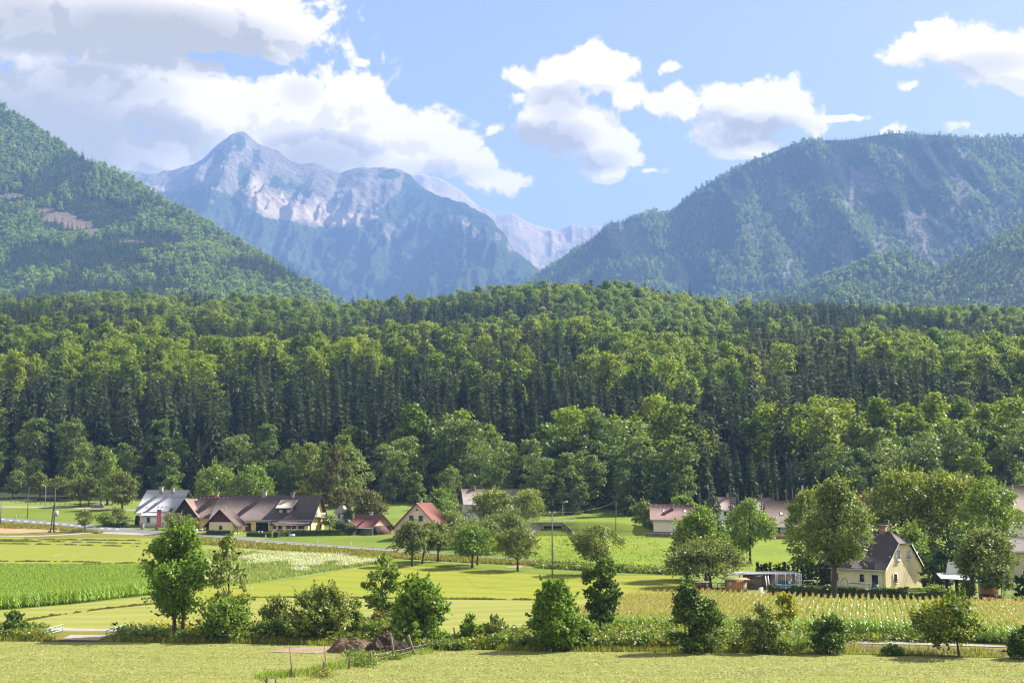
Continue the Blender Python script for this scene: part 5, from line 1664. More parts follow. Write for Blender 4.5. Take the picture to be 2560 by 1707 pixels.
MAT.update({
    'roof_dark': tile_mat('dark brown roof tiles', (0.075, 0.058, 0.055, 1), (0.105, 0.083, 0.078, 1)),
    'roof_darker': tile_mat('charcoal roof tiles', (0.062, 0.048, 0.046, 1), (0.085, 0.066, 0.063, 1), 0.4),
    'roof_brown': tile_mat('brown roof tiles', (0.085, 0.057, 0.048, 1), (0.11, 0.075, 0.063, 1)),
    'roof_barn': tile_mat('light brown roof tiles', (0.18, 0.12, 0.10, 1), (0.22, 0.15, 0.125, 1)),
    'roof_red': tile_mat('red roof tiles', (0.135, 0.040, 0.028, 1), (0.17, 0.052, 0.037, 1)),
    'roof_maroon': tile_mat('maroon roof tiles', (0.11, 0.042, 0.036, 1), (0.15, 0.06, 0.05, 1)),
    'roof_grey': tile_mat('weathered grey brown tiles', (0.14, 0.115, 0.105, 1), (0.18, 0.15, 0.135, 1)),
    'roof_redbrown': tile_mat('red brown roof tiles', (0.105, 0.058, 0.05, 1), (0.135, 0.078, 0.067, 1)),
    'shingle': tile_mat('silvery shingles', (0.24, 0.2, 0.16, 1), (0.34, 0.29, 0.24, 1), 0.3, 0.2),
    'metal_roof': tile_mat('pale sheet metal roof', (0.30, 0.32, 0.34, 1), (0.35, 0.37, 0.39, 1), 5.0, 0.6, moss=(0.38, 0.40, 0.42, 1)),
    'wall_white': plain('white render', (0.74, 0.74, 0.71), 0.9, 0.05, 0.4),
    'wall_cream': plain('cream render', (0.74, 0.70, 0.58), 0.9, 0.05, 0.4),
    'wall_yellow': plain('pale yellow render', (0.76, 0.66, 0.40), 0.9, 0.05, 0.4),
    'wall_gold': plain('yellow render', (0.74, 0.56, 0.22), 0.9, 0.05, 0.4),
    'wall_pink': plain('pink render', (0.72, 0.55, 0.52), 0.9, 0.05, 0.4),
    'wall_beige': plain('beige render', (0.42, 0.38, 0.32), 0.9, 0.06, 0.4),
    'stone': plain('rough stone', (0.20, 0.17, 0.15), 0.95, 0.35, 2.0, bump=0.6),
    'concrete': plain('concrete', (0.30, 0.28, 0.26), 0.9, 0.15, 0.8),
    'brickred': plain('brick plinth', (0.24, 0.12, 0.09), 0.9, 0.2, 3.0),
    'wood_dark': wood_mat('dark timber', (0.030, 0.017, 0.012, 1), (0.055, 0.032, 0.022, 1)),
    'wood_brown': wood_mat('brown timber', (0.10, 0.05, 0.03, 1), (0.15, 0.08, 0.045, 1)),
    'wood_orange': wood_mat('orange timber', (0.42, 0.20, 0.07, 1), (0.5, 0.26, 0.10, 1), 0.25),
    'wood_grey': wood_mat('weathered boards', (0.26, 0.19, 0.13, 1), (0.34, 0.25, 0.17, 1)),
    'wood_maroon': wood_mat('maroon boards', (0.075, 0.028, 0.02, 1), (0.10, 0.04, 0.03, 1)),
    'frame': plain('white window frame', (0.72, 0.72, 0.70), 0.5, 0.03),
    'brown_frame': plain('brown frame', (0.10, 0.05, 0.03), 0.6, 0.1),
    'glass': plain('window glass', (0.025, 0.028, 0.032), 0.12, 0.2, 1.5, spec=0.6),
    'blind': plain('pale blind', (0.42, 0.43, 0.44), 0.7, 0.06),
    'redblind': plain('red brown shutter', (0.20, 0.05, 0.03), 0.7, 0.1),
    'zinc': plain('zinc gutter', (0.45, 0.46, 0.47), 0.5, 0.06, metal=0.0),
    'brick': plain('chimney brick', (0.30, 0.17, 0.11), 0.9, 0.2, 5.0),
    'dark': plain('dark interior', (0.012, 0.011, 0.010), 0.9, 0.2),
    'doorwood': plain('dark brown door', (0.055, 0.025, 0.018), 0.6, 0.15),
    'galv': plain('galvanised steel', (0.42, 0.44, 0.45), 0.5, 0.08),
    'sheet': plain('weathered sheet metal', (0.20, 0.21, 0.22), 0.6, 0.15),
    'greenpaint': plain('pale green paint', (0.25, 0.36, 0.32), 0.6, 0.06),
    'pole': wood_mat('pole timber', (0.13, 0.09, 0.07, 1), (0.19, 0.14, 0.11, 1), 9.0),
    'post': wood_mat('fence timber', (0.15, 0.10, 0.075, 1), (0.24, 0.17, 0.13, 1), 9.0),
    'wire': plain('wire', (0.10, 0.10, 0.10), 0.6, 0.05),
    'paleWire': plain('pale fence tape', (0.42, 0.44, 0.45), 0.6, 0.05),
    'red': plain('red cloth', (0.55, 0.06, 0.05), 0.7, 0.1),
    'redflower': plain('red geraniums', (0.5, 0.02, 0.06), 0.7, 0.3, 9.0),
    'blue': plain('blue plastic', (0.06, 0.20, 0.42), 0.6, 0.1),
    'bluegrey': plain('blue grey paint', (0.10, 0.17, 0.20), 0.6, 0.1),
    'porcelain': plain('white insulator', (0.7, 0.7, 0.68), 0.3, 0.04),
    'black': plain('black', (0.012, 0.012, 0.014), 0.7, 0.2),
    'rust': plain('rusty metal', (0.22, 0.09, 0.05), 0.8, 0.3, 4.0),
    'net': plain('grey safety net', (0.20, 0.21, 0.22), 0.9, 0.1),
})


def slab(mb, poly, th=0.2):
    mb.prism(poly, (0, 0, th))


def windows(parent, face, x, z, w, h, L=0.0, pane='glass', frame='frame', y=0.0, fw=0.09, bars=0, proud=0.03, sill=True, depth=0.07):
    """a window as a part: frame with a pane behind it and a sill. face: front, right, left"""
    mb = MB()
    mb.box(-w / 2 - fw, -w / 2, -proud - depth, 0.02, 0, h)
    mb.box(w / 2, w / 2 + fw, -proud - depth, 0.02, 0, h)
    mb.box(-w / 2 - fw, w / 2 + fw, -proud - depth, 0.02, h, h + fw)
    mb.box(-w / 2 - fw, w / 2 + fw, -proud - depth, 0.02, -fw, 0)
    for k in range(bars):
        xx = -w / 2 + w * (k + 1) / (bars + 1)
        mb.box(xx - 0.03, xx + 0.03, -proud - depth * 0.8, 0.0, 0, h)
    if face == 'front':
        loc, rz = (x, y, z), 0.0
    elif face == 'right':
        loc, rz = (L, x, z), math.pi / 2
    else:
        loc, rz = (L, x, z), -math.pi / 2
    wn = mb.build('window', MAT[frame], parent, loc, rz)
    p = MB()
    p.box(-w / 2, w / 2, -proud, 0.01, 0, h)
    p.build('pane', MAT[pane], wn)
    if sill:
        s = MB()
        s.box(-w / 2 - 0.12, w / 2 + 0.12, -proud - 0.18, -proud - depth + 0.001, -fw - 0.05, -fw)
        s.build('sill', MAT['frame'], wn)
    return wn


def door(parent, face, x, w, h, L=0.0, m='doorwood', y=0.0, frame='frame', z=0.0, arch=False):
    mb = MB()
    if arch:
        pts = [(-w / 2, -0.05, 0), (w / 2, -0.05, 0)] + [(w / 2 * math.cos(a), -0.05, h - w / 2 + w / 2 * math.sin(a)) for a in np.linspace(0, math.pi, 9)]
    else:
        pts = [(-w / 2, -0.05, 0), (w / 2, -0.05, 0), (w / 2, -0.05, h), (-w / 2, -0.05, h)]
    mb.prism(pts, (0, 0.06, 0))
    loc, rz = ((x, y, z), 0.0) if face == 'front' else ((L, x, z), math.pi / 2)
    d = mb.build('door', MAT[m], parent, loc, rz)
    f = MB()
    f.box(-w / 2 - 0.14, -w / 2 - 0.01, -0.10, 0.0, 0, h)
    f.box(w / 2 + 0.01, w / 2 + 0.14, -0.10, 0.0, 0, h)
    f.box(-w / 2 - 0.14, w / 2 + 0.14, -0.10, 0.0, h + 0.01, h + 0.14)
    f.build('frame', MAT[frame], d)
    return d


def chimney(roof, x, y, z0, z1, w=0.7, d=0.6, m='brick', cap='concrete'):
    mb = MB()
    mb.box(x - w / 2, x + w / 2, y - d / 2, y + d / 2, z0, z1)
    mb.build('chimney', MAT[m], roof)
    c = MB()
    c.box(x - w / 2 - 0.14, x + w / 2 + 0.14, y - d / 2 - 0.14, y + d / 2 + 0.14, z1 + 0.003, z1 + 0.13)
    c.build('chimney_cap', MAT[cap], roof)


def gable(root, x0, x1, y0, y1, hf, hb, yr, hr, roof_m, wall_m, oe=0.6, og=0.6, th=0.18, wall_name='wall', roof_name='roof', gable_m=None, gable_z=None, verge=None, clip_r=None):
    """a gable roofed block in its thing's frame: x along the ridge, y to the back. Returns (wall, roof, slope)"""
    sf, sb = (hr - hf) / (yr - y0), (hr - hb) / (y1 - yr)
    mb = MB()
    pent = [(y0, -0.4), (y1, -0.4), (y1, hb), (yr, hr), (y0, hf)]
    if clip_r:
        zc = clip_r[0]
        ya, yb = yr - (hr - zc) / sf, yr + (hr - zc) / sb
        pr = [(y0, -0.4), (y1, -0.4), (y1, hb), (yb, zc), (ya, zc), (y0, hf)]
    else:
        pr = pent
    mb.poly([(x0, y, z) for y, z in pent][::-1])
    mb.poly([(x1, y, z) for y, z in pr])
    mb.poly([(x0, y0, -0.4), (x1, y0, -0.4), (x1, y0, hf), (x0, y0, hf)])
    mb.poly([(x1, y1, -0.4), (x0, y1, -0.4), (x0, y1, hb), (x1, y1, hb)])
    wall = mb.build(wall_name, MAT[wall_m], root)
    if gable_m:
        for xx, sx in ((x0 - 0.02, -1), (x1 + 0.02, 1)):
            zz = gable_z
            ya, yb = yr - (hr - zz) / sf, yr + (hr - zz) / sb
            gm = MB()
            gm.prism([(xx, ya, zz), (xx, yb, zz), (xx, yr, hr - 0.01)], (0.03 * sx, 0, 0))
            gm.build('gable_boards', MAT[gable_m], root)
    r = MB()
    e = y0 - oe
    b = y1 + oe
    ze, zb = hr - (yr - e) * sf, hr - (b - yr) * sb
    if clip_r:
        zc, hd = clip_r
        ya, yb = yr - (hr - zc) / sf, yr + (hr - zc) / sb
        slab(r, [(x0 - og, e, ze), (x1 + og, e, ze), (x1 + og, ya, zc), (x1 - hd, yr, hr), (x0 - og, yr, hr)], th)
        slab(r, [(x1 + og, b, zb), (x0 - og, b, zb), (x0 - og, yr, hr), (x1 - hd, yr, hr), (x1 + og, yb, zc)], th)
        slab(r, [(x1 + og, ya, zc), (x1 + og, yb, zc), (x1 - hd, yr, hr)], th)
    else:
        slab(r, [(x0 - og, e, ze), (x1 + og, e, ze), (x1 + og, yr, hr), (x0 - og, yr, hr)], th)
        slab(r, [(x1 + og, b, zb), (x0 - og, b, zb), (x0 - og, yr, hr), (x1 + og, yr, hr)], th)
    roof = r.build(roof_name, MAT[roof_m], root)
    if verge:
        v = MB()
        for xx in (x0 - og - 0.05, x1 + og + 0.02):
            top = [(xx, e, ze - 0.05), (xx, e, ze + th), (xx, yr, hr + th), (xx, yr, hr - 0.05)]
            if clip_r and xx > x1:
                top = [(xx, e, ze - 0.05), (xx, e, ze + th), (xx, ya, zc + th), (xx, ya, zc - 0.05)]
            v.prism(top, (0.03, 0, 0))
            top = [(xx, b, zb - 0.05), (xx, b, zb + th), (xx, yr, hr + th), (xx, yr, hr - 0.05)]
            if clip_r and xx > x1:
                top = [(xx, b, zb - 0.05), (xx, b, zb + th), (xx, yb, zc + th), (xx, yb, zc - 0.05)]
            v.prism(top, (0.03, 0, 0))
        v.build('verge_board', MAT[verge], root)
    gt = MB()
    gt.tube([(x0 - og, e - 0.08, ze + 0.02), (x1 + og, e - 0.08, ze + 0.02)], [0.09, 0.09], 6)
    gt.build('gutter', MAT['zinc'], roof)
    return wall, roof, sf


def plinth(root, x0, x1, y0, y1, h, m='concrete'):
    mb = MB()
    mb.box(x0 - 0.04, x1 + 0.04, y0 - 0.04, y1 + 0.04, -0.4, h)
    mb.build('plinth', MAT[m], root)


# ---- white house with a metal roof
R_ = math.radians
h = empty('house', ground(349, 1315), 'white house with pale grey sheet metal roof and two chimneys', 'house', rz=-R_(17))
w, r, s = gable(h, 0, 10.2, 0, 9.5, 4.2, 4.2, 4.75, 9.0, 'metal_roof', 'wall_white', 1.0, 1.0, verge='wood_brown')
plinth(h, 0, 10.2, 0, 9.5, 0.7)
chimney(r, 3.6, 4.0, 8.0, 9.9, 0.8, 0.7, 'concrete', 'galv')
chimney(r, 6.9, 4.0, 8.0, 9.6, 0.7, 0.6, 'concrete', 'galv')
m_ = MB()
m_.box(2.2, 8.6, -1.5, 0.0, -0.4, 3.0)
m_.build('porch_wall', MAT['wall_white'], h)
m_ = MB()
slab(m_, [(1.5, -2.2, 2.65), (9.2, -2.2, 2.65), (9.2, -0.9, 3.55), (1.5, -0.9, 3.55)], 0.16)
m_.build('porch_roof', MAT['metal_roof'], h)
m_ = MB()
for k in range(11):
    m_.box(k * 1.1 - 0.6, k * 1.1 - 0.2, 0.55, 0.62, 4.9, 5.08)
tag(m_.build('snow_guards', MAT['concrete'], r), kind='stuff')
for x in (3.4, 6.3):
    windows(h, 'front', x, 1.0, 0.9, 1.3, y=-1.5)
windows(h, 'right', 4.7, 4.8, 1.0, 1.2, L=10.2)
m_ = MB()
m_.prism([(10.24, 2.7, 7.2), (10.24, 6.8, 7.2), (10.24, 4.75, 8.95)], (0.05, 0, 0))
m_.build('gable_boards', MAT['wood_brown'], h)

# ---- long farmhouse
h = empty('farmhouse', ground(770, 1331), 'long yellow farmhouse with dark brown roof, pale roofed dormer and balcony', 'house', rz=-R_(14))
w, r, s = gable(h, -25.6, 0, 1.6, 10.5, 3.5, 3.2, 6.6, 8.75, 'roof_dark', 'wall_gold', 0.6, 0.9, verge='wood_dark')
m_ = MB()      # the right part comes forward under the same roof
sl = s
m_.poly([(-9.2, 0, -0.4), (0, 0, -0.4), (0, 0, 2.35), (-9.2, 0, 2.35)])
m_.poly([(-9.2, 1.6, -0.4), (-9.2, 0, -0.4), (-9.2, 0, 2.35), (-9.2, 1.6, 3.5)])
m_.poly([(0, 0, -0.4), (0, 1.6, -0.4), (0, 1.6, 3.45), (0, 0, 2.3)])
m_.build('front_wall', MAT['wall_yellow'], h)
m_ = MB()
z1 = 8.75 - sl * (6.6 - 1.0)
z2 = 8.75 - sl * (6.6 + 0.55)
slab(m_, [(-9.8, -0.55, z2 + 0.35), (0.9, -0.55, z2 + 0.35), (0.9, 1.15, z1 + 0.16), (-9.8, 1.15, z1 + 0.16)], 0.16)
m_.build('lower_roof', MAT['roof_dark'], h)
for x, wd, pn in ((-8.7, 0.9, 'redblind'), (-5.0, 1.2, 'redblind'), (-3.6, 1.1, 'redblind'), (-1.7, 1.6, 'glass')):
    windows(h, 'front', x, 0.85, wd, 1.25, pane=pn)
windows(h, 'front', -7.2, 0.8, 1.0, 1.2, y=0)
m_ = MB()
m_.box(-7.9, -6.4, -0.35, -0.1, 0.45, 0.7)
m_.build('flower_box', MAT['redflower'], h)
m_ = MB()
m_.box(-3.0, -1.0, -0.38, -0.12, 0.45, 0.62)
m_.build('flower_box', MAT['redflower'], h)
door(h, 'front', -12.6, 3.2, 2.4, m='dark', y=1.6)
door(h, 'front', -16.2, 1.4, 2.2, y=1.6)
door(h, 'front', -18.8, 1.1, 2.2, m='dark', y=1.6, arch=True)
windows(h, 'front', -21.0, 1.0, 0.7, 1.1, y=1.6)
for y, z, wd, hh in ((1.4, 0.6, 0.9, 1.7), (5.4, 4.0, 1.2, 1.9), (8.0, 1.0, 1.0, 1.2)):
    windows(h, 'right', y, z, wd, hh, L=0.0, pane='blind' if z > 3 else 'glass')
m_ = MB()
m_.box(0.0, 1.1, 3.6, 8.6, 3.55, 3.7)
bal = m_.build('balcony', MAT['concrete'], h)
m_ = MB()
for k in range(15):
    m_.box(1.05, 1.09, 3.6 + k * 0.35, 3.66 + k * 0.35, 3.7, 4.6)
for k in range(3):
    m_.box(0.05 + k * 0.35, 0.11 + k * 0.35, 3.6, 3.64, 3.7, 4.6)
m_.box(0.0, 1.12, 3.57, 3.66, 4.6, 4.68)
m_.box(1.03, 1.12, 3.66, 8.6, 4.6, 4.68)
m_.build('railing', MAT['frame'], bal)
chimney(r, -14.3, 6.3, 8.0, 9.9, 1.1, 0.7, 'concrete', 'concrete')
chimney(r, -6.6, 5.9, 7.6, 9.4, 0.7, 0.7, 'stone', 'concrete')
m_ = MB()      # dormer
m_.box(-8.9, -5.5, 2.6, 4.4, 3.6, 5.75)
dm = m_.build('dormer', MAT['wood_dark'], h)
m_ = MB()
slab(m_, [(-9.4, 2.0, 5.75), (-5.0, 2.0, 5.75), (-5.0, 5.6, 7.75), (-9.4, 5.6, 7.75)], 0.12)
m_.build('dormer_roof', MAT['shingle'], dm)
for x in (-8.2, -6.2):
    m_ = MB()
    m_.box(x - 0.45, x + 0.45, 2.52, 2.6, 4.6, 5.5)
    m_.build('dormer_window', MAT['blind'], dm)
# left wing of the farmhouse
h = empty('farm_wing', ground(560, 1327) + np.array([-0.6, 2.8, 0.1]), 'lower left wing of the farmhouse with a row of snow guards', 'house', rz=-R_(14))
w, r, s = gable(h, -8.8, -0.3, 0.4, 8.4, 3.5, 3.5, 4.4, 8.35, 'roof_brown', 'wall_gold', 0.6, 0.2)
chimney(r, -4.0, 3.8, 7.6, 9.0, 0.9, 0.7, 'brick', 'concrete')
m_ = MB()
for k in range(8):
    m_.box(k * 1.05 - 8.4, k * 1.05 - 8.1, 3.60, 3.66, 7.86, 8.04)
tag(m_.build('snow_guards', MAT['galv'], r), kind='stuff')


def front_gable(name, label, px, py, rot, W, Lg, hl, hr_, xr, hr, roof_m, wall_m, gm=None, gz=None, oe=0.5, of=0.7, th=0.16, cat='house', verge=None):
    """gable end towards the viewer: x across the gable, y back along the ridge; eave heights hl (left) and hr_ (right), ridge hr at xr"""
    h = empty(name, ground(px, py), label, cat, rz=-rot)
    sl_, sr_ = (hr - hl) / xr, (hr - hr_) / (W - xr)
    mb = MB()
    pent = [(0, -0.4), (W, -0.4), (W, hr_), (xr, hr), (0, hl)]
    mb.poly([(x, 0, z) for x, z in pent])
    mb.poly([(x, Lg, z) for x, z in pent][::-1])
    mb.poly([(0, Lg, -0.4), (0, 0, -0.4), (0, 0, hl), (0, Lg, hl)])
    mb.poly([(W, 0, -0.4), (W, Lg, -0.4), (W, Lg, hr_), (W, 0, hr_)])
    mb.build('wall', MAT[wall_m], h)
    r = MB()
    slab(r, [(-oe, -of, hl - sl_ * oe), (xr, -of, hr), (xr, Lg + of, hr), (-oe, Lg + of, hl - sl_ * oe)], th)
    slab(r, [(xr, -of, hr), (W + oe, -of, hr_ - sr_ * oe), (W + oe, Lg + of, hr_ - sr_ * oe), (xr, Lg + of, hr)], th)
    roof = r.build('roof', MAT[roof_m], h)
    if gm:
        xa, xb = xr - (hr - gz) / sl_, xr + (hr - gz) / sr_
        q = MB()
        q.prism([(xa, -0.05, gz), (xb, -0.05, gz), (xr, -0.05, hr - 0.02)], (0, 0.03, 0))
        q.build('gable_boards', MAT[gm], h)
    v = MB()
    v.prism([(-oe, -of - 0.04, hl - sl_ * oe - 0.05), (-oe, -of - 0.04, hl - sl_ * oe + th), (xr, -of - 0.04, hr + th), (xr, -of - 0.04, hr - 0.05)], (0, 0.035, 0))
    v.prism([(xr, -of - 0.04, hr - 0.05), (xr, -of - 0.04, hr + th), (W + oe, -of - 0.04, hr_ - sr_ * oe + th), (W + oe, -of - 0.04, hr_ - sr_ * oe - 0.05)], (0, 0.035, 0))
    v.build('verge_board', MAT[verge or 'wood_dark'], h)
    return h, roof


# ---- timber barn before the farm
h, r = front_gable('barn', 'dark timber barn with light brown roof beside the white house', 437, 1322, R_(16), 6.4, 7.0, 3.6, 3.3, 3.0, 7.3, 'roof_barn', 'wood_dark', oe=0.6, of=0.9)
m_ = MB()
m_.box(4.2, 6.43, -0.06, 0.0, -0.2, 2.2)
m_.build('brick_corner', MAT['brickred'], h)
windows(h, 'front', 5.2, 0.7, 0.55, 0.9, y=-0.06)
# ---- yellow annex by the road
h, r = front_gable('annex', 'small yellow annex with brown roof and dark gable by the road', 522, 1334, R_(12), 6.1, 5.6, 2.75, 2.75, 2.9, 5.7, 'roof_brown', 'wall_yellow', gm='wood_maroon', gz=2.8, oe=1.2, of=0.7)
windows(h, 'front', 3.0, 1.0, 0.75, 1.0)
m_ = MB()
m_.box(-0.02, -0.9, 0.5, 5.4, -0.2, 2.0)
m_.build('side_lean_to', MAT['wood_dark'], h)
m_ = MB()
m_.tube([(2.9, 3.0, 5.8), (2.9, 3.0, 6.4)], [0.12, 0.12], 6)
m_.build('vent_pipe', MAT['galv'], r)
m_ = MB()
for y in (0.4, 5.2):
    m_.box(7.0, 7.12, y, y + 0.12, -0.2, 2.2)
m_.build('porch_post', MAT['wood_brown'], h)
windows(h, 'right', 1.6, 0.9, 0.6, 1.1, L=6.1)

# ---- pink house
h, r = front_gable('house', 'pink house with red roof and two gable windows behind the orchard', 985, 1349, R_(14), 9.6, 10.0, 2.7, 3.9, 5.4, 8.2, 'roof_red', 'wall_pink', oe=0.5, of=0.8, verge='wood_brown')
windows(h, 'front', 4.1, 4.2, 1.0, 1.25, frame='frame')
windows(h, 'front', 6.3, 4.2, 1.0, 1.25, frame='frame')
windows(h, 'front', 0.9, 1.4, 0.5, 0.5)
windows(h, 'front', 4.2, 0.9, 1.1, 1.2)
windows(h, 'front', 7.2, 0.9, 1.1, 1.2)
m_ = MB()
m_.prism([(5.0, -0.03, 6.55), (5.75, -0.03, 6.55), (5.38, -0.03, 7.0)], (0, 0.03, 0))
m_.build('attic_vent', MAT['dark'], h)
chimney(r, 5.3, 3.0, 7.8, 9.0, 0.6, 0.6, 'concrete', 'galv')
m_ = MB()
m_.tube([(5.4, 6.4, 8.2), (5.4, 6.4, 9.7)], [0.04, 0.03], 5)
m_.bar((4.9, 6.4, 9.4), (5.9, 6.4, 9.4), 0.05)
m_.build('aerial', MAT['galv'], r)

# ---- small red roofed shed
h = empty('shed', ground(931, 1338), 'small stone shed with maroon roof and boarded gable left of the pink house', 'shed', rz=-R_(40))
w, r, s = gable(h, -8.2, 0, 0, 6.4, 2.0, 2.0, 3.2, 4.6, 'roof_maroon', 'stone', 0.5, 0.4, gable_m='wood_grey', gable_z=2.2, verge='wood_maroon')
chimney(r, -3.6, 3.0, 4.2, 5.3, 0.6, 0.5, 'concrete', 'concrete')
m_ = MB()
m_.box(0.03, 0.08, 0.4, 6.0, -0.2, 2.1)
m_.build('open_front', MAT['wood_maroon'], h)
m_ = MB()
m_.box(0.04, 0.12, 0.5, 2.2, -0.1, 1.9)
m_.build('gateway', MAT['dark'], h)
# ---- chapel
h = empty('chapel', ground(848, 1305), 'little white chapel with pointed shingle roof beside the tall thuja', 'chapel', rz=-R_(30))
m_ = MB()
m_.box(-1.35, 1.35, 0, 2.7, -0.3, 2.5)
m_.build('wall', MAT['wall_white'], h)
m_ = MB()
for a, b in (((-1.9, -0.55), (1.9, -0.55)), ((1.9, -0.55), (1.9, 3.25)), ((1.9, 3.25), (-1.9, 3.25)), ((-1.9, 3.25), (-1.9, -0.55))):
    m_.poly([(a[0], a[1], 2.35), (b[0], b[1], 2.35), (b[0] * 0.22, 1.35 + (b[1] - 1.35) * 0.22, 4.35), (a[0] * 0.22, 1.35 + (a[1] - 1.35) * 0.22, 4.35)])
m_.poly([(-0.42, 0.93, 4.35), (0.42, 0.93, 4.35), (0.42, 1.77, 4.35), (-0.42, 1.77, 4.35)])
m_.poly([(-1.9, -0.55, 2.34), (-1.9, 3.25, 2.34), (1.9, 3.25, 2.34), (1.9, -0.55, 2.34)])
m_.build('roof', MAT['shingle'], h)
windows(h, 'front', 0.0, 1.0, 0.7, 1.1, pane='redblind')

# ---- white house behind the maple
h = empty('house', ground(1166, 1307), 'white house with weathered brown roof and two chimneys near the forest', 'house', rz=R_(9))
w, r, s = gable(h, 0, 13.2, 0, 8.5, 5.2, 5.2, 4.25, 8.7, 'roof_grey', 'wall_white', 0.7, 0.9, verge='wood_dark')
chimney(r, 2.6, 4.0, 8.0, 9.6, 0.6, 0.6, 'brick', 'concrete')
chimney(r, 7.8, 4.0, 8.0, 9.6, 0.7, 0.6, 'brick', 'brick')
for x in (2.0, 5.0, 8.0, 11.0):
    windows(h, 'front', x, 2.9, 1.0, 1.3)
for y in (2.4, 5.0):
    windows(h, 'left', y, 3.2, 0.9, 1.6, L=0.0)
m_ = MB()
m_.box(-1.0, 0.0, 1.0, 7.0, 2.55, 2.7)
bal = m_.build('balcony', MAT['concrete'], h)
m_ = MB()
m_.box(4.9, 5.6, 2.72, 2.76, 7.55, 7.6)
m_.build('roof_window', MAT['glass'], r)

# ---- cream house
h = empty('house', ground(1634, 1337), 'cream house with red brown roof, two skylights and brick plinth', 'house', rz=-R_(5))
w, r, s = gable(h, 0, 13.6, 0, 9.0, 3.95, 3.95, 4.5, 7.0, 'roof_redbrown', 'wall_cream', 0.7, 0.8, verge='roof_grey')
plinth(h, 0, 13.6, 0, 9.0, 0.75, 'brickred')
chimney(r, 4.5, 2.6, 5.0, 7.0, 0.75, 0.6, 'stone', 'concrete')
for x in (2.7, 7.6):
    m_ = MB()
    zz = 3.95 + s * 1.75 + 0.19
    m_.prism([(x - 0.36, 1.75, zz), (x + 0.36, 1.75, zz), (x + 0.36, 2.6, zz + s * 0.85), (x - 0.36, 2.6, zz + s * 0.85)], (0, 0, 0.07))
    m_.build('roof_window', MAT['blind'], r)
m_ = MB()
for k in range(13):
    m_.box(0.1 + k * 1.05, 0.4 + k * 1.05, 3.55, 3.62, 6.62, 6.8)
tag(m_.build('snow_guards', MAT['wood_dark'], r), kind='stuff')
for x in (5.9, 7.25, 8.6):
    windows(h, 'front', x, 2.35, 0.8, 0.85, pane='glass')
windows(h, 'front', 11.5, 1.6, 1.2, 1.4)
m_ = MB()
m_.box(13.7, 16.2, 0.8, 5.0, -0.4, 2.75)
m_.build('annex_wall', MAT['wall_white'], h)
m_ = MB()
m_.box(13.65, 16.5, 0.6, 5.2, 2.76, 2.95)
ter = m_.build('terrace', MAT['concrete'], h)
m_ = MB()
for k in range(12):
    m_.box(13.7 + k * 0.25, 13.76 + k * 0.25, 0.62, 0.67, 2.95, 3.85)
m_.box(13.65, 16.5, 0.6, 0.69, 3.86, 3.93)
m_.build('railing', MAT['galv'], ter)
hh = empty('stone_wall', ground(1612, 1342), 'low grey stone wall below the cream house', 'wall', rz=-R_(5))
rng_ = np.random.default_rng(8)
m_ = MB()
for k in range(48):      # courses of rough blocks, joined: each only a few pixels
    for c in range(3):
        x = k * 0.34 + (c % 2) * 0.17
        m_.box(x, x + 0.32, -0.3 + rng_.uniform(-0.04, 0.04), 0.3, -0.3 + c * 0.4, 0.06 + c * 0.4)
tag(m_.build('stone_courses', MAT['stone'], hh), kind='stuff')

# ---- brown roofed house behind the gardens
h = empty('house', ground(1930, 1340), 'house with broad dark brown hipped roof left of the ivy clad tree', 'house', rz=-R_(4))
w, r, s = gable(h, 0, 12.5, 0, 10.0, 2.6, 2.6, 5.0, 8.1, 'roof_brown', 'wall_beige', 0.5, 1.2)
for x in (1.4, 4.6):
    windows(h, 'front', x, 0.7, 1.2, 1.3)
m_ = MB()
zz = 2.6 + s * 1.9 + 0.2
m_.prism([(2.3, 1.9, zz), (3.0, 1.9, zz), (3.0, 2.6, zz + s * 0.7), (2.3, 2.6, zz + s * 0.7)], (0, 0, 0.07))
m_.build('roof_window', MAT['blind'], r)
hh = empty('garden_wall', ground(1910, 1347), 'low dark garden wall below the house with the broad brown roof', 'wall')
m_ = MB()
m_.box(0, 9, -0.15, 0.15, -0.3, 0.8)
m_.build('wall_body', MAT['brickred'], hh)
m_ = MB()
m_.box(-0.05, 9.05, -0.2, 0.2, 0.803, 0.88)
m_.build('coping', MAT['concrete'], hh)
# roofs glimpsed behind the spruces
for x, y, tp, wd, rm, lb in [(1815, 1300, 1243, 5.0, 'roof_grey', 'grey brown roofed house glimpsed behind the blue spruce'), (1900, 1300, 1246, 6.0, 'roof_grey', 'pale roofed house peeping out between the narrow spruces'),
                             (2005, 1285, 1222, 8.0, 'roof_red', 'house with red roof and white chimney behind the narrow spruces'), (2180, 1290, 1228, 7.0, 'roof_red', 'bright red roofed house between the ivy clad tree and yellow tree')]:
    G_ = ground(x, y)
    hh = empty('house', G_, lb, 'house', rz=-R_(6))
    zt = at(x, tp, G_[1] + 4)[2] - G_[2]
    w, r, s = gable(hh, -wd / 2, wd / 2, 0, 8, zt * 0.5, zt * 0.5, 4, zt, rm, 'wall_white', 0.5, 0.4)
    chimney(r, 0.6, 3.6, zt - 0.8, zt + 1.0, 0.6, 0.5, 'wall_white' if x > 2000 else 'brick', 'concrete')
    windows(hh, 'front', 0, zt * 0.2, 1.0, 1.2)
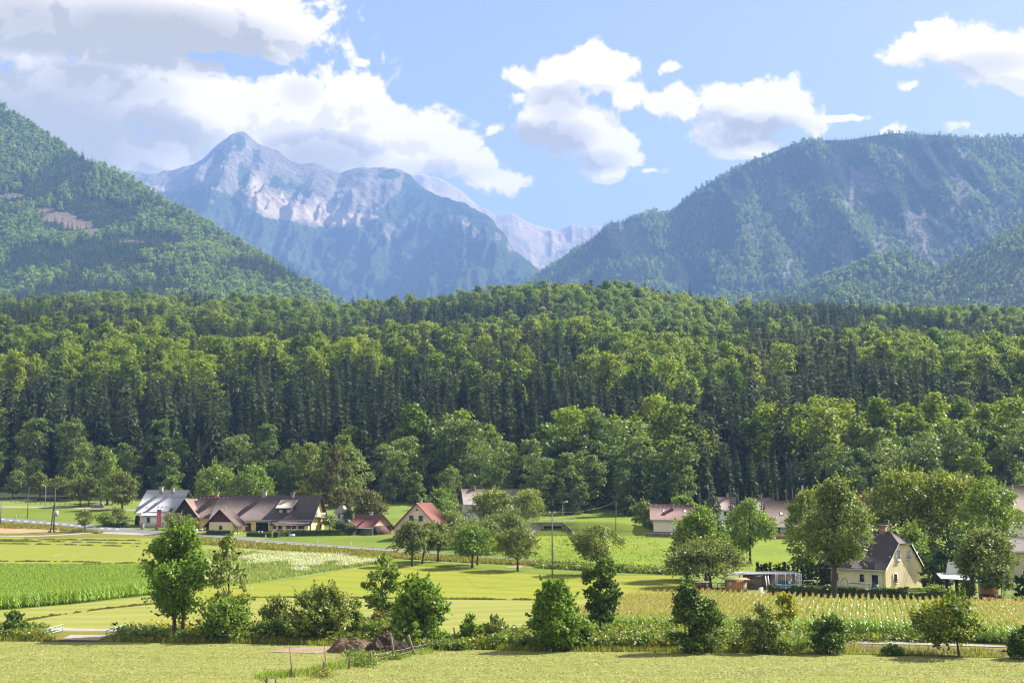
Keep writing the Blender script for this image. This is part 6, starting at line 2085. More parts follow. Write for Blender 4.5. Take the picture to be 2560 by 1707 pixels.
# ---- far right houses
h = empty('house', ground(2515, 1362), 'large cream house with brown roof cut by the picture edge', 'house', rz=R_(2))
w, r, s = gable(h, 0, 15, 0, 10, 7.6, 7.6, 5, 12.6, 'roof_brown', 'wall_cream', 0.7, 0.9)
for x in (6.0, 9.5):
    windows(h, 'front', x, 4.9, 1.1, 1.3)
h = empty('house', ground(2536, 1455), 'beige house with shallow dark edged roof at the right edge', 'house', rz=R_(20))
w, r, s = gable(h, 0, 9, 0, 9, 5.0, 5.0, 4.5, 6.9, 'roof_darker', 'wall_beige', 0.6, 0.7, verge='wood_dark')
windows(h, 'front', 2.4, 0.6, 1.4, 1.2)
windows(h, 'left', 4.0, 3.2, 1.0, 1.2, L=0.0)

# ---- yellow house
h = empty('house', ground(2215, 1474), 'pale yellow house with dark clipped gable roof and two brick chimneys', 'house', rz=-R_(50))
w, r, s = gable(h, -12.2, 0, 0, 9.4, 3.45, 3.2, 4.7, 8.5, 'roof_darker', 'wall_yellow', 0.55, 0.45, verge='frame', clip_r=(6.7, 2.4))
for x, z1 in ((-3.5, 9.5), (-6.9, 9.5)):
    chimney(r, x, 4.5, 7.6, z1, 0.95, 0.7, 'brick', 'concrete')
windows(h, 'front', -4.3, 1.0, 0.8, 1.15)
door(h, 'front', -1.9, 1.15, 2.15, m='glass')
windows(h, 'front', -9.2, 1.0, 0.9, 1.15)
for y, z, wd, hh_, pn in ((3.3, 4.45, 0.85, 1.3, 'blind'), (6.0, 4.45, 0.85, 1.3, 'blind'), (8.0, 4.6, 0.45, 0.8, 'glass'), (2.4, 1.0, 0.85, 1.25, 'glass'), (1.35, 4.5, 0.3, 0.4, 'glass')):
    wn = windows(h, 'right', y, z, wd, hh_, L=0.0, pane=pn, fw=0.12)
    if z == 1.0:
        fl = MB()
        fl.ball((0.05, -0.22, 0.12), 0.2, 8, 5, (1.5, 0.7, 0.8))
        fl.build('geraniums', MAT['redflower'], wn)
m_ = MB()      # small dormer
m_.box(-7.2, -6.2, 1.2, 2.6, 4.2, 5.35)
dm = m_.build('dormer', MAT['frame'], h)
m_ = MB()
m_.box(-7.0, -6.4, 1.15, 1.2, 4.45, 5.15)
m_.build('dormer_window', MAT['glass'], dm)
m_ = MB()
slab(m_, [(-7.7, 0.75, 5.3), (-5.7, 0.75, 5.3), (-5.7, 3.2, 6.6), (-7.7, 3.2, 6.6)], 0.12)
m_.build('dormer_roof', MAT['roof_barn'], dm)
m_ = MB()
zz = 8.5 - s * (4.7 - 3.2) + 0.19
m_.prism([(-5.6, 3.2, zz), (-5.0, 3.2, zz), (-5.0, 4.0, zz + s * 0.8), (-5.6, 4.0, zz + s * 0.8)], (0, 0, 0.06))
m_.build('roof_window', MAT['galv'], r)
m_ = MB()
m_.tube([(-0.35, -0.62, 3.0), (-0.35, -0.2, 2.6), (-0.35, -0.14, 0.0)], [0.06, 0.06, 0.06], 6)
m_.build('downpipe', MAT['zinc'], h)
m_ = MB()      # porch at the back right
slab(m_, [(-6.0, 9.6, 3.0), (0.4, 9.6, 3.0), (0.4, 11.8, 1.95), (-6.0, 11.8, 1.95)], 0.1)
pr = m_.build('porch_roof', MAT['roof_barn'], h)
m_ = MB()
for x in (-5.6, 0.1):
    m_.box(x - 0.09, x + 0.09, 11.3, 11.48, -0.3, 2.15)
m_.build('porch_posts', MAT['wood_orange'], h)
m_ = MB()
m_.box(-5.6, 0.0, 9.44, 11.2, -0.2, 0.9)
m_.build('porch_parapet', MAT['wood_orange'], h)
m_ = MB()
m_.tube([(-2.5, 4.7, 8.5), (-2.5, 4.7, 10.4)], [0.06, 0.05], 6)
m_.build('service_mast', MAT['galv'], r)
mast = np.array(h.location) + np.array([-2.5 * math.cos(R_(50)) + 4.7 * math.sin(R_(50)), 2.5 * math.sin(R_(50)) + 4.7 * math.cos(R_(50)), 10.35])

# ------------------------------------------------------------------ street furniture
def ht(px, py, top):
    G_ = ground(px, py)
    return G_, (py - top) / (F / G_[1])


def pole(label, px, base, top, r=0.12, m='pole', arm=True, cat='utility pole', name='utility_pole', Y=None, lean=0.0):
    G_, H = ht(px, base, top)
    h = empty(name, G_, label, cat)
    mb = MB()
    mb.tube([(0, 0, -0.4), (lean, 0, H)], [r, r * 0.7], 8)
    mb.build('pole', MAT[m], h, smooth=True)
    if arm:
        mb = MB()
        mb.bar((lean - 0.45, 0, H - 0.12), (lean + 0.45, 0, H - 0.12), 0.08)
        mb.build('crossarm', MAT['galv'], h)
        for x in (-0.4, 0.4):
            mb = MB()
            mb.ball((lean + x, 0, H + 0.05), 0.1, 8, 5, (1, 1, 1.3))
            mb.build('insulator', MAT['porcelain'], h)
    return G_ + np.array([lean, 0, H])


P1 = pole('tall bare wooden pole with white insulators in the middle of the meadow', 1381, 1462, 1284, 0.15)
P2 = pole('thin dark pole standing in the meadow left of the cream house', 1539, 1351, 1254, 0.12, arm=False, lean=0.15)
P3 = pole('slim dark pole left of the transformer pole', 68, 1296, 1216, 0.12, arm=False, lean=0.2)
P4 = pole('dark pole cut by the left picture edge', 1, 1315, 1252, 0.12, arm=False)
P5 = pole('dark pole in front of the bright green tree behind the pink house', 1118, 1318, 1250, 0.11, arm=True)
P6 = pole('pale thin pole standing before the tall pointed thuja', 864.5, 1313, 1271, 0.08, 'galv', arm=False)
P7 = pole('thin post in front of the right hand garden shed', 2509, 1504, 1456, 0.06, 'post', arm=False, cat='post', name='garden_post')
# the double pole with a transformer
G_, H = ht(130, 1330, 1221)
h = empty('transformer_pole', G_, 'double wooden pole carrying a grey transformer beside the stubble', 'utility pole')
for x0 in (-0.28, 0.28):
    mb = MB()
    mb.tube([(x0 * 1.4, 0, -0.3), (0.32 + x0 * 0.3, 0, H * (1.0 if x0 > 0 else 0.62))], [0.17, 0.12], 8)
    mb.build('leg', MAT['pole'], h, smooth=True)
mb = MB()
mb.box(0.35, 1.25, -0.4, 0.4, H * 0.36, H * 0.36 + 1.3)
tr_ = mb.build('transformer', MAT['galv'], h)
mb = MB()
for k in range(5):
    mb.box(0.4 + k * 0.18, 0.46 + k * 0.18, -0.52, -0.403, H * 0.36 + 0.1, H * 0.36 + 1.1)
mb.build('cooling_fins', MAT['galv'], tr_)
mb = MB()
mb.bar((-0.3, 0, H * 0.6), (0.9, 0, H * 0.6), 0.12)
mb.build('crossarm', MAT['galv'], h)
mb = MB()
for x in (-0.6, 0.6):
    mb.box(x - 0.3, x + 0.3, -0.25, 0.25, -0.2, 0.35)
mb.build('footing', MAT['rust'], h)
mb = MB()
mb.box(-0.45, -0.1, -0.24, -0.2, 1.1, 1.6)
mb.build('warning_plate', plain('yellow plate', (0.6, 0.45, 0.03), 0.6), h)
T1 = G_ + np.array([0.3, 0, H])


def lamp(label, px, base, top, dirx=-1):
    G_, H = ht(px, base, top)
    h = empty('street_lamp', G_, label, 'street lamp')
    mb = MB()
    mb.tube([(0, 0, -0.3), (0, 0, H * 0.85), (dirx * 0.25, 0, H * 0.96), (dirx * 0.7, 0, H)], [0.09, 0.07, 0.06, 0.05], 7)
    mb.build('pole', MAT['galv'], h, smooth=True)
    mb = MB()
    mb.ball((dirx * 0.95, 0, H + 0.02), 0.32, 8, 5, (1.2, 0.6, 0.45))
    mb.build('lamp_head', MAT['porcelain'], h, smooth=True)


lamp('grey street lamp beside the orchard on the left meadow', 113, 1266, 1213, -1)
lamp('slim street lamp standing over the culvert', 1407, 1311, 1255, 1)


def wire(label, a, b, sag=0.6, r=0.022, m='wire', cat='power line', name='power_line', group=None):
    a, b = np.asarray(a, float), np.asarray(b, float)
    pts = [a + (b - a) * f + np.array([0, 0, -4 * sag * f * (1 - f)]) for f in np.linspace(0, 1, 14)]
    mb = MB()
    mb.tube([p - a for p in pts], [r] * 14, 4)
    o = mb.build(name, MAT[m], None, a)
    tag(o, label, cat, group)


wire('power line from the yellow house mast to the right edge, upper strand', mast, at(2620, 1338, mast[1] + 6), 0.4, 0.03)
wire('power line from the yellow house mast to the right edge, lower strand', mast - np.array([0, 0, 1.0]), at(2620, 1362, mast[1] + 6), 0.4, 0.03)
wire('wire from the bare wooden pole to the thin dark pole', P1 + [0.4, 0, 0.1], P2, 0.8)
wire('wire from the bare wooden pole to the pole by the pink house', P1 + [-0.4, 0, 0.1], P5, 0.9)
wire('wire running across the orchard from the bare wooden pole to the left', P1 + [0, 0, -2.4], at(1150, 1324, P1[1] + 40), 0.3)
wire('wire running right from the bare wooden pole to the yellow house mast', P1 + [0, 0, -2.4], mast - np.array([0, 0, 0.4]), 1.0)
wire('wire from the thin dark pole up towards the forest on the left', P2, at(1330, 1246, P2[1] + 60), 0.6)
wire('wire from the transformer pole to the street lamp', T1, ground(113, 1266) + np.array([0, 0, 5]), 0.3)
wire('wire from the transformer pole to the slim dark pole', T1, P3, 0.4)
wire('wire over the roofs from the transformer pole to the farm', T1, at(560, 1292, 352), 1.2)


# delineator posts by the road
for i, (x, y, lb) in enumerate([(40, 1297, 'farthest left'), (166, 1317, 'beside the transformer pole'), (255, 1313, 'by the roadside hedge'), (664, 1346, 'under the garden hedge'), (794, 1361, 'right of the garden hedge'),
                                (877, 1365, 'before the maroon roofed shed'), (1305, 1400, 'at the end of the orchard'), (1387, 1402, 'beside the bare wooden pole'), (1645, 1418, 'beside the big apple tree')]):
    G_ = ground(x, y)
    h = empty('delineator_post', G_, 'small white roadside post ' + lb, 'roadside post', 'white posts along the road')
    mb = MB()
    mb.box(-0.07, 0.07, -0.05, 0.05, -0.1, 0.95)
    mb.build('post', MAT['white'], h)
    mb = MB()
    mb.box(-0.075, 0.075, -0.055, 0.055, 0.68, 0.8)
    mb.build('reflector', MAT['black'], h)

# road sign, banner, statues
G_ = ground(730.5, 1346)
h = empty('road_sign', G_, 'white sign board with green lettering below the garden hedge', 'sign')
mb = MB()
mb.box(-0.62, 0.62, -0.03, 0.03, 0.35, 1.02)
mb.build('board', MAT['white'], h)
mb = MB()
rr = np.random.default_rng(2)
x = -0.5
while x < 0.5:      # letters too small to read: short green strokes
    w_ = rr.uniform(0.06, 0.14)
    mb.box(x, x + w_, -0.04, -0.031, 0.5, 0.5 + rr.uniform(0.2, 0.36))
    x += w_ + 0.06
mb.build('lettering', plain('green lettering', (0.03, 0.30, 0.22), 0.6), h)
mb = MB()
for x in (-0.5, 0.5):
    mb.box(x - 0.03, x + 0.03, 0.031, 0.08, -0.2, 0.9)
mb.build('posts', MAT['galv'], h)

G_ = ground(397, 1325)
h = empty('banner', G_, 'tall red banner with pale lettering in front of the white house', 'banner', rz=R_(-10))
mb = MB()
mb.tube([(-0.62, 0, -0.2), (-0.62, 0, 5.2)], [0.05, 0.04], 6)
mb.build('pole', MAT['galv'], h)
mb = MB()
mb.prism([(-0.55, 0, 0.9), (0.45, 0, 0.9), (0.62, 0, 5.0), (-0.55, 0, 5.1)], (0, 0.03, 0))
cl = mb.build('cloth', MAT['red'], h)
mb = MB()
rr = np.random.default_rng(4)
for col_ in (-0.22, 0.25):
    z = 1.3
    while z < 4.6:
        hz_ = rr.uniform(0.14, 0.3)
        mb.box(col_ - 0.13, col_ + rr.uniform(0.02, 0.13), -0.012, -0.002, z, z + hz_ * 0.6)
        z += hz_
mb.build('lettering', plain('pale lettering', (0.62, 0.50, 0.44), 0.7), cl)
for x, y, lb in ((646, 1337, 'white garden figure left of its pair at the garage'), (654.5, 1337, 'white garden figure right of its pair at the garage')):
    h = empty('garden_figure', ground(x, y), lb, 'figure', 'white figures before the garage')
    mb = MB()
    mb.ball((0, 0, 0.35), 0.26, 8, 6, (1, 0.8, 1.3))
    mb.build('body', MAT['wall_white'], h, smooth=True)
    mb = MB()
    mb.ball((0.05, 0, 0.82), 0.16, 8, 6)
    mb.build('head', MAT['wall_white'], h, smooth=True)
for x, lb in ((356, 'left stone gate pillar with a flower bowl before the white house'), (391, 'right stone gate pillar next to the red banner')):
    h = empty('gate_pillar', ground(x, 1323), lb, 'pillar')
    mb = MB()
    mb.box(-0.35, 0.35, -0.35, 0.35, -0.2, 1.25)
    mb.build('shaft', MAT['concrete'], h)
    mb = MB()
    mb.box(-0.43, 0.43, -0.43, 0.43, 1.253, 1.37)
    mb.build('cap', MAT['wall_beige'], h)
    if x < 370:
        mb = MB()
        mb.ball((0, 0, 1.5), 0.3, 8, 5, (1, 1, 0.7))
        mb.build('flowers', MAT['redflower'], h)
# garden seats by the annex
h = empty('garden_table', ground(500, 1330), 'white garden table set on the terrace between barn and annex', 'table')
mb = MB()
mb.box(-0.7, 0.7, -0.5, 0.5, 0.68, 0.75)
mb.build('table_top', MAT['white'], h)
for x in (-0.55, 0.55):
    for y in (-0.4, 0.4):
        mb = MB()
        mb.box(x - 0.04, x + 0.04, y - 0.04, y + 0.04, 0, 0.68)
        mb.build('leg', MAT['white'], h)


def chair(label, px, py, rz, m='white', s=1.0):
    h = empty('garden_chair', ground(px, py), label, 'chair', rz=rz)
    mb = MB()
    mb.box(-0.27 * s, 0.27 * s, -0.25 * s, 0.25 * s, 0.4 * s, 0.46 * s)
    mb.build('seat', MAT[m], h)
    mb = MB()
    mb.box(-0.27 * s, 0.27 * s, 0.22 * s, 0.27 * s, 0.463 * s, 0.98 * s)
    mb.build('backrest', MAT[m], h)
    for x in (-0.23, 0.23):
        for y in (-0.21, 0.21):
            mb = MB()
            mb.box((x - 0.03) * s, (x + 0.03) * s, (y - 0.03) * s, (y + 0.03) * s, 0, 0.4 * s)
            mb.build('leg', MAT[m], h)


chair('white garden chair left of the white table by the barn', 492, 1332, 0.6)
chair('white plastic chair under the trees by the garden sheds', 1905, 1490, 0.3, s=1.25)
# boulder-like heap and rocks on the upper path
h = MB()
rr = np.random.default_rng(5)
h.ball((0, 0, 0.4), 1.5, 10, 6, (1.3, 0.6, 0.6))
h.ball((1.3, 0.1, 0.5), 1.1, 9, 6, (0.8, 0.6, 1.0))
o = h.build('boulder', MAT['stone'], None, ground(242, 1269))
tag(o, 'grey boulder lying beside the upper path under the orchard', 'rock')

# post and rail fence on the left meadow
h = empty('fence', ground(0, 1252), 'weathered post fence crossing the left meadow below the orchard', 'fence')
pts = []
for k in range(17):
    x = -10 + k * 12.3
    y = float(np.interp(x, [0, 60, 200], [1250, 1258, 1266]))
    Q = ground(x, y) - ground(0, 1252)
    pts.append(Q)
    mb = MB()
    mb.tube([(0, 0, -0.2), (0.05, 0, 1.15)], [0.09, 0.08], 6)
    mb.build('post', MAT['post'], h, Q)
mb = MB()
for a, b in zip(pts[:-1], pts[1:]):
    for z in (0.5, 0.95):
        mb.tube([a + np.array([0, 0, z]), b + np.array([0, 0, z])], [0.025, 0.025], 4)
mb.build('wire', MAT['wire'], h)

# culvert with wing walls
G_ = ground(1384, 1337)
h = empty('culvert', G_, 'concrete culvert with sloping wing walls and a dark opening in the bank', 'culvert')
ppm = F / G_[1]
mb = MB()
mb.prism([(-2.9, 0.2, -0.3), (2.2, 0.2, -0.3), (2.2, 0.2, 3.0), (-2.9, 0.2, 3.0)], (0, 0.6, 0))
mb.build('head_wall', MAT['concrete'], h)
mb = MB()
mb.prism([(-2.3, 0.13, -0.2), (1.9, 0.13, -0.2), (1.9, 0.13, 2.1), (-2.3, 0.13, 2.1)], (0, 0.06, 0))
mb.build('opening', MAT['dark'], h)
mb = MB()
mb.prism([(-2.9, 0.15, -0.3), (-6.8, -1.6, -0.3), (-6.8, -1.6, 2.2), (-5.0, -0.8, 3.0), (-2.9, 0.15, 3.0)], (0.1, 0.35, 0))
mb.build('wing_wall', MAT['concrete'], h)
mb = MB()
mb.prism([(2.2, 0.15, -0.3), (4.6, -1.2, -0.3), (4.6, -1.2, 0.9), (2.2, 0.15, 2.9)], (0.1, 0.35, 0))
mb.build('wing_wall', MAT['stone'], h)
# bank over the culvert
m_ = MB()
rows = []
xs = np.linspace(-26, 34, 70)
for j, (yy, zz) in enumerate([(-2.6, 0.0), (-0.6, 0.9), (0.8, 2.6), (3.0, 3.0), (7.0, 2.7), (16.0, 0.0)]):
    fall = sstep(-26, -9, xs) * (1 - sstep(12, 34, xs))
    zc = zz * fall * (1.0 if j > 1 else np.where((xs > -6.8) & (xs < 4.6), 0.02, 1.0))
    rows.append(np.stack([xs, yy + 0 * xs, zc + (g(G_[1] + yy) - G_[2]) + 0.03], 1))
V = np.concatenate(rows)
me = mesh_np('bank', V, [grid_faces(6, 70)], [MAT['lush']], smooth=True)
o = link('bank', me, None, G_)
tag(o, kind='structure')
h = empty('railing', G_ + np.array([0, 1.2, 2.9]), 'thin grey green railing above the culvert', 'railing')
mb = MB()
for z in (0.55, 1.05):
    mb.tube([(-5.2, 0, z), (5.2, 0, z)], [0.04, 0.04], 5)
mb.build('rail', MAT['greenpaint'], h)
for k in range(8):
    mb = MB()
    mb.tube([(-5.2 + k * 1.485, 0, -0.3), (-5.2 + k * 1.485, 0, 1.05)], [0.04, 0.04], 5)
    mb.build('post', MAT['greenpaint'], h)


# bridge railings over the ditch
def railing(label, a, b, H):
    A, B = ground(*a), ground(*b)
    h = empty('bridge_railing', A, label, 'railing')
    d = B - A
    n = 4
    for k in range(n):
        mb = MB()
        q = d * k / (n - 1)
        mb.tube([q + np.array([0, 0, -0.2]), q + np.array([0, 0, H])], [0.045, 0.045], 6)
        mb.build('post', MAT['greenpaint'], h)
    for z in (0.3, 0.62, 0.97):
        mb = MB()
        mb.tube([np.array([0, 0, z * H]), d + np.array([0, 0, z * H])], [0.042, 0.042], 6)
        mb.build('rail', MAT['greenpaint'], h)


railing('pale green bridge railing on the left of the field bridge', (98, 1597), (156, 1580), 0.85)
railing('pale green bridge railing on the right of the field bridge', (265, 1597), (316, 1579), 0.85)

# near fence: posts, stakes, tapes
def fpost(label, bx, by, tx, ty, r=0.09, name='fence_post', cat='fence post', group='old posts of the near fence', m='post'):
    A = ground(bx, by)
    B = at(tx, ty, A[1])
    mb = MB()
    d = B - A
    mb.tube([-0.12 * d, 0.5 * d, d], [r * 1.05, r, r * 0.85], 7)
    o = mb.build(name, MAT[m], None, A, smooth=False)
    tag(o, label, cat, group)
    return A, B


rows = []
for a in [('stubby broken fence post at the bottom of the picture', 665, 1712, 668, 1690, .11), ('lowest thin fence post cut by the bottom edge', 689, 1708, 688, 1693, .06),
          ('dark block post at the foot of the left stake', 728, 1691, 728, 1672, .12), ('short thin post right of the left stake', 736, 1696, 737, 1680, .05),
          ('fat fence post at the foot of the middle stake', 809, 1683, 811, 1653, .13), ('straight fence post before the soil heap', 872, 1671, 875, 1639, .1),
          ('first post carrying pale tape beside the soil heap', 929, 1658, 926, 1626, .1), ('thin grey post between two taped posts', 951, 1652, 950, 1625, .05),
          ('tall slanting post in front of the soil heap', 985, 1648, 978, 1590, .1), ('strongly leaning post under the glossy tree', 1036, 1636, 1020, 1586, .12),
          ('short thin post right of the leaning post', 1050, 1633, 1050, 1614, .05), ('pale small post among the grass under the glossy tree', 1072, 1621, 1073, 1602, .05),
          ('dark small post right of the glossy tree', 1088, 1621, 1087, 1598, .08), ('last dark fence post beside the small dark shrub', 1140, 1609, 1135, 1567, .1)]:
    rows.append(fpost(a[0], *a[1:5], r=a[5]))
fpost('tall thin leaning wooden stake, left of its pair', 731, 1692, 724, 1615, 0.05, 'stake', 'stake', 'tall stakes by the near fence')
fpost('tall thin upright grey stake, right of its pair', 814, 1683, 812, 1611, 0.045, 'stake', 'stake', 'tall stakes by the near fence')
for i, (p, q) in enumerate([(6, 8), (8, 9), (9, 12), (12, 13), (0, 1)]):
    for fz, nm in ((0.45, 'lower'), (0.8, 'upper')):
        a, b = rows[p], rows[q]
        hp, hq = min(0.95, np.linalg.norm(a[1] - a[0])), min(0.95, np.linalg.norm(b[1] - b[0]))
        ua, ub = (a[1] - a[0]) / np.linalg.norm(a[1] - a[0]), (b[1] - b[0]) / np.linalg.norm(b[1] - b[0])
        wire('pale fence tape, %s strand, %s' % (nm, ['before the soil heap', 'from slanting post to leaning post', 'under the glossy tree', 'to the last dark post', 'at the bottom edge'][i]),
             a[0] + ua * hp * fz, b[0] + ub * hq * fz, 0.07, 0.013, 'paleWire', 'fence tape', 'fence_tape')

# soil heap
def heap(name, label, px, py, w, d, hgt, m, seed, green=None):
    G_ = ground(px, py)
    n = 70
    u = np.linspace(-1, 1, n)
    U, Vv = np.meshgrid(u, u)
    r2 = np.clip(1 - (np.abs(U) ** 2.2 + np.abs(Vv) ** 2.2), 0, 1)
    z = hgt * r2 ** 1.1 * (0.25 + 1.35 * fbm(U * 2.2 + seed, Vv * 2.2 + seed, 4)) + 0.5 * (fbm(U * 7 + seed, Vv * 7, 4) - 0.5) * (r2 > 0)
    z = np.where(r2 <= 0, -0.2, z)
    V = np.stack([U * w / 2, Vv * d / 2, z], 2).reshape(-1, 3)
    o = link(name, mesh_np(name, V, [grid_faces(n, n)], [m]), None, G_ + np.array([0, d / 2, 0]))
    tag(o, label, 'soil heap')
    return o


heap('soil_heap', 'bare brown earth heap under the young ash', 880, 1634, 5.2, 3.2, 1.3, MAT['soil'], 3.3)
heap('soil_heap', 'dark earth heap half grown with weeds behind the slanting post', 960, 1640, 5.0, 3.4, 1.7, plain('dark soil', (0.05, 0.032, 0.02), 0.95, 0.4, 2.0, bump=0.8), 8.1)
rr = np.random.default_rng(15)
P = sample_region(rr, [[(850, 1614), (940, 1616)], [(880, 1650), (1010, 1650)]], 220)
sprays('heap_weeds', LEAF['weed'], P, 0.5, 0.13, rr, 16, 0.3)
P = sample_region(rr, [[(900, 1592), (1010, 1592)], [(900, 1604), (1020, 1606)]], 120)
P[:, 2] += 1.2
sprays('heap_top_weeds', LEAF['weed'], P, 0.7, 0.14, rr, 14, 0.3)
P = sample_region(rr, [[(640, 1690), (740, 1680), (920, 1640), (1140, 1606)], [(640, 1706), (780, 1688), (960, 1656), (1170, 1618)]], 420)
blades('fence_grass', LEAF['grass'], P, 0.5, 0.045, rr, 5, 0.2)
P = sample_region(rr, [[(780, 1680), (830, 1684)], [(790, 1696), (840, 1698)]], 30)
sprays('dock_weeds', LEAF['drygrass'], P, 0.6, 0.1, rr, 14, 0.25)
P = sample_region(rr, [[(890, 1656), (940, 1660)], [(890, 1668), (940, 1672)]], 40)
sprays('fence_weeds', LEAF['weed'], P, 0.7, 0.11, rr, 14, 0.25)

# ------------------------------------------------------------------ sheds and garden things
def on(px, py):
    return ground(px, py)


G_ = on(1835, 1479)
h = empty('garden_shed', G_, 'orange boarded hut with flat plank roof by the maize', 'shed', rz=R_(4))
mb = MB()
mb.box(-0.8, 1.95, 0, 2.4, -0.2, 1.75)
mb.build('wall', MAT['wood_orange'], h)
for k in range(9):
    mb = MB()
    mb.box(-1.5, 2.4, -0.5 + k * 0.34, -0.2 + k * 0.34, 1.76 + 0.015 * k, 1.84 + 0.015 * k)
    mb.build('plank', MAT['wood_grey'], h)
mb = MB()
mb.box(-0.75, -0.35, -0.04, -0.001, 0.8, 1.5)
mb.build('window', MAT['blind'], h)
mb = MB()
mb.box(1.35, 1.75, -0.04, -0.001, 0.0, 1.1)
mb.build('panel', MAT['blind'], h)
G_ = on(1868, 1474) + np.array([0, 1.5, 0])
h = empty('garden_shed', G_, 'long grey garden shed with a flat metal roof behind the orange hut', 'shed', rz=R_(2))
mb = MB()
mb.box(0.2, 3.6, 0, 3.0, -0.2, 2.1)
mb.build('wall', MAT['stone'], h)
mb = MB()
mb.box(4.0, 7.0, 0.2, 3.0, -0.2, 2.2)
mb.build('wall', MAT['wall_beige'], h)
mb = MB()
mb.prism([(-3.6, -0.8, 2.15), (8.2, -0.8, 2.35), (8.2, 3.4, 2.5), (-3.6, 3.4, 2.3)], (0, 0, 0.1))
mb.build('roof', MAT['sheet'], h)
mb = MB()
mb.box(5.0, 6.9, -0.06, 0.195, 1.3, 2.15)
mb.build('panel', MAT['wood_orange'], h)
mb = MB()
mb.box(4.9, 6.6, 0.14, 0.197, 0.5, 1.4)
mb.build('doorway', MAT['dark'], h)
for x in (-3.2, -1.0, 3.8, 7.9):
    mb = MB()
    mb.box(x - 0.06, x + 0.06, -0.6, -0.48, -0.2, 2.15)
    mb.build('post', MAT['post'], h)
G_ = on(1922, 1478)
h = empty('ladder', G_, 'white ladder leaning against the long garden shed', 'ladder', rz=R_(-8))
for x in (-0.2, 0.2):
    mb = MB()
    mb.bar((x, -0.4, 0), (x - 0.25, 0.7, 2.3), 0.09)
    mb.build('stile', MAT['white'], h)
for k in range(7):
    mb = MB()
    f = (k + 0.6) / 7.2
    mb.bar((-0.2 - 0.25 * f, -0.4 + 1.1 * f, 2.3 * f), (0.2 - 0.25 * f, -0.4 + 1.1 * f, 2.3 * f), 0.07)
    mb.build('rung', MAT['white'], h)
# trampoline
G_ = on(1971, 1476)
h = empty('trampoline', G_, 'round trampoline with grey safety net and blue pad beside the sheds', 'trampoline')
N = 16
mb = MB()
ring = [(1.8 * math.cos(a), 1.8 * math.sin(a), 0.8) for a in np.linspace(0, 2 * math.pi, N + 1)]
mb.tube(ring, [0.12] * (N + 1), 6, cap=False)
mb.build('pad', MAT['blue'], h)
mb = MB()
mb.poly([(1.7 * math.cos(a), 1.7 * math.sin(a), 0.8) for a in np.linspace(0, 2 * math.pi, N, endpoint=False)])
mb.build('mat', MAT['black'], h)
for k in range(8):
    a = 2 * math.pi * (k + 0.5) / 8
    mb = MB()
    mb.tube([(1.95 * math.cos(a), 1.95 * math.sin(a), 0), (1.95 * math.cos(a), 1.95 * math.sin(a), 2.65)], [0.045, 0.04], 6)
    mb.build('pole', MAT['galv'], h)
mb = MB()
for k in range(32):
    a = 2 * math.pi * k / 32
    mb.tube([(1.85 * math.cos(a), 1.85 * math.sin(a), 0.85), (1.85 * math.cos(a), 1.85 * math.sin(a), 2.45)], [0.018, 0.018], 3, cap=False)
for z in np.linspace(0.95, 2.45, 9):
    mb.tube([(1.85 * math.cos(a), 1.85 * math.sin(a), z) for a in np.linspace(0, 2 * math.pi, 25)], [0.018] * 25, 3, cap=False)
mb.build('net', MAT['net'], h)
# white frame table and rails
G_ = on(1985, 1486)
h = empty('garden_bench', G_, 'white slatted garden lounger in front of the trampoline', 'lounger', rz=R_(6))
for k in range(8):
    mb = MB()
    mb.box(-1.9 + k * 0.48, -1.55 + k * 0.48, -0.3, 0.5, 0.85 + 0.02 * k, 0.91 + 0.02 * k)
    mb.build('slat', MAT['white'], h)
for x in (-1.8, 1.8):
    mb = MB()
    mb.bar((x, 0, 0), (x, 0, 0.85), 0.07)
    mb.build('leg', MAT['white'], h)
G_ = on(2026, 1476)
h = empty('clothes_frame', G_, 'grey tubular clothes frame between trampoline and yellow house', 'clothes frame')
mb = MB()
mb.tube([(-1.0, 0, 0), (-1.0, 0, 1.5), (1.0, 0, 1.5), (1.0, 0, 0)], [0.04] * 4, 6)
mb.build('frame', MAT['galv'], h)
G_ = on(2050, 1484)
h = empty('pool_cover', G_, 'long low white pool edge left of the ivy clad trunk', 'pool')
mb = MB()
mb.box(-2.8, 1.4, 0, 1.5, -0.1, 0.62)
mb.build('basin', MAT['white'], h)
mb = MB()
mb.box(-2.6, 1.2, 0.15, 1.35, 0.603, 0.64)
mb.build('cover', MAT['blue'], h)
# swing frame by the yellow house
G_ = on(2104, 1482)
h = empty('swing_frame', G_, 'blue grey wooden play frame in front of the yellow house', 'play frame', rz=R_(-6))
mb = MB()
for x in (0.0, 0.95):
    mb.box(x - 0.07, x + 0.07, -0.07, 0.07, 0, 1.75)
mb.bar((0, 0, 1.75), (0.48, 0, 2.3), 0.12)
mb.bar((0.95, 0, 1.75), (0.48, 0, 2.3), 0.12)
mb.build('tower', MAT['bluegrey'], h)
mb = MB()
mb.bar((1.03, 0, 1.45), (4.2, 0.1, 1.35), 0.13)
mb.build('beam', MAT['bluegrey'], h)
mb = MB()
mb.bar((4.1, 0.1, 0), (4.1, 0.1, 1.5), 0.13)
mb.build('post', MAT['bluegrey'], h)
chair('dark garden chair beside the glazed door of the yellow house', 2196, 1481, 0.4, 'net', 1.2)
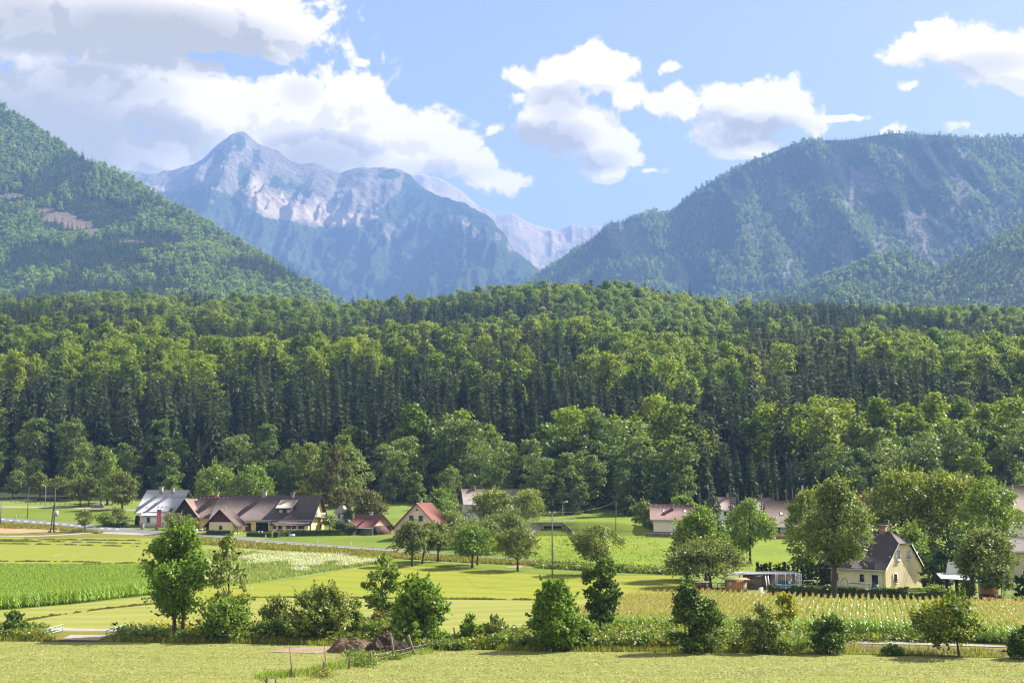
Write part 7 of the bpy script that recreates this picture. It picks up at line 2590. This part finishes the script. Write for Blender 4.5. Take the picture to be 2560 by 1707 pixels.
# trailer and rails at the left of the sheds
G_ = on(1753, 1474)
h = empty('trailer', G_, 'small rusty trailer with a white board under the big apple tree', 'trailer', rz=R_(5))
mb = MB()
mb.box(-0.9, 0.7, -0.5, 0.5, 0.45, 0.95)
mb.build('body', MAT['rust'], h)
mb = MB()
mb.box(-0.8, 1.3, -0.55, 0.55, 1.15, 1.22)
mb.build('board', MAT['white'], h)
for x in (-0.5, 0.4):
    mb = MB()
    mb.tube([(x, -0.62, 0.3), (x, -0.5, 0.3)], [0.3, 0.3], 12)
    mb.build('wheel', MAT['black'], h)
mb = MB()
mb.bar((1.25, -0.4, 0), (1.25, -0.4, 1.2), 0.1)
mb.build('prop', MAT['post'], h)
h = empty('garden_rail', on(1793, 1476), 'low wooden garden rail left of the orange hut', 'fence')
mb = MB()
mb.bar((0, 0, 1.1), (2.4, 0, 1.15), 0.14)
mb.build('rail', MAT['wood_grey'], h)
for x in (0.05, 0.7, 2.3):
    mb = MB()
    mb.bar((x, 0.05, -0.1), (x, 0.05, 1.03), 0.1)
    mb.build('post', MAT['post'], h)
# carport and shed on the right
G_ = on(2392, 1487)
h = empty('carport', G_, 'carport with bright white sheet roof on dark pillars', 'carport', rz=R_(-8))
mb = MB()
mb.prism([(-2.3, -1.0, 2.35), (2.8, -1.0, 2.1), (2.8, 3.0, 2.6), (-2.3, 3.0, 2.85)], (0, 0, 0.09))
mb.build('roof', MAT['galv'], h)
for x in (-1.4, 0.0, 2.3):
    mb = MB()
    mb.box(x - 0.22, x + 0.22, -0.5, -0.1, -0.2, 2.2)
    mb.build('pillar', MAT['wood_dark'], h)
mb = MB()
mb.prism([(-1.0, 3.2, 2.6), (1.4, 3.2, 2.6), (0.6, 3.2, 4.6), (-0.6, 3.2, 4.6)], (0, 0.1, 0))
mb.build('back_gable', MAT['wall_white'], h)
mb = MB()
mb.box(-2.6, 0.4, -0.9, 0.6, -0.1, 0.35)
mb.build('plinth', MAT['concrete'], h)
G_ = on(2474, 1496)
h = empty('garden_shed', G_, 'open orange shed with white roof right of the leaning trunk', 'shed', rz=R_(-6))
mb = MB()
mb.box(-1.2, 1.5, 1.2, 1.35, -0.1, 2.0)
mb.build('back_wall', MAT['wood_orange'], h)
mb = MB()
mb.prism([(-1.6, -0.6, 2.15), (1.9, -0.6, 2.05), (1.9, 2.0, 2.35), (-1.6, 2.0, 2.45)], (0, 0, 0.08))
mb.build('roof', MAT['galv'], h)
for x in (-1.35, 0.2, 1.6):
    mb = MB()
    mb.box(x - 0.06, x + 0.06, -0.35, -0.23, -0.2, 2.1)
    mb.build('post', MAT['greenpaint'] if x < 0 else MAT['post'], h)
mb = MB()
mb.box(-1.2, 1.5, -0.2, 1.1, -0.1, 0.55)
mb.build('bench', MAT['wood_dark'], h)
h = empty('toy_boat', on(2474, 1500), 'yellow toy cart on the ground before the open orange shed', 'toy')
mb = MB()
mb.box(-0.7, 0.7, -0.3, 0.3, 0.12, 0.4)
mb.build('tub', plain('yellow plastic', (0.6, 0.40, 0.03), 0.5), h)
for x in (-0.45, 0.45):
    mb = MB()
    mb.tube([(x, -0.34, 0.13), (x, 0.34, 0.13)], [0.13, 0.13], 8)
    mb.build('wheel', MAT['black'], h)
h = empty('garden_gate', on(2526, 1490), 'white framed garden gate left of the small dark conifers', 'gate')
mb = MB()
for x in (-0.8, 0.8):
    mb.box(x - 0.06, x + 0.06, -0.06, 0.06, -0.1, 1.45)
mb.box(-0.74, 0.74, -0.04, 0.04, 0.15, 0.25)
mb.box(-0.74, 0.74, -0.04, 0.04, 1.25, 1.35)
mb.build('frame', MAT['frame'], h)
mb = MB()
for k in range(9):
    mb.box(-0.7 + k * 0.165, -0.66 + k * 0.165, -0.015, 0.015, 0.25, 1.25)
mb.build('bars', MAT['galv'], h)
for x, lb in ((2545, 'left small dark conifer behind the white framed gate'), (2560, 'right small dark conifer behind the white framed gate')):
    tree('conifer', lb, x, 1492, 1440, x - 9, x + 9, 'cone', 'thuja', 700, 16, 0.2, 0.02, 0.24, r0=0.05, cat='conifer', nl=0)
h = empty('planter', on(2548, 1512), 'dark long planter box at the right end of the maize', 'planter')
mb = MB()
mb.box(-1.0, 2.5, -0.3, 0.3, -0.1, 0.75)
mb.build('box', MAT['wood_dark'], h)
rr = np.random.default_rng(31)
mb_p = np.stack([rr.uniform(-0.9, 2.4, 260), rr.uniform(-0.25, 0.25, 260), rr.uniform(0.75, 1.15, 260)], 1)
V, fq = leaves(rr, mb_p, unit(rr.normal(size=(260, 3)) + [0, 0, 1]), 0.13)
link('plants', mesh_np('plants', V, [fq], [LEAF['light']]), h)

# crows in and over the slender tree
def crow(label, px, py, Y, rz, fly):
    o = MB()
    o.ball((0, 0, 0), 0.16, 8, 6, (0.7, 1.6, 0.8))
    o.ball((0, -0.28, 0.07), 0.09, 7, 5)
    o.prism([(-0.07, 0.22, 0.0), (0.07, 0.22, 0.0), (0.1, 0.5, -0.03), (-0.1, 0.5, -0.03)], (0, 0, 0.03))
    if fly:
        for s in (-1, 1):
            o.prism([(0.08 * s, -0.12, 0.05), (0.5 * s, -0.02, 0.2), (0.78 * s, 0.14, 0.26), (0.4 * s, 0.16, 0.14), (0.08 * s, 0.14, 0.04)], (0, 0, 0.02))
    else:
        for s in (-1, 1):
            o.prism([(0.1 * s, -0.1, 0.06), (0.14 * s, 0.3, 0.0), (0.11 * s, 0.3, -0.06), (0.1 * s, -0.1, -0.08)], (0.02 * s, 0, 0))
            o.tube([(0.05 * s, 0.0, -0.1), (0.05 * s, 0.0, -0.24)], [0.012, 0.012], 4)
    q = o.build('crow', MAT['black'], None, at(px, py, Y), rz, smooth=False)
    tag(q, label, 'bird')


crow('black crow flying just right of the tall ash crown', 536, 1378, 146, 0.5, True)
crow('black crow perched on the slender tree, left of its trunk', 558, 1385, 146, 2.2, False)
crow('black crow perched on the right bough of the slender tree', 597, 1382, 146, 1.0, False)
crow('black crow flying low over the field bridge', 288, 1560, 160, 1.4, True)
